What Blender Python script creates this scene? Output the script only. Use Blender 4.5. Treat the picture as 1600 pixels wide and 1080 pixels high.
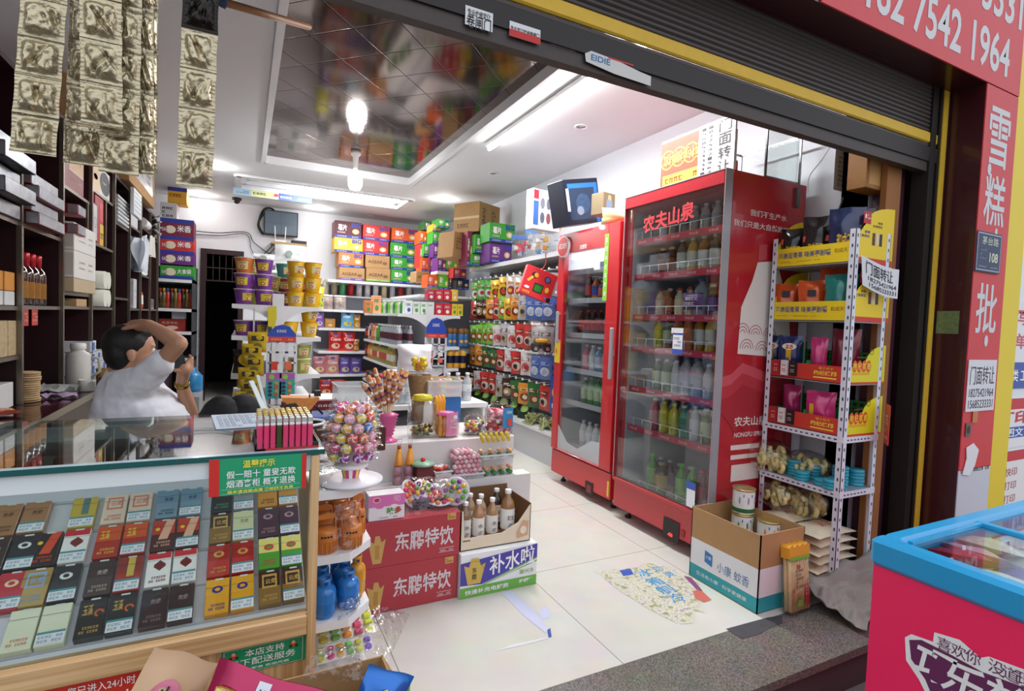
import bpy, math, random
from mathutils import Vector, Matrix
random.seed(11)
S = bpy.context.scene
COL = S.collection
for o in list(bpy.data.objects): bpy.data.objects.remove(o)
V = Vector; PI = math.pi

# ------------------------------------------------------------ camera
RC = Matrix(((0.8932123, -0.4480249, 0.0380193), (0.0149787, -0.05486, -0.9983817), (0.4493856, 0.8923364, -0.0422908)))
FOC = 833.57
EYE = V((0, 0, 1.3))
cam_d = bpy.data.cameras.new('camera'); cam = bpy.data.objects.new('camera', cam_d); COL.objects.link(cam)
cam_d.sensor_width = 36; cam_d.lens = FOC / 1600 * 36; cam_d.clip_start = 0.02; cam_d.clip_end = 200
right, down, fwd = RC[0].copy(), RC[1].copy(), RC[2].copy()
mw = Matrix((right, -down, -fwd)).transposed().to_4x4(); mw.translation = EYE
cam.matrix_world = mw
S.camera = cam
RT = RC.transposed()
def at(px, py, x=None, y=None, z=None):
 """world point of the photo pixel on the plane x=, y= or z="""
 d = RT @ V(((px - 800) / FOC, (py - 540) / FOC, 1))
 if x is not None: t = (x - EYE.x) / d.x
 elif y is not None: t = (y - EYE.y) / d.y
 else: t = (z - EYE.z) / d.z
 return EYE + d * t

# ------------------------------------------------------------ world, exposure, daylight
S.view_settings.view_transform = 'Standard'; S.view_settings.look = 'None'
S.view_settings.gamma = 1; S.view_settings.use_curve_mapping = False
S.view_settings.exposure = 0.38
w = bpy.data.worlds.new('overcast'); S.world = w; w.use_nodes = True
nt = w.node_tree; bg = nt.nodes['Background']
tc = nt.nodes.new('ShaderNodeTexCoord'); sep = nt.nodes.new('ShaderNodeSeparateXYZ'); cr = nt.nodes.new('ShaderNodeValToRGB')
nt.links.new(tc.outputs['Generated'], sep.inputs[0]); nt.links.new(sep.outputs['Z'], cr.inputs[0]); nt.links.new(cr.outputs[0], bg.inputs[0])
cr.color_ramp.elements[0].position = 0.0; cr.color_ramp.elements[0].color = (.42, .42, .43, 1)
cr.color_ramp.elements[1].position = 0.35; cr.color_ramp.elements[1].color = (.85, .9, 1, 1)
bg.inputs[1].default_value = 1.15

LIGHT_GAIN = 1.0
def area(name, loc, rx, ry, sx, sy, power, col=(1, 1, 1)):
 d = bpy.data.lights.new(name, 'AREA'); d.shape = 'RECTANGLE'; d.size = sx; d.size_y = sy
 d.energy = power * LIGHT_GAIN; d.color = col
 o = bpy.data.objects.new(name, d); COL.objects.link(o); o.location = loc; o.rotation_euler = (rx, ry, 0)
 return o
# tube behind the shutter, tubes of the back tray, globe bulb and spots: their light
area('tube_light', (1.93, 3.3, 2.83), 0, 0, .12, 2.2, 62)
area('tray_tube_light', (1.2, 7.35, 2.93), 0, 0, 1.5, .25, 34)
def point(name, loc, power, r=.08, col=(1, 1, 1)):
 d = bpy.data.lights.new(name, 'POINT'); d.energy = power * LIGHT_GAIN; d.shadow_soft_size = r; d.color = col
 o = bpy.data.objects.new(name, d); COL.objects.link(o); o.location = loc; return o
point('globe_light', (.98, 5.6, 2.6), 42, .09)

# ------------------------------------------------------------ materials
def lin(h):
 if isinstance(h, str):
  h = h.lstrip('#'); c = [int(h[i:i + 2], 16) / 255 for i in (0, 2, 4)]
 else: c = list(h)
 return [(v / 12.92 if v <= .04045 else ((v + .055) / 1.055) ** 2.4) for v in c] + [1]
_mats = {}
def M(col, r=.5, m=0.0, alpha=1.0, emit=0.0, noise=0.0, scale=30.0, bump=0.0, coat=0.0):
 key = (str(col), r, m, alpha, emit, noise, scale, bump, coat)
 if key in _mats: return _mats[key]
 mt = bpy.data.materials.new('m_%s' % (col if isinstance(col, str) else 'c')); mt.use_nodes = True
 n = mt.node_tree; b = n.nodes['Principled BSDF']
 c = lin(col)
 b.inputs['Base Color'].default_value = c; b.inputs['Roughness'].default_value = r; b.inputs['Metallic'].default_value = m
 b.inputs['Alpha'].default_value = alpha; b.inputs['Coat Weight'].default_value = coat
 if emit: b.inputs['Emission Color'].default_value = c; b.inputs['Emission Strength'].default_value = emit
 if noise or bump:
  t = n.nodes.new('ShaderNodeTexCoord'); nz = n.nodes.new('ShaderNodeTexNoise')
  nz.inputs['Scale'].default_value = scale; nz.inputs['Detail'].default_value = 5
  n.links.new(t.outputs['Object'], nz.inputs['Vector'])
  if noise:
   mx = n.nodes.new('ShaderNodeMix'); mx.data_type = 'RGBA'; mx.blend_type = 'MIX'
   mx.inputs[6].default_value = [max(0, v * (1 - noise)) for v in c[:3]] + [1]
   mx.inputs[7].default_value = [min(1, v * (1 + noise * .6)) for v in c[:3]] + [1]
   n.links.new(nz.outputs['Fac'], mx.inputs[0]); n.links.new(mx.outputs[2], b.inputs['Base Color'])
  if bump:
   bp = n.nodes.new('ShaderNodeBump'); bp.inputs['Strength'].default_value = bump; bp.inputs['Distance'].default_value = .01
   n.links.new(nz.outputs['Fac'], bp.inputs['Height']); n.links.new(bp.outputs[0], b.inputs['Normal'])
 _mats[key] = mt
 return mt
def glass(tint='fafdfc', refl=.12, rough=.03, name='glass', bump=0.0, scale=20):
 key = ('glass', tint, refl, rough, bump, scale)
 if key in _mats: return _mats[key]
 mt = bpy.data.materials.new(name); mt.use_nodes = True; n = mt.node_tree; n.nodes.clear()
 o = n.nodes.new('ShaderNodeOutputMaterial'); mx = n.nodes.new('ShaderNodeMixShader')
 tr = n.nodes.new('ShaderNodeBsdfTransparent'); gl = n.nodes.new('ShaderNodeBsdfGlossy'); lw = n.nodes.new('ShaderNodeLayerWeight')
 ma = n.nodes.new('ShaderNodeMath'); ma.operation = 'MULTIPLY_ADD'; ma.inputs[1].default_value = .75; ma.inputs[2].default_value = refl; ma.use_clamp = True
 pw = n.nodes.new('ShaderNodeMath'); pw.operation = 'POWER'; pw.inputs[1].default_value = 2.5
 lw.inputs[0].default_value = .5
 tr.inputs[0].default_value = lin(tint); gl.inputs['Roughness'].default_value = rough
 n.links.new(lw.outputs['Facing'], pw.inputs[0]); n.links.new(pw.outputs[0], ma.inputs[0]); n.links.new(ma.outputs[0], mx.inputs[0])
 n.links.new(tr.outputs[0], mx.inputs[1]); n.links.new(gl.outputs[0], mx.inputs[2]); n.links.new(mx.outputs[0], o.inputs[0])
 if bump:
  t = n.nodes.new('ShaderNodeTexCoord'); nz = n.nodes.new('ShaderNodeTexNoise'); nz.inputs['Scale'].default_value = scale; nz.inputs['Detail'].default_value = 3
  bp = n.nodes.new('ShaderNodeBump'); bp.inputs['Strength'].default_value = bump; bp.inputs['Distance'].default_value = .02
  n.links.new(t.outputs['Object'], nz.inputs['Vector']); n.links.new(nz.outputs['Fac'], bp.inputs['Height'])
  n.links.new(bp.outputs[0], gl.inputs['Normal']); n.links.new(bp.outputs[0], lw.inputs['Normal'])
 _mats[key] = mt; return mt
GLASS = glass(refl=.05)
FILM = glass('fbfbfb', .08, .12, 'clear_film', bump=1.0, scale=22)
def nodes_mat(name):
 mt = bpy.data.materials.new(name); mt.use_nodes = True
 return mt, mt.node_tree, mt.node_tree.nodes['Principled BSDF']

# ------------------------------------------------------------ mesh builder
_txt = {}
def glyphs(s, bold):
 k = (s, bold)
 if k in _txt: return _txt[k]
 c = bpy.data.curves.new('t', 'FONT'); c.body = s; c.offset = bold; c.resolution_u = 3
 o = bpy.data.objects.new('t', c); COL.objects.link(o)
 me = bpy.data.meshes.new_from_object(o)
 vs = [(v.co.x, v.co.y) for v in me.vertices]; fs = [tuple(p.vertices) for p in me.polygons]
 bpy.data.objects.remove(o); bpy.data.curves.remove(c); bpy.data.meshes.remove(me)
 xs = [v[0] for v in vs] or [0, 1]; ys = [v[1] for v in vs] or [0, 1]
 x0, x1, y0, y1 = min(xs), max(xs), min(ys), max(ys)
 vs = [((x - x0) / max(1e-6, x1 - x0), (y - y0) / max(1e-6, y1 - y0)) for x, y in vs]
 _txt[k] = (vs, fs); return _txt[k]
class Face:
 """a flat region of a thing: origin o, unit vectors u (right) and v (up)"""
 def __init__(s, mb, o, u, v):
  s.mb = mb; s.o = V(o); s.u = V(u).normalized(); s.v = V(v).normalized(); s.n = s.u.cross(s.v); s.k = 1
 def p(s, a, b, l=0): return s.o + s.u * a + s.v * b + s.n * l
 def px(s, x, y):
  d = RT @ V(((x - 800) / FOC, (y - 540) / FOC, 1)); t = (s.o - EYE).dot(s.n) / d.dot(s.n)
  q = EYE + d * t - s.o; return q.dot(s.u), q.dot(s.v)
 def poly(s, pts, m, l=.001):
  s.mb.f_([s.p(a, b, l) for a, b in pts], m)
 def rect(s, a0, b0, a1, b1, m, l=.001): s.poly([(a0, b0), (a1, b0), (a1, b1), (a0, b1)], m, l)
 def disc(s, a, b, ra, rb, m, l=.001, n=20, t0=0, t1=2 * PI):
  s.poly([(a + ra * math.cos(t0 + (t1 - t0) * i / n), b + rb * math.sin(t0 + (t1 - t0) * i / n)) for i in range(n)], m, l)
 def ring(s, a, b, r0, r1, m, l=.001, n=20, t0=0, t1=2 * PI):
  for i in range(n):
   p, q = t0 + (t1 - t0) * i / n, t0 + (t1 - t0) * (i + 1) / n
   s.poly([(a + r0 * math.cos(p), b + r0 * math.sin(p)), (a + r1 * math.cos(p), b + r1 * math.sin(p)), (a + r1 * math.cos(q), b + r1 * math.sin(q)), (a + r0 * math.cos(q), b + r0 * math.sin(q))], m, l)
 def text(s, t, a0, b0, a1, b1, m, l=.002, bold=.018, shear=0, slope=0):
  vs, fs = glyphs(t, bold); mi = s.mb.mi(m); b = len(s.mb.v)
  for x, y in vs: s.mb.v.append(s.p(a0 + (a1 - a0) * x + shear * y * (b1 - b0), b0 + (b1 - b0) * y + slope * x * (a1 - a0), l))
  for f in fs: s.mb.f.append(tuple(b + i for i in f)); s.mb.m.append(mi); s.mb.s.append(False)
 def tpx(s, t, p0, p1, m, l=.002, bold=.018, slope=0):
  a = s.px(*p0); b = s.px(*p1); s.text(t, a[0], a[1], b[0], b[1], m, l, bold, 0, slope)
 def rpx(s, p0, p1, m, l=.001):
  a = s.px(*p0); b = s.px(*p1); s.rect(a[0], a[1], b[0], b[1], m, l)
 def scrawl(s, a0, b0, a1, b1, n, m, l=.0012, rows=1, seed=1):
  """rows of small illegible print"""
  rr = random.Random(seed); h = (b1 - b0) / rows
  for r in range(rows):
   y = b0 + r * h + h * .2; w_ = (a1 - a0) / n
   for i in range(n):
    if rr.random() < .12: continue
    x = a0 + i * w_
    s.rect(x + w_ * .1, y, x + w_ * .35, y + h * .6, m, l); s.rect(x + w_ * .1, y + h * .45, x + w_ * .85, y + h * .6, m, l)
    if rr.random() < .6: s.rect(x + w_ * .55, y, x + w_ * .8, y + h * .6, m, l)
    else: s.rect(x + w_ * .4, y, x + w_ * .85, y + h * .15, m, l)
class MB:
 def __init__(s): s.v = []; s.f = []; s.m = []; s.s = []; s.mats = []
 def mi(s, m):
  if m not in s.mats: s.mats.append(m)
  return s.mats.index(m)
 def f_(s, pts, m, smooth=False):
  b = len(s.v); s.v += [V(p) for p in pts]; s.f.append(tuple(range(b, b + len(pts)))); s.m.append(s.mi(m)); s.s.append(smooth)
 def mesh_(s, vs, fs, m, smooth=True):
  b = len(s.v); s.v += [V(p) for p in vs]; mi = s.mi(m)
  for f in fs: s.f.append(tuple(b + i for i in f)); s.m.append(mi); s.s.append(smooth)
 def box(s, x0, x1, y0, y1, z0, z1, m, T=None, bev=0):
  x0, x1 = min(x0, x1), max(x0, x1); y0, y1 = min(y0, y1), max(y0, y1); z0, z1 = min(z0, z1), max(z0, z1)
  if bev:
   b = min(bev, (x1 - x0) * .45, (y1 - y0) * .45, (z1 - z0) * .45)
   vs = []
   for (X, sx) in ((x0, 1), (x1, -1)):
    for (Y, sy) in ((y0, 1), (y1, -1)):
     for (Z, sz) in ((z0, 1), (z1, -1)):
      vs += [(X, Y + sy * b, Z + sz * b), (X + sx * b, Y, Z + sz * b), (X + sx * b, Y + sy * b, Z)]
   idx = lambda i, j, k, a: ((i * 2 + j) * 2 + k) * 3 + a
   fs = []
   for i in (0, 1):
    q = [idx(i, 0, 0, 0), idx(i, 1, 0, 0), idx(i, 1, 1, 0), idx(i, 0, 1, 0)]; fs.append(q if i else q[::-1])
    q = [idx(0, i, 0, 1), idx(0, i, 1, 1), idx(1, i, 1, 1), idx(1, i, 0, 1)]; fs.append(q if i else q[::-1])
    q = [idx(0, 0, i, 2), idx(1, 0, i, 2), idx(1, 1, i, 2), idx(0, 1, i, 2)]; fs.append(q if i else q[::-1])
   for i in (0, 1):
    for j in (0, 1):
     fs += [(idx(i, j, 0, 0), idx(i, j, 1, 0), idx(i, j, 1, 1), idx(i, j, 0, 1)), (idx(i, 0, j, 0), idx(i, 1, j, 0), idx(i, 1, j, 2), idx(i, 0, j, 2)), (idx(0, i, j, 1), idx(1, i, j, 1), idx(1, i, j, 2), idx(0, i, j, 2))]
     for k in (0, 1): fs.append((idx(i, j, k, 0), idx(i, j, k, 1), idx(i, j, k, 2)))
  else:
   vs = [(x, y, z) for x in (x0, x1) for y in (y0, y1) for z in (z0, z1)]
   fs = [(0, 1, 3, 2), (4, 6, 7, 5), (0, 4, 5, 1), (2, 3, 7, 6), (0, 2, 6, 4), (1, 5, 7, 3)]
  if T is not None: vs = [T @ V(p) for p in vs]
  s.mesh_(vs, fs, m, False)
 def bar(s, a, b, w_, h_, m, up=(0, 0, 1)):
  a, b = V(a), V(b); d = (b - a); L = d.length; d.normalize(); up = V(up)
  if abs(d.dot(up)) > .95: up = V((0, 1, 0))
  x = d.cross(up).normalized(); z = x.cross(d)
  T = Matrix((x, d, z)).transposed().to_4x4(); T.translation = a
  s.box(-w_ / 2, w_ / 2, 0, L, -h_ / 2, h_ / 2, m, T)
 def lathe(s, prof, m, c=(0, 0, 0), n=16, T=None, caps=True, sq=0.0, smooth=True, sx=1, sy=1):
  """prof: list of (r, z) or (r, z, material); sq squares the section"""
  c = V(c); rings = []
  mats = [(p[2] if len(p) > 2 else m) for p in prof]
  def R(r, a):
   ca, sa = math.cos(a), math.sin(a)
   if sq:
    e = 2 + sq; k = (abs(ca) ** e + abs(sa) ** e) ** (-1 / e); return r * ca * k, r * sa * k
   return r * ca, r * sa
  b = len(s.v)
  for p in prof:
   for i in range(n):
    x, y = R(p[0], 2 * PI * i / n); q = V((x * sx, y * sy, p[1]))
    if T is not None: q = T @ q
    s.v.append(q + c)
  for j in range(len(prof) - 1):
   mi = s.mi(mats[j])
   for i in range(n):
    k = (i + 1) % n
    s.f.append((b + j * n + i, b + j * n + k, b + (j + 1) * n + k, b + (j + 1) * n + i)); s.m.append(mi); s.s.append(smooth)
  if caps:
   if prof[0][0] > 1e-4: s.f.append(tuple(b + i for i in range(n))[::-1]); s.m.append(s.mi(mats[0])); s.s.append(False)
   if prof[-1][0] > 1e-4: s.f.append(tuple(b + (len(prof) - 1) * n + i for i in range(n))); s.m.append(s.mi(mats[-1])); s.s.append(False)
 def cyl(s, a, b, r, m, n=10, r2=None, smooth=True):
  a, b = V(a), V(b); d = b - a; L = d.length
  T = d.to_track_quat('Z', 'Y').to_matrix().to_4x4()
  s.lathe([(r, 0), (r if r2 is None else r2, L)], m, a, n, T, smooth=smooth)
 def ball(s, c, r, m, n=12, k=8, sc=(1, 1, 1), f=None):
  vs = []; fs = []
  for j in range(k + 1):
   t = PI * j / k
   for i in range(n):
    a = 2 * PI * i / n; p = V((math.sin(t) * math.cos(a), math.sin(t) * math.sin(a), math.cos(t)))
    q = V((p.x * sc[0], p.y * sc[1], p.z * sc[2])) * r
    if f: q = f(q, p)
    vs.append(V(c) + q)
  for j in range(k):
   for i in range(n):
    q = (i + 1) % n; fs.append((j * n + i, (j + 1) * n + i, (j + 1) * n + q, j * n + q))
  s.mesh_(vs, fs, m)
 def tube(s, pts, r, m, n=8, closed=False):
  pts = [V(p) for p in pts]; b = len(s.v); N = len(pts); mi = s.mi(m); x = None
  for i, p in enumerate(pts):
   d = (pts[(i + 1) % N] - pts[i - 1]) if closed else (pts[min(i + 1, N - 1)] - pts[max(i - 1, 0)])
   d = d.normalized() if d.length > 1e-9 else V((0, 0, 1))
   if x is None: x = d.orthogonal().normalized()
   x = (x - d * x.dot(d)); x = x.normalized() if x.length > 1e-6 else d.orthogonal().normalized()
   y = d.cross(x); rr = r(i / max(1, N - 1)) if callable(r) else r
   for k in range(n):
    a = 2 * PI * k / n; s.v.append(p + (x * math.cos(a) + y * math.sin(a)) * rr)
  for i in range(N if closed else N - 1):
   j = (i + 1) % N
   for k in range(n):
    q = (k + 1) % n; s.f.append((b + i * n + k, b + i * n + q, b + j * n + q, b + j * n + k)); s.m.append(mi); s.s.append(True)
  if not closed:
   s.f.append(tuple(b + k for k in range(n))[::-1]); s.m.append(mi); s.s.append(True)
   s.f.append(tuple(b + (N - 1) * n + k for k in range(n))); s.m.append(mi); s.s.append(True)
 def grid(s, fn, nu, nv, m, smooth=True, mf=None):
  b = len(s.v)
  for j in range(nv + 1):
   for i in range(nu + 1): s.v.append(V(fn(i / nu, j / nv)))
  for j in range(nv):
   for i in range(nu):
    a = b + j * (nu + 1) + i
    s.f.append((a, a + 1, a + nu + 2, a + nu + 1)); s.m.append(s.mi(mf((i + .5) / nu, (j + .5) / nv) if mf else m)); s.s.append(smooth)
 def prism(s, pts, a, b, m, ax='y'):
  """outline of 2-D points extruded between a and b along ax"""
  def q(p, t): return {'y': (p[0], t, p[1]), 'x': (t, p[0], p[1]), 'z': (p[0], p[1], t)}[ax]
  n = len(pts); vs = [q(p, a) for p in pts] + [q(p, b) for p in pts]
  s.mesh_(vs, [tuple(range(n))[::-1], tuple(range(n, 2 * n))] + [(i, (i + 1) % n, n + (i + 1) % n, n + i) for i in range(n)], m, False)
 def face(s, o, u, v): return Face(s, o, u, v)
 def front(s, w_, d, z=0): return Face(s, (-w_ / 2, -d / 2, z), (1, 0, 0), (0, 0, 1))
 def pouch(s, w_, h, t, m, seed=1, nu=12, nv=14, mf=None, crimp=.06, T=None, wr=.12):
  """pillow bag standing on z=0, facing -y"""
  rr = random.Random(seed); ph = [rr.uniform(0, 6) for _ in range(6)]
  def sh(u, v, sg):
   e = max(0, min(1, (min(v, 1 - v) - crimp) / .25)); su = math.sin(PI * u) ** .6 if 0 < u < 1 else 0
   th = t / 2 * su * math.sin(e * PI / 2) ** .8
   th *= 1 + wr * math.sin(u * 9 + ph[0] + v * 5) + wr * math.sin(v * 14 + ph[1] + u * 7)
   x = (u - .5) * w_ * (1 - .06 * math.sin(PI * v) * (1 if t > 0 else 0)) + w_ * .01 * math.sin(v * 11 + ph[2])
   p = V((x, -sg * th - .0006 * sg, v * h + h * .01 * math.sin(u * 8 + ph[3])))
   return T @ p if T is not None else p
  s.grid(lambda u, v: sh(u, v, 1), nu, nv, m, True, mf)
  s.grid(lambda u, v: sh(1 - u, v, -1), nu, nv, m, True, (lambda u, v: mf(-1, v)) if mf else None)
 def data(s, name):
  me = bpy.data.meshes.new(name); me.from_pydata([tuple(v) for v in s.v], [], s.f)
  for mt in s.mats: me.materials.append(mt)
  me.polygons.foreach_set('material_index', s.m); me.polygons.foreach_set('use_smooth', s.s)
  me.update(); return me
 def build(s, name, parent=None, loc=None, rz=0):
  o = bpy.data.objects.new(name, s.data(name)); COL.objects.link(o)
  if parent is not None: o.parent = parent
  if loc is not None: o.location = loc
  if rz: o.rotation_euler = (0, 0, rz)
  return o

def tag(o, label=None, cat=None, group=None, kind=None):
 if label: o['label'] = label
 if cat: o['category'] = cat
 if group: o['group'] = group
 if kind: o['kind'] = kind
 return o
def empty(name, loc=(0, 0, 0), rz=0, label=None, cat=None, group=None):
 o = bpy.data.objects.new(name, None); COL.objects.link(o); o.location = loc; o.rotation_euler = (0, 0, rz); o.empty_display_size = .05
 return tag(o, label, cat, group)
_pro = {}
def proto(key, fn):
 """fn() -> list of (part name, MB or list for sub-parts); the first use makes the meshes"""
 if key not in _pro: _pro[key] = [(n, b.data(n)) for n, b in fn()]
 return _pro[key]
def put(pr, name, label, cat, loc, rz=0, group=None, rot=None, scale=None):
 """one thing of its own: a root with one child per part, or a single mesh"""
 if len(pr) == 1:
  o = bpy.data.objects.new(name, pr[0][1]); COL.objects.link(o)
 else:
  o = bpy.data.objects.new(name, None); COL.objects.link(o); o.empty_display_size = .03
  for n, me in pr:
   c = bpy.data.objects.new(n, me); COL.objects.link(c); c.parent = o
 o.location = loc; o.rotation_euler = rot if rot else (0, 0, rz)
 if scale: o.scale = (scale,) * 3 if not isinstance(scale, tuple) else scale
 return tag(o, label, cat, group)
def struct(name, mb, **k): return tag(mb.build(name, **k), kind='structure')
ORD = ['first', 'second', 'third', 'fourth', 'fifth', 'sixth', 'seventh', 'eighth', 'ninth', 'tenth', 'eleventh', 'twelfth', 'thirteenth', 'fourteenth', 'fifteenth', 'sixteenth', 'seventeenth', 'eighteenth', 'nineteenth', 'twentieth', 'twenty-first', 'twenty-second', 'twenty-third', 'twenty-fourth', 'twenty-fifth', 'twenty-sixth', 'twenty-seventh', 'twenty-eighth', 'twenty-ninth', 'thirtieth']
WHITE = M('f2f2f0', .45); STEEL = M('c9cacb', .3, .9); BLACK = M('141414', .5); RED = M('d0202c', .3, coat=.3)
KRAFT = M('b08a5c', .8, noise=.12, scale=12)
# ============================================================ the setting
XL, XR, YB, YF, ZC = -1.45, 3.0, 8.9, 1.58, 2.9
# floor tiles
mt, n, b = nodes_mat('floor_tile')
t = n.nodes.new('ShaderNodeTexCoord'); mp = n.nodes.new('ShaderNodeMapping'); mp.inputs['Location'].default_value = (-1.33, -2.37, 0)
br = n.nodes.new('ShaderNodeTexBrick'); br.offset = 0; br.inputs['Scale'].default_value = 1; br.inputs['Brick Width'].default_value = .8; br.inputs['Row Height'].default_value = .8
br.inputs['Mortar Size'].default_value = .0022; br.inputs['Mortar Smooth'].default_value = .1; br.inputs['Color1'].default_value = lin('dedcd2'); br.inputs['Color2'].default_value = lin('e0ded5'); br.inputs['Mortar'].default_value = lin('9a978e')
nz = n.nodes.new('ShaderNodeTexNoise'); nz.inputs['Scale'].default_value = 6; nz.inputs['Detail'].default_value = 8
mx = n.nodes.new('ShaderNodeMix'); mx.data_type = 'RGBA'; mx.blend_type = 'MULTIPLY'; mx.inputs[0].default_value = .22
n.links.new(t.outputs['Object'], mp.inputs[0]); n.links.new(mp.outputs[0], br.inputs['Vector']); n.links.new(t.outputs['Object'], nz.inputs['Vector'])
n.links.new(br.outputs['Color'], mx.inputs[6]); n.links.new(nz.outputs['Color'], mx.inputs[7]); n.links.new(mx.outputs[2], b.inputs['Base Color']); b.inputs['Roughness'].default_value = .22
FLOORM = mt
m = MB(); m.box(XL - .1, XR + .4, YF, YB + 2.5, -.1, 0, FLOORM); struct('floor', m)
# granite doorstep, in front of the tiles, a step above the pavement
mt, n, b = nodes_mat('granite')
t = n.nodes.new('ShaderNodeTexCoord'); v1 = n.nodes.new('ShaderNodeTexVoronoi'); v1.inputs['Scale'].default_value = 260
nz = n.nodes.new('ShaderNodeTexNoise'); nz.inputs['Scale'].default_value = 7; nz.inputs['Detail'].default_value = 6
cr = n.nodes.new('ShaderNodeValToRGB'); cr.color_ramp.elements[0].color = lin('4a4440'); cr.color_ramp.elements[1].color = lin('a09a92'); cr.color_ramp.elements[0].position = .15; cr.color_ramp.elements[1].position = .9
mx = n.nodes.new('ShaderNodeMix'); mx.data_type = 'RGBA'; mx.blend_type = 'MULTIPLY'; mx.inputs[0].default_value = .5
n.links.new(t.outputs['Object'], v1.inputs['Vector']); n.links.new(t.outputs['Object'], nz.inputs['Vector']); n.links.new(v1.outputs['Color'], cr.inputs[0])
n.links.new(cr.outputs[0], mx.inputs[6]); n.links.new(nz.outputs['Color'], mx.inputs[7]); n.links.new(mx.outputs[2], b.inputs['Base Color']); b.inputs['Roughness'].default_value = .35
GRAN = mt
m = MB(); m.box(-2.2, 3.32, 1.27, YF, -.035, -.001, GRAN); m.box(-2.2, 3.32, 1.285, YF, -.18, -.035, M('4c4446', .7, noise=.3, scale=9)); struct('doorstep', m)
m = MB(); m.box(-6, 9, -6, 1.285, -.3, -.18, M('6e6b68', .85, noise=.2, scale=5)); struct('pavement', m)
# patched cement in the doorstep
m = MB(); f = m.face((0, 0, 0), (1, 0, 0), (0, 1, 0)); f.poly([f.px(*q) for q in ((1134, 983), (1200, 965), (1222, 962), (1222, 975), (1196, 984), (1190, 990), (1160, 999))], M('46464a', .8, noise=.3), .0006)
tag(m.build('cement_patch'), kind='structure')
WALLM = M('e9eaf0', .75, noise=.03, scale=3)
# walls
dx0, dx1, dzt = -.50, -.085, 2.13
m = MB(); m.box(XL, dx0, YB, YB + .12, 0, ZC, WALLM); m.box(dx1, XR, YB, YB + .12, 0, ZC, WALLM); m.box(dx0, dx1, YB, YB + .12, dzt, ZC, WALLM); struct('wall_back', m)
m = MB(); m.box(XL - .12, XL, 1.58, YB + .12, 0, ZC + .2, WALLM); struct('wall_left', m)
m = MB(); m.box(XR, XR + .1, 1.75, YB + .12, 0, ZC + .2, M('dfe3ea', .75, noise=.03, scale=3)); struct('wall_right', m)
# the dark room past the back door
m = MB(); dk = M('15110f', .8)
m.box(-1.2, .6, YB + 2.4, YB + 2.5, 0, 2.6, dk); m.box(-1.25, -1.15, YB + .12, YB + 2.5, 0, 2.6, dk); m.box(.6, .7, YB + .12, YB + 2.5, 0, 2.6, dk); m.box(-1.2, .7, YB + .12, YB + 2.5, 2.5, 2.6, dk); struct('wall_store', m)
dm = M('2e1418', .45)
m = MB(); m.box(dx0 - .07, dx0, YB - .03, YB + .12, 0, dzt + .07, dm); m.box(dx1, dx1 + .07, YB - .03, YB + .12, 0, dzt + .07, dm); m.box(dx0, dx1, YB - .03, YB + .12, dzt, dzt + .07, dm)
for i in range(6): m.box(dx0 + i * .083, dx0 + i * .083 + .008, YB + .02, YB + .03, 1.75, dzt, M('3a2a20', .5))
m.box(dx0, dx1, YB + .015, YB + .035, 1.74, 1.76, dm); m.box(dx0, dx1, YB + .015, YB + .035, 1.93, 1.945, dm)
struct('door_1', m)
# ceiling with two recesses
CM = M('dfe0e3', .8)
r1 = (.165, 1.73, 1.9, 6.28); r2 = (-.1, 1.99, 7.05, 7.75)
m = MB()
def slab(x0, x1, y0, y1): m.box(x0, x1, y0, y1, ZC, ZC + .1, CM)
slab(XL, r1[0], YF, r2[2]); slab(r1[1], XR, YF, r2[2]); slab(r1[0], r1[1], YF, r1[2]); slab(r1[0], r1[1], r1[3], r2[2])
slab(XL, r2[0], r2[2], YB); slab(r2[1], XR, r2[2], YB); slab(r2[0], r2[1], r2[3], YB)
struct('ceiling', m)
# bevelled mirror tiles, laid on the diagonal, in the first recess
mt, n, b = nodes_mat('mirror_tile')
t = n.nodes.new('ShaderNodeTexCoord'); mp = n.nodes.new('ShaderNodeMapping'); mp.inputs['Rotation'].default_value = (0, 0, math.radians(45)); mp.inputs['Location'].default_value = (.12, .02, 0)
br = n.nodes.new('ShaderNodeTexBrick'); br.offset = 0; br.inputs['Scale'].default_value = 1; br.inputs['Brick Width'].default_value = .3; br.inputs['Row Height'].default_value = .3
br.inputs['Mortar Size'].default_value = .0055; br.inputs['Mortar Smooth'].default_value = .6
br.inputs['Color1'].default_value = lin('64554d'); br.inputs['Color2'].default_value = lin('70615a'); br.inputs['Mortar'].default_value = lin('1c1512')
n.links.new(t.outputs['Object'], mp.inputs[0]); n.links.new(mp.outputs[0], br.inputs['Vector']); n.links.new(br.outputs['Color'], b.inputs['Base Color'])
bp = n.nodes.new('ShaderNodeBump'); bp.inputs['Strength'].default_value = .6; bp.inputs['Distance'].default_value = .006; bp.invert = True
n.links.new(br.outputs['Fac'], bp.inputs['Height']); n.links.new(bp.outputs[0], b.inputs['Normal'])
b.inputs['Metallic'].default_value = .92; b.inputs['Roughness'].default_value = .09
m = MB(); m.box(r1[0] - .05, r1[1] + .05, r1[2] - .05, r1[3] + .05, ZC + .06, ZC + .075, mt); struct('ceiling_mirror', m)
TR = M('e6e7ea', .5)
m = MB()
for (x0, x1, y0, y1) in ((r1[0] - .03, r1[0] + .015, r1[2], r1[3] + .02), (r1[1] - .015, r1[1] + .03, r1[2], r1[3] + .02), (r1[0], r1[1], r1[3] - .015, r1[3] + .03)): m.box(x0, x1, y0, y1, ZC - .02, ZC + .06, TR)
struct('trim_1', m)
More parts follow.
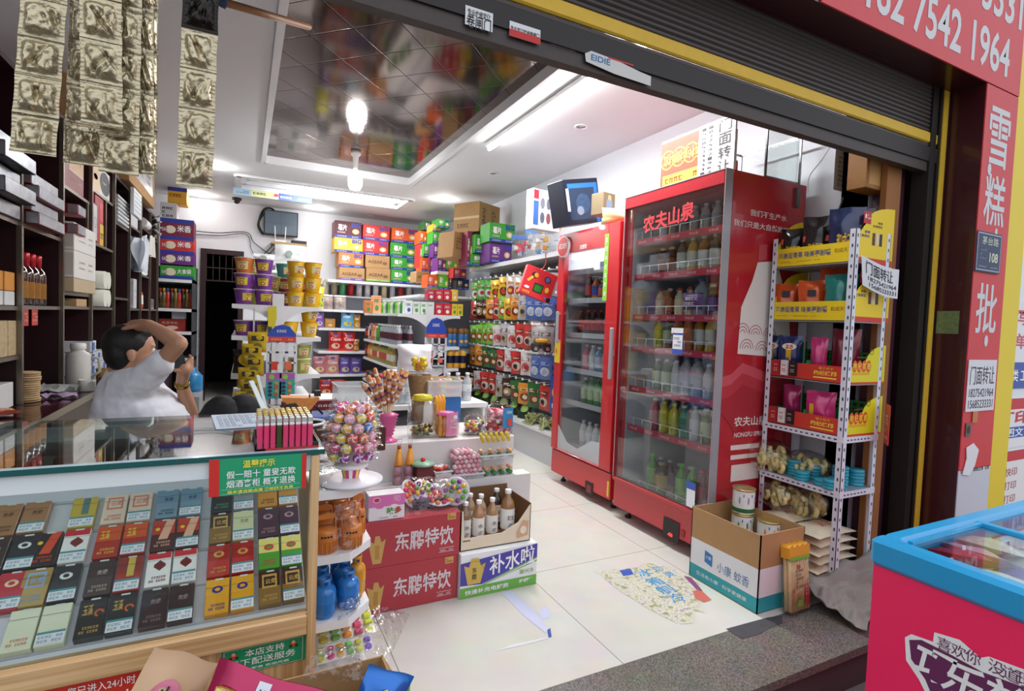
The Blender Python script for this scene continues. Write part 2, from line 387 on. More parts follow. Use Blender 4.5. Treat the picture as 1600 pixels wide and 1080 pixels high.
# stepped light tray at the back
m = MB()
for k, (i, z) in enumerate(((0, ZC - .025), (.05, ZC + .03), (.1, ZC + .08))):
 x0, x1, y0, y1 = r2[0] + i, r2[1] - i, r2[2] + i * .7, r2[3] - i * .7; e = .05
 m.box(x0 - .03, x0 + e, y0, y1, z, z + .06, TR); m.box(x1 - e, x1 + .03, y0, y1, z, z + .06, TR); m.box(x0, x1, y0 - .03, y0 + e, z, z + .06, TR); m.box(x0, x1, y1 - e, y1 + .03, z, z + .06, TR)
m.box(r2[0], r2[1], r2[2], r2[3], ZC + .16, ZC + .2, TR); struct('trim_2', m)

# lamps that show
EM = M('ffffff', .5, emit=26); EM2 = M('ffffff', .5, emit=9)
def tube_lamp(loc, L, ax, label):
 t = empty('tube_lamp', loc, PI / 2 if ax == 'y' else 0, label, 'lamp')
 b = MB(); b.box(-L / 2, L / 2, -.03, .03, 0, .035, WHITE, bev=.004); b.build('fitting', t)
 g = MB(); g.cyl((-L / 2 + .02, 0, -.018), (L / 2 - .02, 0, -.018), .017, EM, 12); g.build('tube', t)
tube_lamp((1.93, 3.3, 2.86), 2.3, 'y', 'white tube lamp on the ceiling beside the mirror panel, glowing')
tube_lamp((1.25, 7.42, 2.97), 1.45, 'x', 'white tube lamp lit inside the stepped ceiling tray')
t = empty('globe_bulb', (.98, 5.6, 2.96), 0, 'glowing white globe bulb hanging below the mirrored ceiling tiles', 'lamp')
b = MB(); b.lathe([(.05, 0), (.05, -.03), (.03, -.05), (.022, -.16), (.03, -.2)], WHITE); b.build('bulb_holder', t)
b = MB(); b.lathe([(.03, -.19), (.062, -.215), (.072, -.26), (.07, -.33), (.05, -.375), (.001, -.385)], EM2, n=20); b.build('globe', t)
for i, (x, y, on, lb) in enumerate(((-.284, 6.78, 1, 'lit round ceiling spot over the left aisle, nearest of the left ones'), (-.557, 8.55, 1, 'lit round ceiling spot in front of the back door'), (2.336, 6.79, 1, 'lit round ceiling spot above the big brown cartons'), (.972, 8.5, 1, 'lit round ceiling spot in front of the wall screen'), (2.395, 3.67, 0, 'unlit round ceiling spot nearest the drinks coolers'), (2.365, 5.29, 0, 'unlit round ceiling spot halfway along the right wall'), (1.75, 8.6, 0, 'unlit round ceiling spot above the stacked snack cartons'))):
 t = empty('ceiling_spot', (x, y, ZC), 0, lb, 'lamp', 'recessed ceiling spots')
 b = MB(); b.lathe([(.055, -.001), (.057, -.008), (.042, -.012), (.04, -.004)], TR, n=20, caps=False); b.build('trim_ring', t)
 b = MB(); b.lathe([(.041, -.003), (.001, -.0045)], M('ffffff', .4, emit=18) if on else M('c8c8c8', .3), n=16); b.build('lens', t)
 if on: point('spot_light', (x, y, ZC - .08), 3.5, .04, (1, .98, .95))

# ---- shutter, guides, header
SH = M('463e3b', .5, .3, noise=.15, scale=40); YEL = M('d9b030', .55, noise=.12, scale=25)
t = empty('roller_shutter', (0, YF, 2.17), 0, 'dark brown roller shutter pulled up over the shop opening, yellow stripe along it', 'shutter')
b = MB()
prof = [(-.02, 0), (.02, 0), (.025, .03), (.012, .05), (.02, .07), (.02, .13), (.03, .135), (.03, .143), (.0, .145), (-.02, .14)]
b.prism([(p[0], p[1]) for p in prof], -2.1, 3.24, SH, 'x'); b.prism([(-.028, .05), (-.012, .05), (-.02, .128), (-.03, .12)], -2.1, 3.24, M('2c2726', .5, .3), 'x')
f = b.face((0, -.0285, 0), (1, 0, 0), (0, 0, 1)); fw = Face(b, (0, YF - .0285, 2.17), (1, 0, 0), (0, 0, 1))
fl = Face(b, (0, -.0305, 0), (1, 0, 0), (0, 0, 1))
def loc_rect(p0, p1, mm, l=0.0005): a = fw.px(*p0); c = fw.px(*p1); fl.rect(a[0], a[1], c[0], c[1], mm, l); return a, c
def loc_text(s, p0, p1, mm, l=.001): a = fw.px(*p0); c = fw.px(*p1); fl.text(s, a[0], a[1], c[0], c[1], mm, l)
sw = M('dfe0e2', .6)
loc_rect((726, 38), (770, 22), sw); loc_text('卷闸门', (728, 42), (767, 32), BLACK); loc_text('专业维修定做', (730, 23), (766, 24), BLACK)
loc_rect((795, 56), (844, 48), sw); loc_text('专业定做维修卷闸门', (797, 47), (842, 54), BLACK); loc_rect((795, 56), (844, 60), M('c23030', .6), .0012)
a, c = fw.px(915, 94), fw.px(1017, 112)
fl.poly([(a[0], a[1] - .005), (a[0] + .12, a[1] - .018), (c[0], a[1] - .022), (c[0], a[1] + .012), (c[0] - .05, a[1] + .016), (a[0] + .13, a[1] + .03), (a[0] + .02, a[1] + .035), (a[0] - .005, a[1] + .02)], M('cfcdc8', .7), .0005)
fl.text('EIDIE', a[0] + .02, a[1] + .005, a[0] + .1, a[1] + .025, M('2f6ea5', .6), .001); fl.rect(a[0] + .09, a[1] + .028, a[0] + .2, a[1] + .033, M('c83a3a', .6), .001)
loc_text('18275421964', (858, 68), (898, 82), M('5a4048', .6)); 
b.build('bottom_rail', t)
b = MB(); b.box(-2.1, 3.24, -.026, -.008, .146, .2, YEL, bev=.006); b.build('yellow_stripe', t)
b = MB()
for i in range(36):
 z = .2 + i * .0215
 b.prism([(-.015, z), (-.021, z + .006), (-.021, z + .015), (-.015, z + .021), (.004, z + .021), (.004, z)], -2.1, 3.24, SH, 'x')
b.build('slat_curtain', t)
# guide rail on the right
m = MB(); m.box(3.16, 3.21, 1.55, 1.63, 0, 2.62, M('28231f', .5, .4)); m.box(3.23, 3.32, 1.55, 1.63, 0, 2.62, M('211d1b', .5, .4)); m.box(3.21, 3.23, 1.6, 1.63, 0, 2.62, BLACK); m.box(3.255, 3.30, 1.545, 1.551, 0, 2.6, YEL); struct('trim_3', m)
MAR = M('3d1218', .28, noise=.12, scale=6, coat=.4)
m = MB(); m.box(-2.2, 3.32, 1.45, 1.62, 2.60, 3.6, MAR); m.box(-2.2, 3.32, 1.4, 1.45, 2.60, 3.6, MAR); struct('door_header', m)
m = MB(); m.box(3.32, 3.66, 1.4, 1.75, -.18, 3.6, MAR); struct('pillar_right', m)
m = MB(); m.box(XR, 3.66, 1.751, 1.9, 0, 3.1, M('d9dbe0', .8)); struct('wall_front', m)
m = MB(); m.box(3.02, 3.16, 1.66, 1.74, 0, 2.3, M('4a2c3c', .35, coat=.3)); struct('trim_4', m)
# neighbour's frontage
m = MB(); m.box(3.66, 3.86, 1.4, 1.75, -.18, 3.6, M('e6cc2e', .5, noise=.05, scale=4))
struct('pillar_yellow', m)
m = MB(); m.box(3.86, 6, 1.5, 1.55, -.18, 3.6, M('dfe9ee', .15)); struct('window_1', m)
# left side return of the building (out of frame, keeps the daylight off)
m = MB(); m.box(-2.3, XL, 1.4, 1.7, -.18, 3.6, MAR); struct('pillar_left', m)
# ============================================================ glass counter at the left
mt, n, b = nodes_mat('pale_wood')
t = n.nodes.new('ShaderNodeTexCoord'); mp = n.nodes.new('ShaderNodeMapping'); wv = n.nodes.new('ShaderNodeTexNoise'); mp.inputs['Scale'].default_value = (60, 60, 1.5)
wv.inputs['Scale'].default_value = 1.5; wv.inputs['Detail'].default_value = 4
cr = n.nodes.new('ShaderNodeValToRGB'); cr.color_ramp.elements[0].color = lin('b98f5e'); cr.color_ramp.elements[1].color = lin('dcb888'); cr.color_ramp.elements[0].position = .35; cr.color_ramp.elements[1].position = .65
n.links.new(t.outputs['Object'], mp.inputs[0]); n.links.new(mp.outputs[0], wv.inputs['Vector']); n.links.new(wv.outputs['Fac'], cr.inputs[0]); n.links.new(cr.outputs[0], b.inputs['Base Color']); b.inputs['Roughness'].default_value = .4
WOODV = mt
mt = WOODV.copy(); mt.node_tree.nodes['Mapping'].inputs['Scale'].default_value = (1.5, 60, 60); WOODH = mt
CY, CZ = 1.35, .98
ctr = empty('glass_counter', (-.45, 1.6, 0), 0, 'pale wood counter with glass display top full of cigarette packs', 'counter')
def wb(mb, name, parent, loc):
 L = V(loc); mb.v = [v - L for v in mb.v]; return mb.build(name, parent, None if parent else L)
CL = (-.45, 1.6, 0)
b = MB(); b.box(-1.15, .165, CY + .02, 1.86, 0, .525, WOODV); wb(b, 'base_cabinet', ctr, CL)
b = MB(); b.box(-1.15, .148, CY - .012, CY + .03, .525, .575, WOODH, bev=.003); b.box(-1.15, .148, CY - .004, CY + .0, .575, .58, WOODH); wb(b, 'front_rail', ctr, CL)
b = MB(); b.box(.148, .168, CY - .012, CY + .025, 0, .965, WOODV, bev=.002); wb(b, 'corner_post', ctr, CL)
b = MB(); b.box(.150, .166, 1.84, 1.87, .5, .965, WOODV); wb(b, 'corner_post', ctr, CL)
b = MB(); b.box(-1.15, .148, CY + .004, CY + .009, .577, .94, GLASS); wb(b, 'front_pane', ctr, CL)
b = MB(); b.box(-1.15, .166, CY - .004, CY + .03, .928, .966, M('dfe6e6', .35)); b.box(-1.15, .166, 1.83, 1.86, .928, .966, M('dfe6e6', .35)); wb(b, 'top_rail', ctr, CL)
b = MB(); tg = glass('f3faf8', .12, .02, 'counter_glass'); b.box(-1.15, .178, CY - .012, 1.9, .968, .978, tg)
b.box(-1.15, .178, CY - .012, CY + .01, .978, .9784, M('b4ccd0', .2)); eg = M('1f5a58', .1, alpha=.9); b.box(-1.15, .178, CY - .0135, CY - .012, .967, .979, eg); b.box(.178, .1795, CY - .012, 1.9, .967, .979, eg); wb(b, 'glass_top', ctr, CL)
# sloping display board: foot at the front, rising to the back
th = math.radians(35); SU = V((0, math.cos(th), math.sin(th))); SN = V((0, -math.sin(th), math.cos(th))); SO = V((0, 1.385, .583))
b = MB(); bm_ = M('d3d5da', .4)
T = Matrix(((1, 0, 0, 0), (0, SU.y, SN.y, SO.y), (0, SU.z, SN.z, SO.z), (0, 0, 0, 1)))
b.box(-1.15, .148, -.02, .5, -.012, 0, bm_, T)
for r in range(5): b.box(-1.15, .148, r * .0945 - .004, r * .0945 - .002, 0, .01, glass('fcfcfc', .2, .05, 'clear_ledge'), T)
b.box(-1.15, .148, CY + .03, 1.84, .575, .579, M('c8c9c6', .3))
b.box(-1.15, .148, 1.80, 1.83, .58, .93, M('6f6a62', .6)); wb(b, 'display_board', ctr, CL)
b = MB(); rr = random.Random(5)
for i in range(26):
 x = -1.1 + i * .048; c = rr.choice(['2c2a28', '8a4a34', '55606a', '3a3230', '9a8f7a', '4a3f48'])
 b.box(x, x + .04, 1.70 + rr.random() * .05, 1.79, .85, .88 + rr.random() * .035, M(c, .5))
tag(wb(b, 'stored_stock', ctr, CL), 'dark jumble of stock behind the board', kind='stuff')
# ---- cigarette packs
PK = {
 'cream': ('e4e6c6', 'e4e6c6', 'd98f6a', 0), 'blackgold': ('191614', '191614', 'c9a24a', 4), 'plum': ('2a1f26', '2a1f26', '8a7a84', 2), 'amber': ('e3a01c', 'e0a31e', '2b2a8c', 3),
 'goldbrown': ('8a6a34', '3a2620', 'c9a552', 1), 'holo': ('b99a55', 'a98a48', '8fb0d0', 1), 'blackflower': ('26252a', '26252a', 'e8e8e0', 3), 'brown': ('3a2520', '3a2520', 'b0a090', 2),
 'redstripe': ('a02a1e', '8a2a1c', 'cfae4a', 5), 'reddiamond': ('f0ece6', 'c8202a', '7a2a1e', 6), 'redemblem': ('b3281e', 'a32419', 'c9a24a', 3), 'green': ('4aa23a', 'e8dc7a', 'd04a4a', 3),
 'fire': ('231512', '231512', 'd8461c', 7), 'redfire': ('b02a18', 'd8541c', 'f0c040', 4), 'darkred': ('4a1a16', 'c03a1e', 'e8b090', 7), 'palegreen': ('cdd2a4', 'cdd2a4', 'a8a070', 2),
 'purple': ('4a2a3a', '4a2a3a', 'b09090', 3), 'yellow': ('c9ae3a', 'c9ae3a', '5a7a7a', 5), 'peach': ('e3cdb4', 'e3cdb4', 'd8836c', 8), 'steel': ('7a98a8', '6a90a6', '2a4a6a', 2),
 'blackgreen': ('26262a', '30302e', '4aa070', 9), 'grey': ('8c9090', '7a7e80', 'd8d8d8', 9), 'orange': ('c88a34', 'b87a30', '7a4a1c', 3), 'copper': ('a5754a', 'a5754a', '6a4426', 2), 'crimson': ('c02438', 'c02438', 'f0d0a0', 3)}
PKN = {'cream': 'cream', 'blackgold': 'black and gold', 'plum': 'near-black plum', 'amber': 'amber yellow', 'goldbrown': 'gold and brown', 'holo': 'shiny gold', 'blackflower': 'black with a white flower', 'brown': 'dark brown', 'redstripe': 'red with a gold stripe', 'reddiamond': 'white and red diamond', 'redemblem': 'red with a gold emblem', 'green': 'green and yellow', 'fire': 'black and flame red', 'redfire': 'flame red', 'darkred': 'dark red', 'palegreen': 'pale green', 'purple': 'dull purple', 'yellow': 'yellow', 'peach': 'cream and salmon square', 'steel': 'steel blue', 'blackgreen': 'black with a green slash', 'grey': 'grey', 'orange': 'orange brown', 'copper': 'copper', 'crimson': 'crimson'}
def pack(k, warn):
 c0, c1, c2, st = PK[k]
 m = MB(); a, bb, c = M(c0, .3, coat=.3), M(c1, .3, coat=.3), M(c2, .35)
 w_, h, d = .0495, .088, .022
 m.box(-w_ / 2, w_ / 2, 0, h, 0, d, a, bev=.0012)
 f = m.face((-w_ / 2, 0, d), (1, 0, 0), (0, 1, 0)); l = .0003
 if c1 != c0: f.rect(.001, .045, w_ - .001, h - .001, bb, l)
 if st in (1, 8): f.rect(.008, .042, w_ - .008, .078, c, l * 2); f.rect(.012, .047, w_ - .012, .072, bb, l * 3); f.text('云烟', .015, .052, .04, .066, c, l * 4)
 elif st == 2: f.text('贵烟', .018, .05, .037, .062, c, l * 2)
 elif st == 3: f.disc(w_ / 2, .06, .012, .009, c, l * 2, 12); f.disc(w_ / 2, .06, .006, .0045, a, l * 3, 10)
 elif st == 4: f.text('玉溪', .008, .05, .026, .074, c, l * 2); f.ring(.038, .052, .005, .009, M('c85a20', .4), l * 2, 10, 0, 4.5)
 elif st == 5: f.rect(.021, .036, .035, h - .002, c, l * 2)
 elif st == 6: f.poly([(.027, .042), (.04, .054), (.027, .066), (.014, .054)], c, l * 2); f.rect(.001, .03, w_ - .001, .07, a, l * 1.5); f.poly([(.027, .038), (.04, .05), (.027, .062), (.014, .05)], c, l * 2)
 elif st == 7: f.poly([(.015, .03), (.035, .03), (.048, .086), (.03, .086)], c, l * 2); f.disc(.012, .06, .005, .005, M('f0c020'), l * 3, 10)
 elif st == 9: f.poly([(.008, .05), (.015, .048), (.045, .08), (.04, .084)], c, l * 2)
 f.rect(.019, h - .004, .036, h + 0, M('d8d8d0', .4), l * 2)
 if warn: f.rect(.001, .002, w_ - .001, .024, M('e6ebee', .4), l * 4); f.rect(.001, .024, w_ - .001, .029, M('4a8f96', .4), l * 4); f.scrawl(.004, .004, w_ - .004, .022, 7, M('8a9aa4', .5), l * 5, 2, 3)
 else: f.scrawl(.008, .008, w_ - .008, .026, 7, c, l * 3, 2, 4)
 f.rect(0, .0655, w_, .0662, M('101010', .5), l * 6)
 return [('pack', m)]
grid_ = {(0, 0): ('cream', 'cream'), (0, 1): ('blackgold', 'blackgold'), (0, 2): ('plum', 'plum'), (0, 3): ('amber', 'amber'), (0, 4): ('goldbrown', 'goldbrown'),
 (1, 0): ('holo', 'blackflower'), (1, 1): ('brown', 'redstripe'), (1, 2): ('reddiamond', 'reddiamond'), (1, 3): ('redemblem', 'redemblem'), (1, 4): ('green', 'green'), (1, -1): ('copper', 'crimson'),
 (2, 0): ('fire', 'reddiamond'), (2, 1): ('redfire', 'redfire'), (2, 2): ('darkred', 'darkred'), (2, 3): ('goldbrown', 'palegreen'), (2, 4): ('purple', 'purple'), (2, -1): ('brown', 'blackflower'),
 (3, 0): (None, 'yellow'), (3, 1): ('peach', 'peach'), (3, 2): ('steel', 'steel'), (3, 3): ('blackgreen', 'grey'), (3, 4): ('orange', 'orange'), (3, -1): ('copper', 'copper')}
pw_ = [at(q, 930, y=1.40).x for q in (-40, 56, 165, 261, 359, 440)]
rown = ['front row', 'second row', 'third row', 'back row']
for (r, c), pr in sorted(grid_.items()):
 for j, k in enumerate(pr):
  if not k: continue
  w_ = 1 if j else 0
  x = pw_[c + 1] + (-.0268 if j == 0 else .0268)
  p = V((x, 0, 0)) + SO + SU * (.0945 * r + .001) + SN * .0005
  lab = '%s cigarette pack, %s, %s one of the %s pair' % (PKN[k], rown[r], 'right' if j else 'left', ORD[c] if c >= 0 else 'cut-off')
  if c < 0: lab = '%s cigarette pack at the left photo edge, %s, %s' % (PKN[k], rown[r], 'right' if j else 'left')
  put(proto(('pack', k, w_), lambda k=k, w_=w_: pack(k, w_)), 'cigarette_pack', lab, 'cigarette pack', p, rot=(th, 0, (random.random() - .5) * .03), group='cigarette packs in the counter')
# ---- notices on the counter
GR, GRD = M('1c9a68', .45), M('12855a', .45); YT = M('f0e040', .5); WT = M('f4f4f0', .5)
def sign(name, label, y, p0, p1, col, fn, th_=.002, cat='sign'):
 a = at(*p0, y=y); c = at(*p1, y=y); x0, x1 = a.x, c.x; z0, z1 = min(a.z, c.z), max(a.z, c.z)
 m = MB(); m.box(x0, x1, y - th_, y, z0, z1, col); f = Face(m, (0, y - th_, 0), (1, 0, 0), (0, 0, 1)); fn(f, x0, z0, x1, z1)
 L = V(((x0 + x1) / 2, y, z0)); m.v = [v - L for v in m.v]
 return tag(m.build(name, None, L), label, cat)
def s1(f, x0, z0, x1, z1):
 w_, h = x1 - x0, z1 - z0
 f.rect(x0, z0, x0 + .1 * w_, z1, M('cc2a20', .5)); f.rect(x1 - .05 * w_, z0, x1, z1, M('cc2a20', .5))
 f.text('温馨提示', x0 + .33 * w_, z0 + .72 * h, x0 + .66 * w_, z0 + .93 * h, YT); f.text('假一赔十 童叟无欺', x0 + .17 * w_, z0 + .45 * h, x0 + .88 * w_, z0 + .66 * h, WT, bold=.008)
 f.text('烟酒离柜 概不退换', x0 + .17 * w_, z0 + .2 * h, x0 + .88 * w_, z0 + .41 * h, WT, bold=.008); f.text('现金请当面点清 离柜概不负责', x0 + .18 * w_, z0 + .04 * h, x0 + .86 * w_, z0 + .13 * h, YT)
 for q in ((.12, .03, .93, .035), (.12, .16, .93, .165)): f.rect(x0 + q[0] * w_, z0 + q[1] * h, x0 + q[2] * w_, z0 + q[3] * h, WT)
sign('notice', 'green notice with white lettering on the upper right of the counter glass', CY - .013, (326, 777), (479, 708), GR, s1)
def s2(f, x0, z0, x1, z1):
 w_, h = x1 - x0, z1 - z0
 f.text('本店支持', x0 + .27 * w_, z0 + .62 * h, x0 + .74 * w_, z0 + .9 * h, WT, bold=.008); f.text('线下配送服务', x0 + .08 * w_, z0 + .28 * h, x0 + .88 * w_, z0 + .56 * h, WT, bold=.008)
 f.text('温馨服务 欢迎光临', x0 + .2 * w_, z0 + .1 * h, x0 + .8 * w_, z0 + .2 * h, WT)
 for cx in (.14, .85): f.disc(x0 + cx * w_, z0 + .75 * h, .007, .006, M('d84a2a'), .002); f.disc(x0 + cx * w_, z0 + .83 * h, .004, .004, M('e8b890'), .003); f.ring(x0 + cx * w_ - .006, z0 + .68 * h, .001, .0035, M('202020'), .003); f.ring(x0 + cx * w_ + .007, z0 + .68 * h, .001, .0035, M('202020'), .003)
 for q in ((.03, .03, .97, .04), (.03, .96, .97, .97), (.03, .03, .035, .97), (.965, .03, .97, .97)): f.rect(x0 + q[0] * w_, z0 + q[1] * h, x0 + q[2] * w_, z0 + q[3] * h, WT)
sign('notice', 'green notice on the wooden panel below the counter glass', CY + .019, (345, 1060), (477, 991), GR, s2)
def s3(f, x0, z0, x1, z1):
 w_, h = x1 - x0, z1 - z0
 for i, c in enumerate('温馨提示'): f.rect(x0 + (.14 + i * .076) * w_, z0 + .72 * h, x0 + (.21 + i * .076) * w_, z0 + .82 * h, YT); f.text(c, x0 + (.15 + i * .076) * w_, z0 + .73 * h, x0 + (.2 + i * .076) * w_, z0 + .81 * h, M('b88a20'), .003)
 f.scrawl(x0 + .45 * w_, z0 + .75 * h, x0 + .68 * w_, z0 + .8 * h, 10, YT, .002); f.text('您已进入24小时', x0 + .3 * w_, z0 + .55 * h, x0 + .77 * w_, z0 + .66 * h, WT, bold=.008)
 f.text('监控区域', x0 + .2 * w_, z0 + .3 * h, x0 + .84 * w_, z0 + .5 * h, WT, bold=.01)
 f.poly([(x0 + .78 * w_, z0 + .85 * h), (x0 + .95 * w_, z0 + .92 * h), (x0 + .97 * w_, z0 + .86 * h), (x0 + .83 * w_, z0 + .75 * h), (x0 + .79 * w_, z0 + .78 * h)], YT, .002)
 f.rect(x0 + .86 * w_, z0 + .7 * h, x0 + .96 * w_, z0 + .75 * h, YT, .002); f.rect(x0 + .83 * w_, z0 + .56 * h, x0 + .97 * w_, z0 + .65 * h, YT, .002); f.text('24小时', x0 + .84 * w_, z0 + .575 * h, x0 + .96 * w_, z0 + .635 * h, M('8a3a10'), .003)
 f.rect(x1 - .01 * w_, z0, x1, z1, M('e88a20'), .001)
sign('notice', 'red notice with white and yellow print on the counter front at bottom left', CY + .019, (31, 1180), (262, 999), M('cf3020', .5), s3)

# ---- lighters in their tray
ly0, lx0 = 1.375, at(406, 690, y=1.375).x
t = empty('lighter_tray', (lx0 + .062, ly0 + .08, CZ - .002), 0, 'low black cardboard tray holding the lighters on the counter', 'tray')
b = MB(); b.box(-.072, .068, -.09, .085, 0, .003, BLACK); b.box(-.072, .068, -.09, -.088, 0, .014, BLACK); b.box(-.072, .068, .083, .085, 0, .014, BLACK); b.box(-.072, -.07, -.09, .085, 0, .014, BLACK); b.box(.066, .068, -.09, .085, 0, .014, BLACK)
b.box(-.05, .068, -.0925, -.0905, 0, .005, M('b02a30')); b.build('tray', t)
def lighter(c, cap):
 b = MB(); b.box(-.0058, .0058, -.0115, .0115, 0, .055, M(c, .15, alpha=.85, coat=.5), bev=.002); b.box(-.0056, .0056, -.011, .011, .055, .061, M('e8e0e0', .3), bev=.001)
 g = MB(); g.box(-.0055, .0055, -.011, .004, .061, .073, M(cap, .25, .8), bev=.001)
 w = MB(); w.cyl((-.0035, .005, .069), (.0035, .005, .069), .0042, M('8a8580', .3, .9), 8); w.box(-.004, .004, .0, .011, .061, .066, M('d84a54' if cap == 'd8d4d0' else 'd8b840', .4))
 return [('body', b), ('wind_guard', g), ('spark_wheel', w)]
colr = {'dd3a6a': 'pink', '6a8a1c': 'green', '3a4a20': 'dark green', '9a5a2a': 'amber'}
for r in range(6):
 for c in range(9):
  k = '3a4a20' if c == 3 else ('6a8a1c' if c == 8 and r > 0 else 'e0406e')
  cap = 'd8d4d0' if r < 2 else 'e0c060'
  nm = {'3a4a20': 'dark green', '6a8a1c': 'green', 'e0406e': 'pink'}[k]
  put(proto(('lighter', k, cap), lambda k=k, cap=cap: lighter(k, cap)), 'lighter', '%s lighter in the counter tray, %s row, %s from the left' % (nm, ORD[r], ORD[c]), 'lighter', (lx0 + c * .0138, ly0 + r * .027, CZ + .0015), group='lighters in the counter tray')
# white leaning plate on the counter
t = empty('acrylic_stand', (.05, 1.62, CZ - .001), 0, 'thin white leaning display plate on the counter behind the lighters', 'stand')
b = MB(); b.bar((-.03, 0, .135), (.03, -.16, .003), .012, .003, M('d4dcd8', .3)); b.bar((-.012, .1, .14), (.022, .03, .002), .008, .003, M('c4ccc8', .3)); b.build('leaning_plate', t)
b = MB(); b.box(-.02, .05, -.19, -.14, 0, .004, WHITE); b.build('foot_plate', t)
b = MB(); b.box(-.075, .075, -.11, .11, 0, .003, M('c6d2e0', .4)); f = b.face((-.075, -.11, .003), (1, 0, 0), (0, 1, 0)); f.scrawl(.01, .01, .13, .2, 8, M('8a98aa'), .0004, 8)
tag(b.build('paper_sheet', None, (.0, 1.76, CZ - .0005), .1), 'pale blue printed sheet lying on the counter glass', 'paper')

# ============================================================ white cardboard toy rack beside the counter
RX0, RY0 = .205, 1.75
rk = empty('display_rack', (.32, 1.95, 0), 0, 'narrow white cardboard rack of toy bottles standing against the counter', 'display rack')
RL = (.32, 1.95, 0)
b = MB(); b.box(RX0 - .004, RX0, RY0 - .01, 2.2, 0, .74, M('c9b48c', .7)); wb(b, 'side_panel', rk, RL)
b = MB(); b.box(RX0, .40, 2.19, 2.2, 0, .745, WHITE); wb(b, 'back_panel', rk, RL)
for z in (.715, .505, .285, .06):
 b = MB(); b.prism([(RX0, RY0), (RX0 + .115, RY0), (RX0 + .2, RY0 + .09), (RX0 + .2, 2.19), (RX0, 2.19)], z, z + .028, M('eeeeee', .5), 'z'); wb(b, 'shelf', rk, RL)
# orange toy tanks with handles
def toycan(col, dark):
 b = MB(); m1 = M(col, .35, coat=.3)
 b.lathe([(.022, 0), (.027, .004), (.028, .03), (.0285, .032), (.0285, .036), (.028, .038), (.028, .052), (.026, .058), (.001, .062)], m1, n=18)
 for i in range(18):
  a = 2 * PI * i / 18; b.bar((.0275 * math.cos(a), .0275 * math.sin(a), .003), (.0285 * math.cos(a), .0285 * math.sin(a), .03), .002, .002, m1)
 h = MB(); h.bar((-.022, 0, .055), (-.022, 0, .088), .003, .008, m1); h.bar((.022, 0, .055), (.022, 0, .088), .003, .008, m1); h.prism([(-.024, .082), (.024, .082), (.022, .092), (0, .098), (-.022, .092)], -.004, .004, m1)
 l = MB()
 for a0 in (-2.1, -1.85, -1.6, -1.35): l.box(-.0022, .0022, -.0006, .0006, .043, .047, BLACK, Matrix.Translation((.0288 * math.cos(a0), .0288 * math.sin(a0), 0)) @ Matrix.Rotation(a0 + PI / 2, 4, 'Z'))
 return [('body', b), ('handle', h), ('printing', l)]
pr = proto('toycan', lambda: toycan('cf7a30', 'a85a20'))
oc = 0
for r in range(4):
 for c in range(2):
  oc += 1
  put(pr, 'toy_tank', 'orange toy tank with carry handle, %s row of the upper rack shelf, %s one' % (ORD[r], ('left', 'right')[c]), 'toy', (RX0 + .044 + c * .08, RY0 + .042 + c * .01 + r * .085, .533), rz=.1, group='orange toy tanks on the rack', scale=(1.35, 1.35, 1.3))
put(pr, 'toy_tank', 'orange toy tank standing taller at the right end of the upper rack shelf', 'toy', (RX0 + .164, RY0 + .15, .533), rz=.4, scale=(1.0, 1.0, 1.5))
put(pr, 'toy_tank', 'orange toy tank half behind the tall one at the right end of the rack', 'toy', (RX0 + .166, RY0 + .25, .533), rz=.4, scale=(1.0, 1.0, 1.35))
def gascan(col):
 m1 = M(col, .2, coat=.5); b = MB()
 b.lathe([(.018, 0), (.021, .004), (.0215, .007), (.026, .012), (.0275, .02), (.0275, .044), (.0282, .046), (.0282, .05), (.0275, .052), (.0275, .07), (.025, .082), (.018, .089), (.010, .092), (.010, .096), (.001, .097)], m1, n=20)
 h = MB(); h.lathe([(.014, .086), (.015, .104), (.015, .112), (.0125, .112), (.0125, .088)], m1, n=16, caps=False); 
 h2 = MB(); h2.box(-.004, .004, -.0165, -.0145, .098, .104, M('1a3a70', .4)); h2.lathe([(.004, .096), (.004, .105), (.001, .106)], m1, n=8)
 return [('tank', b), ('collar', h), ('valve', h2)]
for r in range(3):
 for c in range(2):
  put(proto('gasblue', lambda: gascan('1f78c8')), 'toy_gas_bottle', 'blue toy gas bottle on the lower rack shelf, %s row, %s one' % (ORD[r], ('left', 'right')[c]), 'toy', (RX0 + .046 + c * .08, RY0 + .045 + r * .085 + c * .03, .313), group='blue toy gas bottles on the rack', scale=(1.32, 1.32, 1.15))
put(proto('gasyel', lambda: gascan('d8941c')), 'toy_gas_bottle', 'yellow-orange toy gas bottle at the right of the blue ones', 'toy', (RX0 + .166, RY0 + .14, .313), scale=(1.1, 1.1, 1.3))
# trays of moulded sweets in film at the rack foot
def sweetcard(cols, rows, seed, w_, d):
 m = MB(); m.box(0, w_, 0, d, 0, .004, M('e8e6e0', .6))
 g = MB(); n_ = len(cols)
 for i, c in enumerate(cols):
  for j in range(rows):
   x = (i + .5) * w_ / n_; y = (j + .5) * d / rows
   g.box(x - w_ / n_ * .38, x + w_ / n_ * .38, y - d / rows * .4, y + d / rows * .4, .004, .016, M(c, .3, coat=.3), bev=.005)
 return [('card', m), ('moulded_sweets', g)]
t = put(proto('sweet1', lambda: sweetcard(['b8a832', '6aa040', 'd88a2a', 'd84a70', 'cfd832'], 6, 1, .2, .17)), 'sweet_card', 'card of coloured moulded sweets in rows, top one under the rack', 'sweets', at(497, 1012, z=.16), rot=(.45, 0, .06))
t = put(proto('sweet2', lambda: sweetcard(['cfd040', 'd84a88', 'e0a020', '6ac060', 'd8d850', '7a4ac0'], 2, 2, .19, .05)), 'sweet_card', 'card with a single row of bright sweets, lowest under the rack', 'sweets', at(495, 1040, z=.13), rot=(.55, 0, .06))
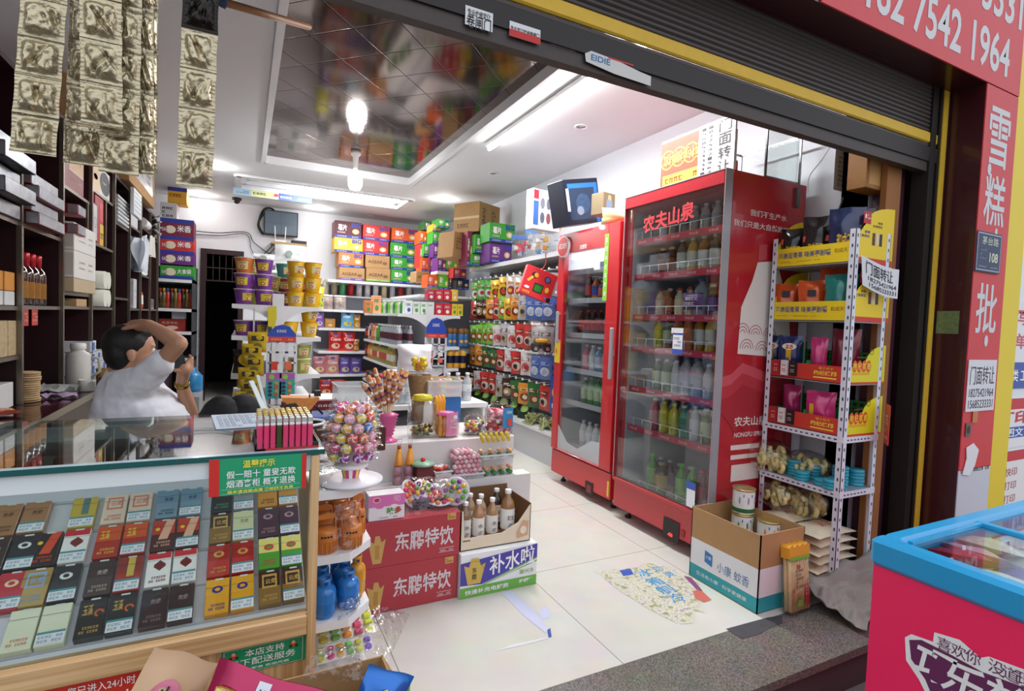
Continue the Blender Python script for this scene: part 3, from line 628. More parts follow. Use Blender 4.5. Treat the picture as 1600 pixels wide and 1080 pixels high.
def crumple(w_, h, amp, seed, nu=16, nv=16):
 rr = random.Random(seed); P_ = [[rr.uniform(-1, 1) for _ in range(nu + 1)] for _ in range(nv + 1)]
 def fn(u, v): return V(((u - .5) * w_, (v - .5) * h, amp * P_[min(nv, int(v * nv + .5))][min(nu, int(u * nu + .5))]))
 return fn
def film(name, label, pts, bulge, seed, parent=None, cat='plastic film'):
 """crumpled clear film stretched over four corner points"""
 a, b_, c, d = [V(p) for p in pts]; rr = random.Random(seed); N = 14
 R_ = [[rr.uniform(-1, 1) for _ in range(N + 1)] for _ in range(N + 1)]; nn = (b_ - a).cross(d - a).normalized()
 m = MB(); m.grid(lambda u, v: a.lerp(b_, u).lerp(d.lerp(c, u), v) + nn * (bulge * math.sin(PI * u) * math.sin(PI * v) + .008 * R_[int(v * N + .5)][int(u * N + .5)]), N, N, FILM)
 L = a; m.v = [q - L for q in m.v]
 o = m.build(name, parent, L if parent is None else None)
 return tag(o, label, cat) if parent is None else tag(o, label)
film('plastic_wrap', 'crumpled clear plastic wrap around the sweet cards on the floor', [at(495, 1040, z=.12), at(600, 1050, z=.1), at(640, 960, z=.14), at(590, 945, z=.2)], .05, 3)
film('plastic_wrap', 'clear plastic wrap over the orange toy tanks', [(RX0 + .06, RY0 - .012, .533), (RX0 + .15, RY0 + .02, .533), (RX0 + .15, RY0 + .06, .69), (RX0 + .06, RY0 + .01, .69)], .008, 4)
film('plastic_wrap', 'clear plastic wrap at the blue toy gas bottles', [(RX0 + .08, RY0 - .005, .318), (RX0 + .16, RY0 + .05, .318), (RX0 + .17, RY0 + .08, .36), (RX0 + .09, RY0 + .01, .36)], .02, 5)

# ============================================================ crisps carton at the bottom edge
c0 = at(598, 1024, y=1.2); bx1, bx0, bz1 = c0.x, c0.x - .36, c0.z
t = empty('carton', ((bx0 + bx1) / 2, 1.04, bz1 - .4), 0, 'open brown carton of crisp bags at the bottom edge in front of the counter', 'carton')
m = MB(); L = V(((bx0 + bx1) / 2, 1.04, bz1 - .4)); k = KRAFT
m.box(bx0, bx1, .88, 1.2, L.z, L.z + .004, k); m.box(bx0, bx1, 1.196, 1.2, L.z, bz1, k); m.box(bx0, bx1, .88, .884, L.z, bz1, k); m.box(bx0, bx0 + .004, .88, 1.2, L.z, bz1, k); m.box(bx1 - .004, bx1, .88, 1.2, L.z, bz1, k)
m.v = [v - L for v in m.v]; m.build('body', t)
m = MB(); m.f_([(bx1, .88, bz1), (bx1, 1.2, bz1), (bx1 + .05, 1.19, bz1 - .09), (bx1 + .05, .9, bz1 - .09)], k); m.f_([(bx1 + .0505, 1.19, bz1 - .092), (bx1 + .0005, 1.2, bz1 - .002), (bx1 + .0005, .88, bz1 - .002), (bx1 + .0505, .9, bz1 - .092)], k); m.v = [v - L for v in m.v]; m.build('flap', t)
m = MB(); m.box(bx0 + .0, bx1 - .01, .89, 1.19, -.18, bz1 - .402, KRAFT); L2 = V(((bx0 + bx1) / 2, 1.04, -.18)); m.v = [v - L2 for v in m.v]; tag(m.build('carton', None, L2), 'closed brown carton beneath the open crisps carton', 'carton')
def bag(name, label, w_, h, t_, mf_cols, loc, rot, deco=None, cat='crisps', seed=1):
 m = MB(); base = M(mf_cols, .25, .35, coat=.5) if isinstance(mf_cols, str) else mf_cols
 m.pouch(w_, h, t_, base, seed=seed, nu=18, nv=20)
 r = empty(name, loc, 0, label, cat); r.rotation_euler = rot; m.build('bag', r)
 if deco:
  d = MB(); deco(Face(d, (-w_ / 2, -t_ / 2 - .001, 0), (1, 0, 0), (0, 0, 1)))
  # the print follows the bulge of the bag
  for v in d.v:
   u, vv = v.x / w_ + .5, v.z / h
   e = max(0, min(1, (min(vv, 1 - vv) - .06) / .25)); su = max(0, math.sin(PI * max(0, min(1, u)))) ** .6
   k_ = t_ / 2 * su * math.sin(e * PI / 2) ** .8
   v.y = v.y + t_ / 2 - k_ * 1.16
  d.build('printing', r)
 return r
def chips(f, w_=.165, h=.23, col='e8c860', t1='开心果', c2='e8d060'):
 rr = random.Random(3)
 for i in range(5):
  a, b_ = w_ - .045 - i * .011, h * .84 - i * .012
  f.disc(a, b_, .016, .034, M('c89a3c', .5), .002 + i * .002, 14); f.disc(a, b_, .014, .032, M('ecd083', .5), .003 + i * .002, 14)
 f.rect(w_ * .82, h * .6, w_ * .97, h * .7, M('d8d8e0'), .003); f.scrawl(w_ * .83, h * .61, w_ * .96, h * .69, 6, M('50505a'), .004)
 f.scrawl(w_ * .2, h * .88, w_ * .8, h * .93, 8, M('f0a0b8'), .003, 1)
 f.text('薯片', w_ * .55, h * .1, w_ * .9, h * .25, M('f0b8c8'), .004); f.text('开心', w_ * .5, h * .28, w_ * .85, h * .5, M(c2), .004, .04)
 f.disc(w_ * .3, h * .18, .02, .02, M('e8e4d8'), .003); f.disc(w_ * .3, h * .18, .013, .013, M('5a9a4a'), .004)
pc = at(440, 1085, y=1.02)
bag('crisps_bag', 'large shiny magenta crisps bag lying across the open carton', .17, .24, .055, M('b01650', .22, .45, coat=.5, noise=.2, scale=6), at(512, 1160, y=1.0), (-.25, math.radians(-66), 0), chips, seed=5)
bag('crisps_bag', 'blue crisps bag with yellow chips sticking out of the open carton', .11, .14, .04, M('1a6ac0', .22, .45, coat=.5), at(565, 1165, y=1.05), (-.2, math.radians(28), 0), lambda f: [f.disc(.05 + i * .008, .085, .012, .026, M('ecd083', .5), .002 + i * .002, 12) for i in range(3)], seed=6)
bag('crisps_bag', 'small green and purple sweet bag at the right of the open carton', .07, .07, .03, M('7ab85a', .3, .3), at(618, 1120, y=1.08), (-.3, math.radians(10), .2), lambda f: [f.disc(.02 + .012 * i, .03 + .006 * (i % 2), .007, .007, M(['8a3a9a', 'd84a6a', 'f0e0f0', '5a3a20'][i]), .002) for i in range(4)], seed=7)
def fire(f):
 f.disc(.055, .21, .03, .05, M('d87a94', .6), .002); f.text('火', .04, .22, .07, .25, BLACK, .004); f.text('爆', .04, .18, .07, .21, BLACK, .004); f.disc(.1, .23, .014, .02, M('d87a94', .6), .002)
bag('paper_bag', 'pointed beige paper snack bag with pink blots in front of the counter', .12, .3, .04, M('cda985', .6), at(243, 1024, y=1.12) + V((-.10, 0, -.29)), (-.12, math.radians(30), 0), fire, 'snack bag', seed=8)
film('plastic_wrap', 'clear plastic liner bag spilling out of the crisps carton', [at(470, 1060, y=1.15), at(570, 1065, y=1.12), at(560, 1005, y=1.19), at(490, 1018, y=1.2)], .03, 9)
# ============================================================ dark wall cabinet on the left
MARO = M('33141a', .45, noise=.1, scale=5); POST = M('8a7f70', .3, .7); XC = -1.0
PY = {28: 3.456, 93: 4.13, 139: 4.816, 175: 5.57, 199: 6.24, 217: 6.865, 232: 7.5, 244: 8.11, 0: 3.21, -40: 2.75}
CT = 2.42
cab = empty('wall_cabinet', (-1.2, 5.4, 0), 0, 'tall dark red open shelving cabinet with metal posts along the left wall', 'cabinet'); KL = (-1.2, 5.4, 0)
b = MB(); b.box(XL, XL + .02, 2.3, 8.12, .8, CT, MARO); wb(b, 'back_panel', cab, KL)
b = MB(); b.box(XL, XC, 2.3, 8.12, CT, CT + .03, MARO); wb(b, 'top_panel', cab, KL)
for k, y in PY.items():
 if k == 0: continue
 b = MB(); b.box(XL + .02, XC, y - .009, y + .009, .8, CT, MARO); wb(b, 'partition', cab, KL)
 b = MB(); b.box(XC - .002, XC + .02, y - .012, y + .012, .8, CT, POST); wb(b, 'post', cab, KL)
def lvl(px, py): return at(px, py, x=XC).z
SHV = [(-40, 28, lvl(5, 337)), (-40, 28, 1.29), (-40, 28, lvl(0, 560)), (28, 93, lvl(60, 359)), (28, 93, 1.295), (93, 139, lvl(108, 294)), (93, 139, lvl(120, 458)), (93, 139, 1.3), (139, 175, lvl(158, 305)), (139, 175, lvl(150, 380)), (139, 175, 1.3),
       (175, 199, lvl(186, 350)), (175, 199, lvl(185, 465)), (199, 217, lvl(205, 352)), (199, 217, lvl(208, 418)), (199, 217, 1.3), (217, 232, lvl(224, 356)), (217, 232, lvl(224, 430)), (217, 232, 1.3), (232, 244, lvl(238, 372)), (232, 244, 1.3)]
for a, c, z in SHV:
 b = MB(); b.box(XL + .02, XC + .0, PY[a] + .009, PY[c] - .009, z - .02, z, MARO); b.box(XC, XC + .006, PY[a] + .009, PY[c] - .009, z - .02, z, POST); wb(b, 'shelf', cab, KL)
def shz(a, i): return [q[2] for q in SHV if q[0] == a][i]
# subdivider
for (k, y, z0, z1) in ((122, 4.725, shz(93, 1), shz(93, 0) - .02), (164, 5.28, shz(139, 1), shz(139, 0) - .02)):
 b = MB(); b.box(XL + .02, XC, y - .008, y + .008, z0, z1, MARO); b.box(XC, XC + .012, y - .01, y + .01, z0, z1, POST); wb(b, 'partition', cab, KL)
# base cupboard with its worktop
cup = empty('base_cupboard', (-1.1, 5, 0), 0, 'long low dark red cupboard with shiny worktop under the wall cabinet', 'cabinet'); UL = (-1.1, 5, 0)
b = MB(); b.box(XL, -.82, 2.3, 8.12, 0, .77, MARO); wb(b, 'body', cup, UL)
b = MB(); b.box(XL, -.79, 2.28, 8.12, .77, .798, M('4a1a20', .15, noise=.2, scale=8, coat=.5)); b.box(-.79, -.785, 2.28, 8.12, .765, .8, M('a59a86', .35, .5)); wb(b, 'worktop', cup, UL)
for i in range(7):
 y = 2.4 + i * .8
 b = MB(); b.box(-.82, -.806, y, y + .76, .58, .75, M('5a5048', .4)); d_ = wb(b, 'drawer', cup, UL)
 b = MB(); b.box(-.806, -.795, y + .3, y + .46, .66, .675, STEEL); wb(b, 'handle', d_, UL)
 b = MB(); b.box(-.82, -.806, y, y + .76, .04, .56, MARO); wb(b, 'cupboard_door', cup, UL)
# ---- goods in it: fronts look towards +x
def goods(name, label, y0, y1, z, h, d, col, deco=None, x=XC, cat='box', rz=0, group=None, bev=.003):
 m = MB(); w_ = y1 - y0; m.box(-d, 0, -w_ / 2, w_ / 2, 0, h, M(col, .45) if isinstance(col, str) else col, bev=bev)
 if deco: deco(Face(m, (0, -w_ / 2, 0), (0, 1, 0), (0, 0, 1)), w_, h, Face(m, (-d, -w_ / 2, 0), (1, 0, 0), (0, 0, 1)), d)
 return tag(m.build(name, None, (x, (y0 + y1) / 2, z + .0008), rz), label, cat, group)
SILV = M('b4b8c0', .25, .5, noise=.5, scale=25)
def sil(f, w_, h, g, d): f.rect(.004, .004, w_ - .004, h - .004, SILV); g.rect(d - .05, .004, d - .003, h - .004, SILV)
def shared(key, fn):
 if key not in _pro: _pro[key] = fn()
 return _pro[key]
z = shz(28, 0)
for i in range(4):
 goods('cigarette_carton', 'dark red cigarette carton with shiny wrapped end, %s from the bottom of the stack' % ORD[i], 3.5, 3.93, z + i * .066, .062, .3, ('8a1420' if i % 2 == 1 else '6a2028'), sil, x=XC + .07 - .03 * (i % 2), group='red cigarette cartons in the wall cabinet')
for i in range(2): goods('cigarette_carton', 'short red carton with silver end right of the cabinet post, %s one' % ('lower', 'upper')[i], 4.16, 4.34, shz(28, 0) + .04 + i * .12, .06, .12, '9a1828', sil, x=XC + .08)
for i in range(5): goods('cigarette_carton', 'black carton with silver wrapped end at the far left, %s from the bottom' % ORD[i], 3.02 + .02 * (i % 2), 3.42, shz(-40, 0) + i * .075, .068, .3, '1c1a20', sil, x=XC + .02 + .06 * (i % 2), group='black cigarette cartons at the left edge')
def giftb(f, w_, h, g, d): f.rect(.3 * w_, .45 * h, w_ * .98, h * .97, M('d9b48a', .5)); f.rect(.3 * w_, .42 * h, w_ * .98, .45 * h, M('f0e0d0')); f.scrawl(.4 * w_, .65 * h, .85 * w_, .75 * h, 7, M('8a3020')); f.scrawl(.4 * w_, .2 * h, .85 * w_, .3 * h, 8, M('d0b090')); f.rect(.02, .5 * h, .28 * w_, h * .95, SILV)
goods('gift_box', 'dark red and beige gift box on the upper cabinet shelf', 4.16, 4.66, shz(93, 0) - .0, .28, .2, '8a1c24', giftb)
def rnd(f, w_, h, g, d): f.rect(0, 0, w_ * .42, h * .98, M('e0bd86', .4)); f.disc(w_ * .22, h * .5, w_ * .1, h * .1, M('b58030')); f.disc(w_ * .72, h * .5, w_ * .27, h * .42, M('1e1e20'), .002, 24); f.scrawl(w_ * .55, h * .45, w_ * .9, h * .55, 6, WHITE, .003)
goods('gift_box', 'white box with a black disc and gold end on the upper shelf', 4.86, 5.45, shz(139, 0), .21, .2, 'e8e6e2', rnd)
def redy(f, w_, h, g, d): f.rect(w_ * .55, 0, w_, h * .45, M('e8c83a')); f.scrawl(w_ * .6, h * .1, w_ * .95, h * .3, 4, M('8a2020')); f.rect(w_ * .5, h * .5, w_ * .95, h * .9, M('e0505a'))
goods('liquor_box', 'red box with yellow corner beside the black picture frame', 4.98, 5.24, shz(139, 1) + .0, .36, .14, 'b81f2c', redy)
def fr_(f, w_, h, g, d): f.rect(.012, .012, w_ - .012, h - .012, M('d8d8dc')); f.ring(w_ * .5, h * .5, w_ * .25, w_ * .3, M('8a8a90'), .002)
goods('picture_frame', 'black framed picture with a grey ring standing on the cabinet shelf', 4.84, 4.97, shz(139, 1), .28, .03, '17171a', fr_, x=XC + .015, cat='frame')
def wl(f, w_, h, g, d): f.scrawl(w_ * .2, h * .55, w_ * .85, h * .65, 9, M('a8a8a8')); f.scrawl(w_ * .2, h * .35, w_ * .85, h * .42, 9, M('b0b0b0')); g.rect(d - .07, h * .1, d - .005, h * .9, M('d0ccc4'))
z = shz(93, 1); 
for i, (hh, c, lb) in enumerate(((.085, 'cbb896', 'beige flat box under the two white boxes'), (.17, 'ecebe6', 'plain white box on the beige box, lower of two'), (.17, 'efeeea', 'white box with faint grey print, top of the white stack'))):
 goods('box', lb, 4.17, 4.7, z, hh, .3, c, wl if i else None, x=XC + .06); z += hh + .002
# kitchen-roll bundle
for i, (yy, zz) in enumerate(((4.98, 0), (5.1, 0), (4.98, .135), (5.1, .135))):
 m = MB(); m.cyl((-.2, 0, .068), (0.03, 0, .068), .064, M('e9ecdf', .7), 18); m.cyl((-.2, 0, .068), (-.06, 0, .068), .066, M('d8d23a' if i > 1 else '3f9a3a', .5), 18); m.cyl((-.1, 0, .068), (-.07, 0, .068), .067, M('2f8a3a', .5), 18)
 tag(m.build('tissue_roll', None, (XC + .05, yy - .08, 1.3 + zz), 0), ('white tissue roll with green wrapper, lower %s of the bundle of four' if i < 2 else 'white tissue roll with yellow-green wrapper, upper %s of the bundle of four') % ('left', 'right')[i % 2], 'tissue roll', 'tissue rolls in the wall cabinet')
m = MB(); m.box(-.2, 0, -.13, .13, 0, .05, M('c9a878', .7)); tag(m.build('box', None, (XC, 4.62, 1.301)), 'small brown box left of the tissue rolls', 'box')
# liquor bottles with red caps
def liquor():
 b = MB(); b.lathe([(.03, 0), (.033, .005), (.033, .13), (.028, .15), (.014, .17), (.013, .19)], M('3a1a10', .1, coat=.8), n=12)
 l = MB(); l.lathe([(.0335, .03), (.0335, .1)], M('b07a30', .3, .3, noise=.5, scale=60), n=12, caps=False)
 c = MB(); c.lathe([(.016, .165), (.017, .22), (.014, .225)], M('c01a2a', .3, .2), n=12)
 return [('bottle', b), ('label', l), ('cap', c)]
for i in range(9):
 y = 3.54 + (i % 5) * .095; x = XC - .05 - .09 * (i // 5)
 put(proto('liquor', liquor), 'liquor_bottle', 'dark liquor bottle with red cap, %s row in the left cabinet, %s from the left' % (('front', 'back')[i // 5], ORD[i % 5]), 'bottle', (x, y, 1.296), group='red-capped liquor bottles', scale=1.25)
for i in range(2): goods('price_tag', 'red paper tag hanging below the liquor bottle shelf, %s' % ('left one', 'right one')[i], 3.5 + i * .12, 3.57 + i * .14, 1.19, .085, .002, 'c0392e', lambda f, w_, h, g, d: f.scrawl(.01, .02, w_ - .01, .07, 4, M('f0c0b0'), rows=3), x=XC + .01, cat='tag')
for i in range(4): goods('box', '%s box on the low left-edge shelf, %s' % (('amber', 'amber', 'white', 'white')[i], ('left', 'right')[i % 2]), 3.16 + .14 * (i % 2), 3.28 + .14 * (i % 2), (1.291 + .07 * (i < 2)), .09 if i < 2 else .068, .12, ('d8902a', 'd8902a', 'd8dcdc', 'd8dcdc')[i])
for i in range(3): goods('box', 'pale gold patterned box at the left edge above the worktop, %s' % ORD[i], 3.12 + .11 * i, 3.22 + .11 * i, shz(-40, 2) + .0, .17, .1, M('c9b48a', .5, noise=.5, scale=40))
goods('box', 'white box stack at the left edge, lower shelf', 3.1, 3.4, .801, .12, .15, 'e4e6e6')
# silver trays / foam packs
for i in range(7): goods('foam_tray', 'white ribbed foam tray stack in the cabinet, %s from the bottom' % ORD[i], 5.62, 6.1, shz(175, 0) + i * .034, .022, .2, 'd5d9dc', x=XC + .03, cat='tray', group='foam trays in the wall cabinet')
goods('foam_tray', 'white foam tray leaning on edge against the stack', 5.95, 6.35, shz(175, 0) + .12, .24, .03, 'e2e6ea', lambda f, w_, h, g, d: [f.rect(.03, h * k / 6, w_ - .03, h * k / 6 + .01, M('a9b0b8')) for k in range(1, 6)], x=XC + .09, cat='tray')
goods('box', 'white carton on the far cabinet shelf', 6.3, 6.75, shz(199, 0), .2, .2, 'd0d4d8')
m = MB(); m.cyl((0, -.2, .05), (0, .12, .05), .048, M('e6e6e4', .6), 14); tag(m.build('paper_roll', None, (XC, 7.2, shz(217, 0) + .003)), 'white paper roll lying on the far upper cabinet shelf', 'roll')
for i in range(8): 
 m = MB(); m.bar((.05, -.25, 0), (-.05 + random.random() * .1, .25, .03 * random.random()), .02, .012, M('dcdcdc', .4)); tag(m.build('cable_duct', None, (XC, 7.85, shz(232, 0) + .012 + i * .035), .2 * (i % 2)), 'white plastic strip in the pile at the far cabinet end, %s up' % ORD[i], 'strip', 'white strips in the far cabinet cell')
goods('box', 'pale blue box in the middle cabinet cell above the hanging bag', 6.3, 6.7, shz(199, 1) + .0, .3, .2, '8fb0c8', sil)
goods('box', 'yellow and white box in the far cabinet cell', 6.95, 7.35, shz(217, 1), .16, .2, 'd8cf9a', wl); goods('box', 'beige box stacked in the far cabinet cell', 7.0, 7.4, shz(217, 1) + .163, .14, .2, 'cbbfa8', wl)
goods('box', 'blue and white pack standing on the lower far shelf', 6.28, 6.5, 1.301, .28, .18, '3f78b8', sil); goods('box', 'white upright pack right of the blue one', 6.56, 6.72, 1.301, .3, .16, 'd8d8da', wl)
goods('box', 'small white blue box on the last low cabinet shelf', 7.6, 7.9, 1.301, .12, .16, 'cfd8e8', sil)
m = MB(); m.lathe([(.05, 0), (.055, .03), (.05, .17), (.03, .2), (.03, .24), (.001, .25)], M('c8552a', .4), n=12); m.lathe([(.0555, .05), (.0525, .15)], WHITE, n=12, caps=False); tag(m.build('bottle', None, (XC - .05, 7.1, 1.301)), 'orange bottle with white label on the low far shelf', 'bottle')
# white carrier bag hanging
m = MB(); rr = random.Random(2)
m.grid(lambda u, v: V((.03 + .03 * math.sin(u * 9 + v * 4), (u - .5) * (.22 + .35 * v * (1 - v) * 2), -.34 * v + .03 * math.sin(u * 12))), 14, 14, M('d4dce6', .4, alpha=.85)); m.grid(lambda u, v: V((-.03 - .03 * math.sin(u * 7 + v * 5), (u - .5) * (.22 + .35 * v * (1 - v) * 2), -.34 * v)), 10, 10, M('d4dce6', .4, alpha=.85))
tag(m.build('carrier_bag', None, (XC + .06, 6.55, shz(199, 0) - .1)), 'translucent white carrier bag hanging on a cabinet post', 'bag')
m = MB(); m.grid(lambda u, v: V((.02 + .02 * math.sin(u * 9), (u - .5) * .2 * (1 + v), -.22 * v)), 8, 8, M('dad8d0', .5, alpha=.9)); tag(m.build('carrier_bag', None, (XC + .05, 7.15, shz(217, 0) - .08)), 'small pale carrier bag hanging beside the far cabinet cell', 'bag')
# ---- worktop clutter
def onw(px, py): return at(px, py, z=.8)
p = onw(122, 606); t = empty('vacuum_flask', p, .2, 'white vacuum flask with handle standing on the dark worktop', 'flask')
b = MB(); b.lathe([(.058, 0), (.062, .006), (.062, .2), (.055, .215), (.035, .225), (.033, .238)], M('dcdad4', .35), n=22); b.build('body', t)
b = MB(); b.lathe([(.036, .236), (.04, .24), (.04, .27), (.034, .276), (.001, .277)], WHITE, n=20); b.build('lid', t)
b = MB(); b.tube([(.06, 0, .19), (.1, 0, .18), (.105, 0, .1), (.06, 0, .06)], .009, M('b8b6b0', .4)); b.build('handle', t)
p = onw(136, 611); t = empty('mug', p, 2.2, 'small white mug with handle in front of the flask', 'mug')
b = MB(); b.lathe([(.04, 0), (.043, .004), (.043, .068), (.04, .068), (.038, .01)], M('e2e0da', .3), n=18, caps=True); b.build('cup', t)
b = MB(); b.tube([(.042, 0, .058), (.065, 0, .055), (.068, 0, .028), (.042, 0, .015)], .005, M('e2e0da', .3), 6); b.build('handle', t)
p = onw(62, 606)
def ballmf(u, v): return BO if (math.sin(u * 12.6 + 2) * math.sin(v * 9.4) > -.1) else BW
BO, BW = M('c85a30', .35, coat=.4), M('e8e0d6', .35, coat=.4)
m = MB(); m.grid(lambda u, v: V((math.cos(u * 2 * PI) * math.sin(v * PI), math.sin(u * 2 * PI) * math.sin(v * PI), -math.cos(v * PI))) * .082, 24, 16, BO, True, ballmf)
bp_ = onw(62, 600); tag(m.build('toy_ball', None, (bp_.x - .08, bp_.y + .05, .8 + .16)), 'orange and white patterned ball resting on the cracker stack and bags', 'ball')
cp = onw(41, 628)
for i in range(14):
 m = shared('cracker', lambda: (lambda q: (q.lathe([(.05, 0), (.058, .003), (.058, .009), (.05, .011)], M('c9ad80', .8, noise=.2, scale=60), n=14), q.data('cracker'))[1])(MB()))
 o = bpy.data.objects.new('flat_cake', m); COL.objects.link(o); o.location = (cp.x + random.uniform(-.005, .005), cp.y + random.uniform(-.005, .005), .7995 + i * .0112); tag(o, 'round beige flat cake, %s from the bottom of its stack' % ORD[i], 'flat cake', 'stack of round flat cakes')
m = MB(); f = crumple(.32, .2, .02, 4); m.grid(lambda u, v: f(u, v), 14, 14, M('cfd4d0', .3, alpha=.75)); q = onw(66, 615); tag(m.build('carrier_bag', None, (q.x, q.y + .02, .83)), 'crumpled clear carrier bag lying on the worktop by the ball', 'bag')
m = MB(); f2 = crumple(.22, .1, .012, 5); m.grid(lambda u, v: f2(u, v), 10, 8, M('b9a0c8', .6)); q = onw(80, 622); tag(m.build('wrapping_paper', None, (q.x, q.y, .816), .3), 'crumpled lilac paper lying on the dark worktop', 'paper')
bag('snack_bag', 'flat red and orange snack bag at the left end of the worktop', .12, .16, .02, 'c8402a', onw(12, 652) + V((0, 0, .012)), (-PI / 2 + .03, 0, .6), lambda f: f.rect(.02, .04, .1, .08, M('e8b040'), .002), 'snack bag', 21)
for i in range(7):
 q = onw(150 + (i % 2) * 14, 596); x = -1.16 + .0 * i; y = 4.85 + (i % 3) * .17; zz = .801 + (i // 3) * .085
 def tp(f, w_, h, g, d): f.rect(w_ * .3, h * .15, w_ * .7, h * .85, M('3f78c8')); f.scrawl(w_ * .05, h * .3, w_ * .95, h * .6, 7, M('9aa6b4'))
 goods('tissue_pack', 'white and blue tissue pack on the worktop, %s layer, %s from the left' % (ORD[i // 3], ORD[i % 3]), y - .08, y + .08, zz, .08, .2, 'dde2ea', tp, x=-.98, cat='tissue pack', group='tissue packs behind the seated man')
m = MB(); m.lathe([(.06, 0), (.06, .1), (.056, .105), (.001, .106)], M('b08a3c', .3, .5), n=16); tag(m.build('tea_tin', None, onw(168, 604) + V((-.02, .1, 0))), 'round gold tea tin on the worktop behind the man', 'tin')
m = MB(); m.lathe([(.05, 0), (.05, .09), (.001, .091)], M('4a5a30', .3, .3), n=16); tag(m.build('tea_tin', None, onw(160, 612) + V((.03, .0, 0))), 'short dark green tin on the worktop edge', 'tin')
# carton on top of the cabinet
def wrap(f, w_, h, g, d): f.rect(w_ * .1, h * .25, w_ * .9, h * .98, M('c9c9cc', .3, noise=.3, scale=15)); f.scrawl(w_ * .2, h * .4, w_ * .8, h * .7, 8, M('8a7a6a'), .002, 2)
goods('carton', 'brown film-wrapped carton lying on top of the left cabinet', 5.9, 7.4, CT + .03, .42, .36, KRAFT, wrap, x=XC + .06, cat='carton')
goods('carton', 'plain brown carton on the cabinet top behind the foil sachets', 4.3, 5.7, CT + .03, .3, .36, KRAFT, None, x=XC + .02, cat='carton')

# ============================================================ foil sachet strips hanging over the counter
FOIL = M('bdb193', .27, .92, bump=.6, scale=45, noise=.25); FOIL_DARK_REFL = M('1f1a14', .25, .6)
def foil(name_i, top, bot, w_, nseg, label, seed, dy=0, y=1.28, dark=0):
 a = at(*top, y=y + dy); c = at(*bot, y=y + dy); d = c - a; L = d.length; rr = random.Random(seed)
 r = empty('sachet_strip', a, 0, label, 'sachet strip', 'strips of gold foil sachets')
 wm = at(top[0] + w_, top[1], y=y + dy).x - a.x; dn = d.normalized(); hs = L / nseg
 for k in range(nseg):
  m = MB(); ph = [rr.uniform(0, 6.3) for _ in range(8)]
  fold = [(rr.uniform(.1, .9), rr.uniform(-2.4, 2.4), rr.uniform(.25, .8), rr.uniform(.004, .009)) for _ in range(5)]
  def sh(u, v, sg):
   e = min(1, max(0, min(u - .09, .91 - u) / .16)) * min(1, max(0, min(v - .1, .9 - v) / .16)); e = math.sin(e * PI / 2)
   z = .013 * e
   for (c0, sl, vc, am) in fold: z -= am * e * math.exp(-(((u - c0) - (v - vc) * sl * .4) / .055) ** 2) * (1 if v > vc - .35 else .3)
   z += .0012 * math.sin(v * 60 + ph[1]) * (1 - e) + .002 * e * math.sin(u * 22 + ph[2] + 6 * v) * math.sin(v * 17 + ph[3])
   x = (u - .5) * wm * (1 - .04 * math.sin(PI * v)) + wm / 2
   return V((x, 0, 0)) + dn * (hs * (k + .01 + v * .98)) + V((0, -sg * z - .0006 * sg, 0))
  mm = FOIL_DARK_REFL if (dark and k == 0) else FOIL  # dark reflection on the top sachet is put into its foil colour
  m.grid(lambda u, v: sh(u, v, 1), 26, 26, mm); m.grid(lambda u, v: sh(1 - u, v, -.7), 8, 8, mm)
  m.build('sachet', r)
 return r
foil(0, (36, -70), (14, 236), 74, 5, 'gold foil sachet strip at the far left of the hanging bunch', 1)
foil(1, (112, -60), (98, 254), 60, 5, 'gold foil sachet strip second from left, partly covered', 2, .03)
foil(2, (122, -80), (126, 192), 68, 4, 'short gold foil strip hanging in front of the bunch', 3, -.03, dark=0)
foil(3, (160, -60), (154, 268), 64, 5, 'gold foil sachet strip in the middle of the bunch, lowest end', 4, .0)
foil(4, (184, -50), (186, 262), 36, 5, 'narrow-looking gold foil strip right of the middle', 5, .05)
foil(5, (212, -50), (214, 272), 28, 5, 'gold foil strip turned edge-on at the right of the bunch', 6, .02)
foil(6, (228, -50), (226, 268), 20, 5, 'last gold foil strip at the right side of the bunch', 7, .06)
foil(7, (285, -20), (275, 288), 58, 5, 'single gold foil sachet strip hanging apart on the right', 8, -.02, dark=1)
m = MB(); m.cyl((-1.3, 1.32, 2.42), (0.1, 1.3, 2.42), .012, M('6a5a48', .5, .4), 10); tag(m.build('hanging_rail'), 'metal rail carrying the foil sachet strips under the shutter', 'rail')
a, c = at(345, 2, y=1.75), at(483, 42, y=2.1)
t = empty('wooden_pole', a, 0, 'wooden pole with a hooked end jutting in below the ceiling', 'pole'); b = MB(); b.cyl((0, 0, 0), c - a, .011, M('a5744c', .5), 10); b.build('shaft', t)
b = MB(); b.cyl((-.01, 0, .003), (.015, .004, -.003), .014, M('1c3c5a', .5), 10); b.build('grip', t); b = MB(); q = c - a; b.tube([q, q + V((.015, 0, -.01)), q + V((.01, 0, -.035)), q + V((.012, 0, .05))], .0022, STEEL, 6); b.build('hook', t)

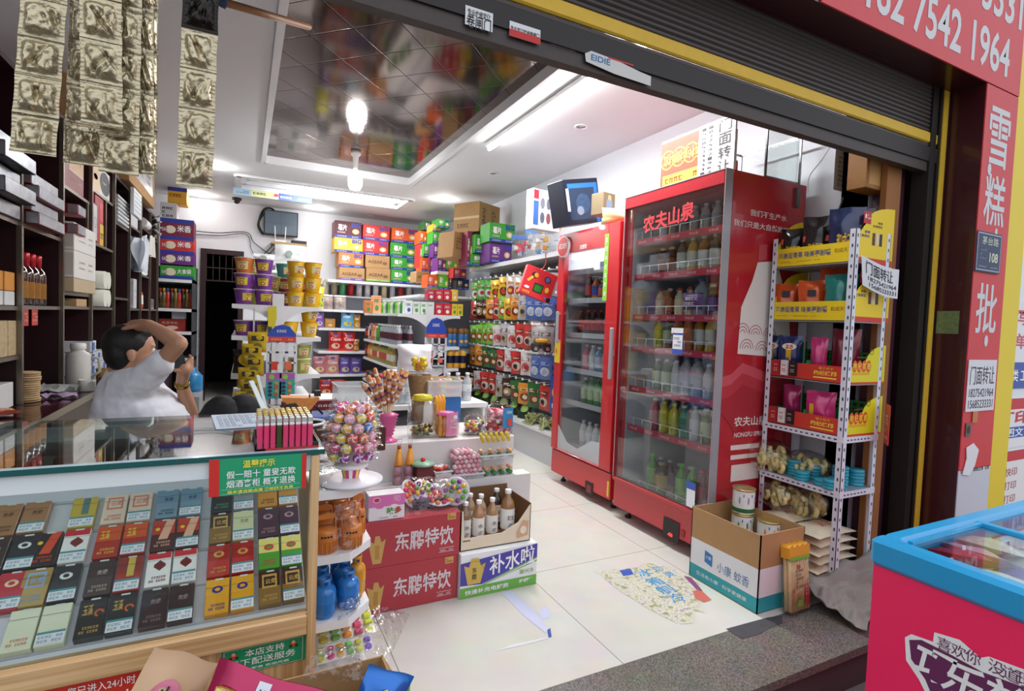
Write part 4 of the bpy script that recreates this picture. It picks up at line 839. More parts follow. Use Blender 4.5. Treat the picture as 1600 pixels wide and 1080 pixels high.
# ============================================================ the seated man
man = empty('person', (-.3, 3.05, 0), 0, 'man in white t-shirt on a plastic chair, hand on head, holding a phone', 'person'); ML = V((-.3, 3.05, 0))
SKIN = M('bd8d70', .5, noise=.05, scale=20)
def cap(m, pts, rs, mat):
 for i in range(len(pts) - 1):
  a, c = V(pts[i]), V(pts[i + 1]); n_ = max(2, int((c - a).length / .012))
  for k in range(n_ + 1):
   t_ = k / n_; m.ball(a.lerp(c, t_), rs[i] + (rs[i + 1] - rs[i]) * t_, mat, 10, 6)
def remesh(m, name, parent, vox, sm, mats=None, disp=0):
 m.v = [v - ML for v in m.v]
 o = m.build(name, parent); r_ = o.modifiers.new('r', 'REMESH'); r_.mode = 'VOXEL'; r_.voxel_size = vox; r_.use_smooth_shade = True
 s_ = o.modifiers.new('s', 'SMOOTH'); s_.iterations = sm; s_.factor = .5
 if disp:
  tx = bpy.data.textures.new('folds', 'CLOUDS'); tx.noise_scale = .09; d_ = o.modifiers.new('d', 'DISPLACE'); d_.texture = tx; d_.strength = disp; d_.mid_level = .5; d_.texture_coords = 'LOCAL'
 return o
hc = at(207, 549, y=3.04)
Rs = at(226, 594, y=2.9); Re = at(280, 537, y=2.79); Rw = at(233, 508, y=2.92); 
Ls = at(225, 602, y=3.22); Le = at(300, 664, y=3.2); Lw = at(284, 597, y=3.04)
nb = at(196, 588, y=3.06); ch = at(212, 635, y=3.06); be = at(236, 685, y=3.06); pe = at(262, 730, y=3.06)
m = MB()
# head: skull, face, jaw, nose, ear, brow; looks towards +x and a little up
F_ = V((.95, .22, .1)).normalized(); U_ = V((-.08, 0, 1)); U_ = (U_ - F_ * U_.dot(F_)).normalized(); S_ = F_.cross(U_)
def hp(f, s, u): return hc + F_ * f + S_ * s + U_ * u
Hm = Matrix((F_, S_, U_)).transposed()
def hball(f, s, u, rf, rs_, ru, mat=SKIN, mm=None):
 q = MB(); q.ball((0, 0, 0), 1, mat, 20, 14, (rf, rs_, ru)); c_ = hp(f, s, u); (mm or m).mesh_([c_ + Hm @ v for v in q.v], q.f, mat)
hball(-.005, 0, .025, .098, .077, .09); hball(.03, 0, -.03, .062, .06, .075); hball(.04, 0, -.075, .04, .035, .03)
hball(.088, 0, -.022, .02, .012, .022); hball(.098, 0, -.032, .011, .013, .009); hball(.078, 0, .02, .015, .05, .012)
hball(.078, 0, -.062, .014, .024, .008); hball(.076, 0, -.074, .014, .022, .007); hball(-.012, .078, -.015, .018, .008, .032); hball(-.012, -.078, -.015, .018, .008, .032)
cap(m, [hp(-.03, 0, -.05), nb], [.052, .058], SKIN)
cap(m, [nb, ch, be, pe], [.08, .12, .13, .13], SKIN)
cap(m, [ch + V((0, 0, .08)), Rs], [.08, .058], SKIN); cap(m, [Rs, Re], [.046, .036], SKIN); cap(m, [Re, Re.lerp(Rw, .3), Rw], [.036, .039, .025], SKIN)
cap(m, [ch + V((0, 0, .08)), Ls], [.08, .055], SKIN); cap(m, [Ls, Le], [.05, .04], SKIN); cap(m, [Le, Le.lerp(Lw, .3), Lw], [.04, .043, .027], SKIN)
# right hand lying on the crown, fingers over the hair
top = hp(.0, -.02, .122); hd = (top - Rw).normalized()
cap(m, [Rw, Rw.lerp(top, .35), Rw.lerp(top, .75)], [.026, .03, .027], SKIN)
sd = V((0, 1, 0)) - hd * hd.y; sd.normalize(); p0_ = Rw.lerp(top, .7)
for i, L_ in enumerate((.068, .078, .074, .058)):
 o_ = sd * (-.03 + .02 * i); cap(m, [p0_ + o_, p0_ + o_ + hd * L_ * .5 + V((0, 0, .004)), p0_ + o_ * 1.1 + hd * L_ + V((0, 0, -.014))], [.0095, .009, .0075], SKIN)
cap(m, [Rw.lerp(top, .3) - sd * .02, Rw.lerp(top, .6) - sd * .052 + V((0, 0, -.012)), Rw.lerp(top, .85) - sd * .055 + V((0, 0, -.025))], [.013, .011, .008], SKIN)
# left hand around the phone
ph_ = at(276, 567, y=2.93); pm = ph_ + V((.03, .02, -.03)); cap(m, [Lw, Lw.lerp(pm, .5), pm], [.026, .03, .03], SKIN)
for i in range(4):
 b0 = pm + V((.012, .012, -.018 + .018 * i)); cap(m, [b0, b0 + V((.018, .012, .012)), b0 + V((.004, .024, .026))], [.009, .0085, .0075], SKIN)
cap(m, [pm + V((-.005, -.01, -.02)), pm + V((-.03, -.022, -.006)), pm + V((-.052, -.016, .002))], [.013, .011, .008], SKIN)
body = remesh(m, 'body', man, .0055, 4)
m = MB(); HR = M('0c0a0a', .6, bump=.25, scale=60)
hball(-.018, 0, .04, .1, .086, .092, HR, m); hball(-.055, 0, -.005, .06, .08, .08, HR, m); hball(.03, 0, .085, .06, .066, .04, HR, m); hball(-.06, 0, -.05, .035, .06, .035, HR, m); hball(.0, -.074, .02, .02, .012, .03, HR, m)
remesh(m, 'hair', man, .007, 3)
for sg in (-1, 1):
 m = MB(); c_ = hp(.076, .03 * sg, -.002); m.ball(c_, .012, WHITE, 10, 6); m.ball(c_ + F_ * .006, .0075, M('1a1210', .2), 8, 6); m.v = [v - ML for v in m.v]; m.build('eye', man)
# shirt
SHIRT = M('e4e6ec', .85, bump=.2, scale=14); m = MB()
def eb(c, rx, ry, rz_): m.ball(c, 1, SHIRT, 18, 12, (rx, ry, rz_))
for i in range(13):
 t_ = i / 12; pts_ = [nb + V((-.01, 0, -.04)), ch + V((0, 0, 0)), be, pe]; k = min(2, int(t_ * 3)); c_ = pts_[k].lerp(pts_[k + 1], t_ * 3 - k)
 rx = .085 + .115 * math.sin(min(1, t_ * 1.7) * PI / 2); eb(c_ + V((.01 * t_, 0, 0)), rx, .1 + .1 * math.sin(min(1, t_ * 3) * PI / 2), .1)
cap(m, [ch + V((-.02, -.08, .09)), Rs, Rs.lerp(Re, .5)], [.1, .07, .056], SHIRT); cap(m, [ch + V((-.01, .08, .07)), Ls, Ls.lerp(Le, .45)], [.09, .075, .068], SHIRT)
remesh(m, 't_shirt', man, .008, 6, disp=.022)
m = MB(); cap(m, [nb + V((.005, -.045, -.0)), nb + V((.07, -.02, -.01)), nb + V((.07, .04, -.01)), nb + V((-.0, .06, .0)), nb + V((-.055, .02, .01)), nb + V((-.05, -.03, .01)), nb + V((.005, -.045, -.0))], [.012] * 7, SHIRT); remesh(m, 'collar', man, .006, 2)
# trousers: thighs up to raised knees
TB = M('15151a', .8, bump=.4, scale=14); m = MB(); kn1 = at(345, 640, y=2.98); kn2 = at(380, 643, y=3.2)
cap(m, [pe, pe + V((.1, -.06, 0)), kn1], [.14, .12, .075], TB); cap(m, [pe, pe + V((.1, .1, 0)), kn2], [.14, .12, .095], TB)
cap(m, [kn1, kn1 + V((.12, .0, -.35))], [.07, .05], TB); cap(m, [kn2, kn2 + V((.14, .0, -.35))], [.07, .05], TB); remesh(m, 'trousers', man, .012, 4, disp=.02)
m = MB()
for q in (kn1 + V((.12, 0, -.35)), kn2 + V((.14, 0, -.35))): cap(m, [q, V((q.x, q.y, .06)), V((q.x + .15, q.y, .05))], [.045, .045, .04], BLACK)
remesh(m, 'shoes', man, .012, 2)
# watch, phone, chair
m = MB(); d_ = (Lw - Le).normalized(); cw = Lw - d_ * .012; m.cyl(cw - d_ * .01, cw + d_ * .01, .033, M('b08a3a', .25, .9), 20); m.box(-.016, .016, -.037, -.03, -.013, .013, M('d8c070', .2, .9), Matrix.Translation(cw)); L = cw; m.v = [v - L for v in m.v]
tag(m.build('wristwatch', None, L), 'gold wristwatch on the raised left forearm of the seated man', 'watch')
m = MB(); T = Matrix.Rotation(.25, 4, 'Z') @ Matrix.Rotation(-.25, 4, 'Y')
m.box(-.047, .047, -.005, .005, -.038, .038, M('101216', .25, coat=.5), T, bev=.004); m.box(-.038, -.02, .0052, .0056, .01, .03, M('2a2c30', .1), T)
tag(m.build('mobile_phone', None, ph_ + V((-.012, -.0, .002))), 'black mobile phone held sideways in the left hand of the seated man', 'phone')
ch_c = at(235, 700, y=3.06); t = empty('plastic_chair', (at(146, 640, y=3.06).x + .37, 3.06, 0), 0, 'white plastic garden chair under the seated man', 'chair'); PL = M('dfe2e2', .4)
b = MB(); b.prism([(-.22, -.2), (.22, -.22), (.24, 0), (.22, .22), (-.22, .2)], .40, .42, PL, 'z'); b.build('seat', t)
b = MB(); b.grid(lambda u, v: V((-.2 - .1 * v - .05 * math.sin(PI * u), (u - .5) * .46, .42 + .36 * v * (1 - .25 * (2 * u - 1) ** 2))), 14, 10, PL); b.tube([(-.2, -.23, .42), (-.3, -.23, .66), (-.35, -.15, .77), (-.37, 0, .8), (-.35, .15, .77), (-.3, .23, .66), (-.2, .23, .42)], .018, PL); b.build('backrest', t)
for sx in (-1, 1):
 for sy in (-1, 1): b = MB(); b.cyl((.2 * sx, .2 * sy, .41), (.24 * sx, .24 * sy, 0), .022, PL, 8, .016); b.build('leg', t)
 b = MB(); b.tube([(-.26, .23 * sx, .6), (0, .26 * sx, .62), (.2, .25 * sx, .6), (.22, .23 * sx, .42)], .018, PL); b.build('armrest', t)
# ============================================================ middle display: cases, steps, sweets
def box_thing(name, label, cat, x0, x1, y0, y1, z0, z1, col, deco=None, group=None, rz=0, bev=.003):
 cx, cy = (x0 + x1) / 2, (y0 + y1) / 2; m = MB(); w_, d, h = x1 - x0, y1 - y0, z1 - z0
 m.box(-w_ / 2, w_ / 2, -d / 2, d / 2, 0, h, M(col, .55) if isinstance(col, str) else col, bev=bev)
 if deco: deco(m, w_, d, h)
 return tag(m.build(name, None, (cx, cy, z0), rz), label, cat, group)
CR = M('b03a42', .55, noise=.06, scale=8)
def redcase(m, w_, d, h):
 f = m.front(w_, d); wt = M('d9cdd0', .6); gd = M('c9a25a', .5)
 f.text('东鹏特饮', .33 * w_, .28 * h, .93 * w_, .72 * h, wt, bold=.02); f.poly([(.12 * w_, .1 * h), (.2 * w_, .1 * h), (.24 * w_, .62 * h), (.2 * w_, .55 * h), (.18 * w_, .7 * h), (.14 * w_, .7 * h), (.13 * w_, .55 * h), (.07 * w_, .62 * h)], gd)
 f.rect(.14 * w_, .2 * h, .18 * w_, .5 * h, M('b88a40'), .002); f.rect(.78 * w_, .12 * h, .94 * w_, .125 * h + .001, wt); f.rect(.78 * w_, .21 * h, .94 * w_, .21 * h + .002, wt); f.scrawl(.79 * w_, .13 * h, .93 * w_, .2 * h, 9, wt)
 f.rect(.86 * w_, .84 * h, .95 * w_, .99 * h, gd); f.scrawl(.87 * w_, .86 * h, .94 * w_, .97 * h, 3, CR, .002, 2)
for i in range(2): box_thing('drinks_case', 'red drinks case with white lettering, %s of the two stacked on the floor' % ('lower', 'upper')[i], 'box', .46, .912 + .006 * i, 2.29, 2.60, .206 * i + .0005, .206 * (i + 1), CR, redcase, 'red drinks cases')
def greencase(m, w_, d, h):
 f = m.front(w_, d); bl, gr, wt, gd = M('4a44a0', .5), M('6cb04a', .5), M('f0f0f0', .5), M('cdb055', .5)
 f.rect(0, 0, w_, .24 * h, gr); f.poly([(0, .3 * h), (.27 * w_, .24 * h + .004), (w_, .66 * h), (w_, .98 * h), (0, .8 * h)], bl); f.poly([(.3 * w_, .24 * h), (w_, .56 * h), (w_, .66 * h), (.27 * w_, .245 * h)], gr, .0015)
 f.poly([(.3 * w_, .24 * h), (w_, .6 * h), (w_, .63 * h)], wt, .002)
 f.text('补水啦', .36 * w_, .42 * h, .96 * w_, .86 * h, wt, .003, .015, 0, .1); f.text('快速补充电解质', .06 * w_, .07 * h, .62 * w_, .18 * h, wt, .003); f.text('柠檬味', .76 * w_, .1 * h, .95 * w_, .2 * h, wt, .003); f.text('蓝兴多', .76 * w_, .32 * h, .96 * w_, .42 * h, M('90b070'), .003)
 f.poly([(.09 * w_, .3 * h), (.25 * w_, .3 * h), (.31 * w_, .75 * h), (.25 * w_, .7 * h), (.22 * w_, .88 * h), (.13 * w_, .88 * h), (.1 * w_, .7 * h), (.04 * w_, .75 * h)], gd, .003); f.text('东', .14 * w_, .55 * h, .2 * w_, .68 * h, M('5a4a20'), .004); f.text('鹏', .14 * w_, .4 * h, .2 * w_, .53 * h, M('5a4a20'), .004)
 f.ring(.17 * w_, .6 * h, .045, .047, M('8a7a30'), .0035, 16, 0, 2)
gz = at(717, 868, y=2.27).z
box_thing('drinks_case', 'white, purple and green drinks case on the floor right of the red ones', 'box', .917, 1.325, 2.265, 2.6, .0005, gz, 'e6e8e8', greencase)
# open carton of drinks bottles on it
ox0, ox1, oy0, oy1, oz = .925, 1.30, 2.30, 2.58, gz + .001
t = empty('open_carton', (1.11, 2.44, oz), 0, 'open cream carton with a cut-down front holding tea bottles', 'carton'); OL = (1.11, 2.44, oz); CRM = M('e2d2b8', .7); INB = M('7a5838', .8)
b = MB(); H_ = .19
b.box(ox0, ox1, oy0, oy1, oz, oz + .004, INB)
b.prism([(ox0, oz), (ox1, oz), (ox1, oz + H_), (ox1 - .03, oz + .15), (ox1 - .07, oz + .1), (ox1 - .16, oz + .06), (ox0 + .02, oz + .06), (ox0 + .012, oz + H_), (ox0, oz + H_)], oy0, oy0 + .004, CRM, 'y')
b.box(ox0, ox0 + .004, oy0, oy1, oz, oz + H_, INB); b.box(ox1 - .004, ox1, oy0, oy1, oz, oz + H_, INB); b.box(ox0, ox1, oy1 - .004, oy1, oz, oz + H_ + .02, INB)
f = Face(b, (ox0, oy0, oz), (1, 0, 0), (0, 0, 1)); f.poly([(.3, .02), (.36, .03), (.365, .1), (.33, .11), (.295, .05)], M('d0a880')); f.disc(.335, .06, .018, .02, M('e8dcc8'), .002); f.rect(.012, .045, .05, .05, M('4a3a2a')); wb(b, 'body', t, OL)
def pet(h, r, liq, capc, lab, z0=.2, z1=.62, sq=0, a=1.0, txt='', tc='303030'):
 def fn():
  b = MB(); L_ = M(liq, .12, alpha=a, coat=.6)
  b.lathe([(r * .8, 0), (r, h * .02), (r, h * .16), (r * .96, h * .18), (r, h * .2), (r, h * .66), (r * .8, h * .76), (r * .42, h * .86), (r * .38, h * .93)], L_, n=14, sq=sq)
  c = MB(); c.lathe([(r * .44, h * .92), (r * .46, h * .925), (r * .46, h), (r * .42, h * 1.005)], M(capc, .4), n=14)
  l = MB(); l.lathe([(r * 1.015, h * z0), (r * 1.015, h * z1)], M(lab, .4), n=14, caps=False, sq=sq)
  f = l.face((-r * .6, -r * 1.03 * (1 if not sq else 1), h * z0), (1, 0, 0), (0, 0, 1)); g = h * (z1 - z0)
  if txt: f.text(txt, r * .15, g * .45, r * 1.05, g * .7, M(tc), .0006, .0)
  f.scrawl(r * .2, g * .1, r * 1.0, g * .3, 5, M(tc), .0006, 2)
  return [('bottle', b), ('cap', c), ('label', l)]
 return fn
bots = [(734, 2.47, 'b89a78', 'e8e6e0', 0), (748, 2.36, 'b0805a', 'e8e4dc', 1), (751, 2.44, 'c0a080', 'e8e6e0', 1), (769, 2.37, 'a88058', 'e4e2dc', 2), (775, 2.5, '3a2216', 'e6e0d8', 0), (793, 2.38, '9a7048', 'eceae6', 3), (727, 2.36, '8a6a4a', 'e0ddd4', 0)]
for i, (px, y, liq, lab, k) in enumerate(bots):
 h = .24 if k == 3 else .21; r = .036 if k == 3 else .03
 o = put(proto(('tea', liq, k), pet(h, r, liq, 'eeeeee', lab, .2, .62, txt='果之茶' if k == 3 else '水', tc='303030')), 'drinks_bottle',
  ['pale milk tea bottle at the back left of the cream carton', 'milk tea bottle with white cap in the front of the cream carton', 'milk tea bottle behind the front one in the cream carton', 'brown tea bottle with red base label in the cream carton', 'very dark bottle at the back of the cream carton', 'tallest tea bottle with white label at the right of the cream carton', 'bottle with black lettering at the left of the cream carton'][i], 'bottle', (at(px, 800, y=y).x, y, oz + .0045), group='bottles in the cream carton', rz=0)
# white steps
WS = M('dedad8', .5, noise=.04, scale=6)
t = empty('display_steps', (.95, 2.9, 0), 0, 'white stepped stand carrying the sweets jars in the middle of the shop', 'display stand'); DL = (.95, 2.9, 0)
b = MB(); b.box(.46, 1.46, 2.605, 2.70, 0, .455, WS); wb(b, 'front_step', t, DL); b = MB(); b.box(.44, 1.40, 2.705, 3.15, 0, .655, WS, bev=.004); wb(b, 'upper_step', t, DL)
box_thing('white_box', 'plain white box under the right end of the sweets stand', 'box', 1.17, 1.46, 2.62, 2.9, .0, .01, WS) if 0 else None
t = empty('side_table', (.42, 2.6, 0), 0, 'white table behind the toy rack, level with its top', 'table'); TL = (.42, 2.6, 0)
b = MB(); b.box(.2, .44, 2.21, 3.4, .715, .743, WHITE); wb(b, 'tabletop', t, TL)
for x in (.215, .425):
 for y in (2.23, 3.38): b = MB(); b.box(x - .012, x + .012, y - .012, y + .012, 0, .715, WHITE); wb(b, 'leg', t, TL)
t = empty('back_table', (1, 3.75, 0), 0, 'white table behind the sweets steps with bottles and bins on it', 'table'); TL = (1, 3.75, 0)
b = MB(); b.box(.30, 1.55, 3.42, 4.1, .70, .73, WHITE); wb(b, 'tabletop', t, TL)
for x in (.32, 1.53):
 for y in (3.44, 4.08): b = MB(); b.box(x - .015, x + .015, y - .015, y + .015, 0, .70, WHITE); wb(b, 'leg', t, TL)
# lollipop stand
lp = at(548, 752, z=.745); t = empty('lollipop_stand', lp, 0, 'white tiered cardboard lollipop stand on the rack top', 'display stand')
b = MB(); b.lathe([(.1, 0), (.105, .003), (.105, .01), (.06, .014), (.03, .016)], M('ece6ea', .4, alpha=1), n=28); b.build('base_plate', t)
b = MB(); cols = ['c8307a', 'e8d040', 'd84a90', 'f0f0f0']
for i in range(16):
 a0, a1 = 2 * PI * i / 16, 2 * PI * (i + 1) / 16
 b.f_([(.026 * math.cos(a0), .026 * math.sin(a0), .016), (.026 * math.cos(a1), .026 * math.sin(a1), .016), (.034 * math.cos(a1), .034 * math.sin(a1), .05), (.034 * math.cos(a0), .034 * math.sin(a0), .05)], M(cols[i % 4], .4))
b.lathe([(.05, .05), (.056, .055), (.056, .062), (.022, .064), (.022, .25), (.001, .26)], M('f0ecee', .4), n=20); b.build('column', t)
LPC = ['e0b030', 'd84a7a', 'e84a30', '5aa83a', '3a78c8', 'e8a0b8', 'd8c840', '8a3a9a', 'e07a30']
def lolly(c1, c2):
 b = MB(); A_ = (M(c1, .2, coat=.6), M(c2, .2, coat=.6), M('f2dfe2', .25, coat=.5)); b.grid(lambda u, v: V((math.cos(u * 2 * PI) * math.sin(v * PI), math.sin(u * 2 * PI) * math.sin(v * PI), -math.cos(v * PI))) * .0165, 18, 12, A_[0], True, lambda u, v: A_[2] if math.sin(u * 25 + v * 9) > .62 else (A_[1] if v > .5 else A_[0]))
 w = MB(); w.grid(lambda u, v: V(((.004 + .011 * v) * math.cos(u * 2 * PI), (.004 + .011 * v) * math.sin(u * 2 * PI) * (1 + .3 * math.sin(u * 20)), .014 + .014 * v)), 12, 2, FILM)
 s = MB(); s.cyl((0, 0, -.055), (0, 0, -.014), .0017, WHITE, 6)
 return [('sweet', b), ('wrapper', w), ('stick', s)]
n_l = 0; rr = random.Random(8)
for k, (z, r, n_) in enumerate(((.092, .052, 9), (.125, .058, 11), (.158, .055, 11), (.19, .056, 11), (.222, .05, 10), (.25, .036, 8))):
 for i in range(n_):
  a = 2 * PI * (i + .5 * (k % 2)) / n_; c1 = rr.randrange(9); c2 = rr.randrange(9)
  q = V((math.cos(a), math.sin(a), 0)); d_ = (q + V((0, 0, .45 + (.5 if k == 5 else 0)))).normalized()
  rot = d_.to_track_quat('Z', 'Y').to_euler()
  fr = ('front' if math.sin(a) < 0 else 'back') 
  put(proto(('lolly', c1 % 5, c2), lambda c1=c1, c2=c2: lolly(LPC[c1 % 5], LPC[c2])), 'lollipop', 'round wrapped lollipop, %s tier from the bottom of the stand, %s around it' % (ORD[k], ORD[i]), 'lollipop', lp + q * (r + .01) + V((0, 0, z)), rot=tuple(rot), group='lollipops on the tiered stand', scale=1.08)
film('plastic_wrap', 'clear film spread on the rack top under the lollipop stand', [(.2, 1.74, .748), (.41, 1.80, .748), (.42, 2.1, .75), (.2, 2.1, .75)], .004, 15)
# brown bucket, brown snack box and packets behind the lollipops
q = at(505, 690, z=.745); t = empty('ice_bucket', (.235, 2.33, .7445), 0, 'dark brown paper bucket with white rim behind the lollipop stand', 'bucket')
b = MB(); b.lathe([(.055, 0), (.07, .11), (.066, .11), (.052, .006)], M('2a1c18', .45), n=24, caps=True); b.build('bucket', t); b = MB(); b.lathe([(.07, .106), (.075, .109), (.075, .117), (.068, .117), (.066, .108)], WHITE, n=24, caps=False); b.build('rim', t)
b = MB(); b.ball((.0, -.066, .05), .016, M('4a9a5a', .5), 12, 6, (1, .15, 1)); b.build('sticker', t)
def hip(m, w_, d, h):
 f = m.front(w_, d); f.poly([(0, 0), (.3 * w_, 0), (.55 * w_, h), (.15 * w_, h * .5)], M('8a5030')); f.text('HIT', .28 * w_, .5 * h, .5 * w_, .85 * h, M('d02a24'), .002, .03); f.disc(.5 * w_, .4 * h, .028, .016, M('3a5aa8'), .0025); f.disc(.5 * w_, .4 * h, .02, .01, M('b0c0e0'), .003); f.disc(.88 * w_, .35 * h, .01, .01, M('c9a24a'), .002)
hz = .7445; box_thing('snack_box', 'brown chocolate snack box with red and blue lettering behind the lollipops', 'box', .235, .46, 2.14, 2.19, hz, hz + .0, '4a2418') if 0 else None
x0, x1 = at(492, 720, y=2.235).x, at(600, 720, y=2.235).x; z0_ = .7445
box_thing('snack_box', 'brown chocolate snack box with red and blue lettering behind the lollipops', 'box', x0, x1, 2.215, 2.26, .7445, .8445, '4a2418', hip)
def packet(name, label, w_, h, t_, col, loc, rot=(0, 0, 0), deco=None, cat='snack packet', group=None, seed=1, key=None, alpha=1):
 key = key or (name, label)
 def fn():
  m = MB(); m.pouch(w_, h, t_, M(col, .3, .15, coat=.4, alpha=alpha) if isinstance(col, str) else col, seed=seed, nu=8, nv=10)
  if deco:
   n0 = len(m.v); deco(Face(m, (-w_ / 2, -t_ / 2 - .001, 0), (1, 0, 0), (0, 0, 1)))
   for v in m.v[n0:]:
    u, vv = min(1, max(0, v.x / w_ + .5)), min(1, max(0, v.z / h)); e = max(0, min(1, (min(vv, 1 - vv) - .06) / .25))
    v.y = v.y + t_ / 2 - t_ / 2 * math.sin(PI * u) ** .6 * math.sin(e * PI / 2) ** .8 * 1.18 - .001
  return [('packet', m)]
 return put(proto(key, fn), name, label, cat, loc, rot=rot, group=group)
packet('snack_packet', 'small white and brown packet lying at the brown bucket', .09, .1, .015, 'c9c0bc', (.27, 2.1, .755), (-1.3, 0, .3), lambda f: f.rect(.02, .03, .07, .07, M('6a3a2a')))
# pink vase with sausage sticks
PK_ = M('e0609a', .35, coat=.3)
vp = V((at(606, 700, y=2.75).x, 2.76, .656)); t = empty('ruffled_vase', vp, 0, 'pink spiral-ridged plastic vase holding orange sausage sticks', 'vase')
b = MB(); b.lathe([(.05, 0), (.052, .006), (.03, .016), (.022, .025)] + [(.022 + .009 * (i % 2) + .0018 * i, .03 + i * .0085) for i in range(14)] + [(.03, .15)], PK_, n=20); b.build('vase', t)
def saus(k):
 b = MB(); b.cyl((0, 0, .03), (0, 0, .18), .011, M(['d8945a', 'c88048', 'e0a86a'][k], .35, noise=.3, scale=90), 10); b.ball((0, 0, .18), .011, M('d8945a', .35), 8, 5)
 s = MB(); s.cyl((0, 0, -.1), (0, 0, .04), .0022, M('e8d8b0', .6), 6)
 w = MB()
 for j in range(4): w.lathe([(.0113, .045 + j * .034), (.0113, .058 + j * .034)], M('7a4a7a' if (j + k) % 2 else 'f0e8e0', .3), n=10, caps=False)
 return [('sausage', b), ('stick', s), ('print_band', w)]
rr = random.Random(4)
for i in range(22):
 a = 2 * PI * rr.random(); tl = .12 + .5 * rr.random() * (1.2 if math.cos(a) < 0 else .8); d_ = V((math.cos(a) * tl * 1.1 - .1, math.sin(a) * tl * .7, 1)).normalized()
 put(proto(('saus', i % 3), lambda i=i: saus(i % 3)), 'sausage_stick', 'wrapped orange sausage on a stick fanning from the pink vase, %s of the bunch' % ORD[i], 'sausage stick', vp + V((0, 0, .12)) + d_ * (.04 + .05 * rr.random()), rot=tuple(d_.to_track_quat('Z', 'Y').to_euler()), group='sausage sticks in the pink vase')
# jars on the upper step
JG = glass('fbfdfd', .06, .05, 'jar_plastic')
def jar(px, y, w_px, ztop_px, label, lid, cont, sq=4, z=.656, cfill=.3, pile=None, ridge=False, neck=True):
 x = at(px, 690, y=y).x; r = w_px * y / FOC / 2 * .9; h = at(px, ztop_px, y=y).z - z
 t = empty('sweets_jar', (x, y, z), 0, label, 'jar'); b = MB()
 b.lathe([(r * .9, 0), (r, .008), (r, h * .74), (r * .8, h * .84), (r * .6, h * .87), (r * .6, h * .93)], JG, n=24, sq=sq, caps=False); b.lathe([(r * .9, .001), (.001, .002)], JG, n=24, sq=sq, caps=False); b.build('jar', t)
 if lid:
  b = MB(); b.lathe([(r * .66, h * .86), (r * .8, h * .87), (r * .8, h * .93), (r * .7, h * .95), (r * .7, h * .98), (r * .3, h), (.001, h)], M(lid, .35, coat=.3), n=28)
  if ridge:
   for i in range(28): a = 2 * PI * i / 28; b.bar((r * .8 * math.cos(a), r * .8 * math.sin(a), h * .875), (r * .8 * math.cos(a), r * .8 * math.sin(a), h * .925), .004, .004, M(lid, .35))
  b.build('lid', t)
 else:
  b = MB(); b.lathe([(r * .62, h * .9), (r * .66, h * .91), (r * .66, h * .93), (r * .62, h * .94), (r * .62, h * .97), (r * .66, h * .98), (r * .6, h)], JG, n=24, caps=False); b.build('neck_ring', t)
 if cont:
  m = MB(); rr = random.Random(int(px)); n_ = int(cont[1])
  for i in range(n_):
   a = rr.random() * 2 * PI; q = r * .82 * math.sqrt(rr.random()); m.ball((q * math.cos(a), q * math.sin(a), .014 + rr.random() * h * cfill), cont[2], M(rr.choice(cont[0]), .3, cont[3] if len(cont) > 3 else 0, coat=.3), 7, 5, (1, 1, rr.uniform(.6, 1)))
  tag(m.build('sweets', None, (x, y, z)), 'heap of small sweets inside the ' + label.split(' holding')[0].split(' with')[0] + (' with blue label' if 'blue' in label else ' in the middle' if 'multi' in label else ''), 'sweets', kind='stuff')
 return x, y, r, h, t
jar(658, 2.83, 46, 616, 'clear square jar with yellow screw lid and few gold sweets', 'd8c82a', (['8a6a30', 'c9a24a', '5a4a20', '7a9a5a'], 60, .012, .5), cfill=.2, ridge=True)
x, y, r, h, t = jar(696, 2.8, 42, 643, 'clear jar with pink ridged lid full of orange tubes', 'e86aa8', (['e0902a', 'd87a20'], 10, .012), ridge=True, cfill=.3)
for i in range(7):
 m = MB(); m.lathe([(.011, 0), (.013, .01), (.013, .05), (.009, .06), (.013, .07), (.013, .11), (.006, .12)], M('e8952a', .3, coat=.4), n=10); tag(m.build('sweet_tube', None, (x - .04 + .026 * (i % 4), y - .02 + .04 * (i // 4), .662)), 'orange sweet tube inside the pink-lidded jar, %s from the left' % ORD[i], 'sweets', 'orange tubes in the jar')
m = MB(); m.grid(lambda u, v: V(((r * 1.02) * math.cos(-1.9 + u * 1.8), (r * 1.02) * math.sin(-1.9 + u * 1.8), .01 + v * .13)), 10, 2, M('e890b8', .4, alpha=.9)); f = m.face((-.0, -r * 1.04, .02), (1, 0, 0), (0, 0, 1)); f.scrawl(.0, .03, .04, .09, 4, WHITE, .002, 3); f.disc(.03, .095, .012, .012, WHITE, .002); m.build('paper_label', t)
jar(741, 2.8, 42, 645, 'clear jar without lid holding multicoloured wrapped sweets', None, (['d8d02a', 'e08a2a', '7ab84a', 'd84a5a', '6a3a8a', 'e8e0d0'], 110, .013), cfill=.45, sq=0)
x, y, r, h, t = jar(778, 2.78, 54, 625, 'large clear jar of red and pink sweets with a blue label', None, (['d8405a', 'e8a0b0', 'f0d8d8', 'c82a3a'], 170, .014), cfill=.62, sq=0)
m = MB(); m.grid(lambda u, v: V((r * 1.06 * math.cos(-1.75 + u * 1.0), r * 1.06 * math.sin(-1.75 + u * 1.0), .045 + v * .115)), 10, 2, M('3a90c8', .4)); f = m.face((.0, -r * 1.12, .05), (1, 0, 0), (0, 0, 1)); f.scrawl(.004, .075, .05, .1, 5, WHITE, .001, 1); f.disc(.025, .03, .016, .022, M('d84a4a'), .001); m.build('paper_label', t)
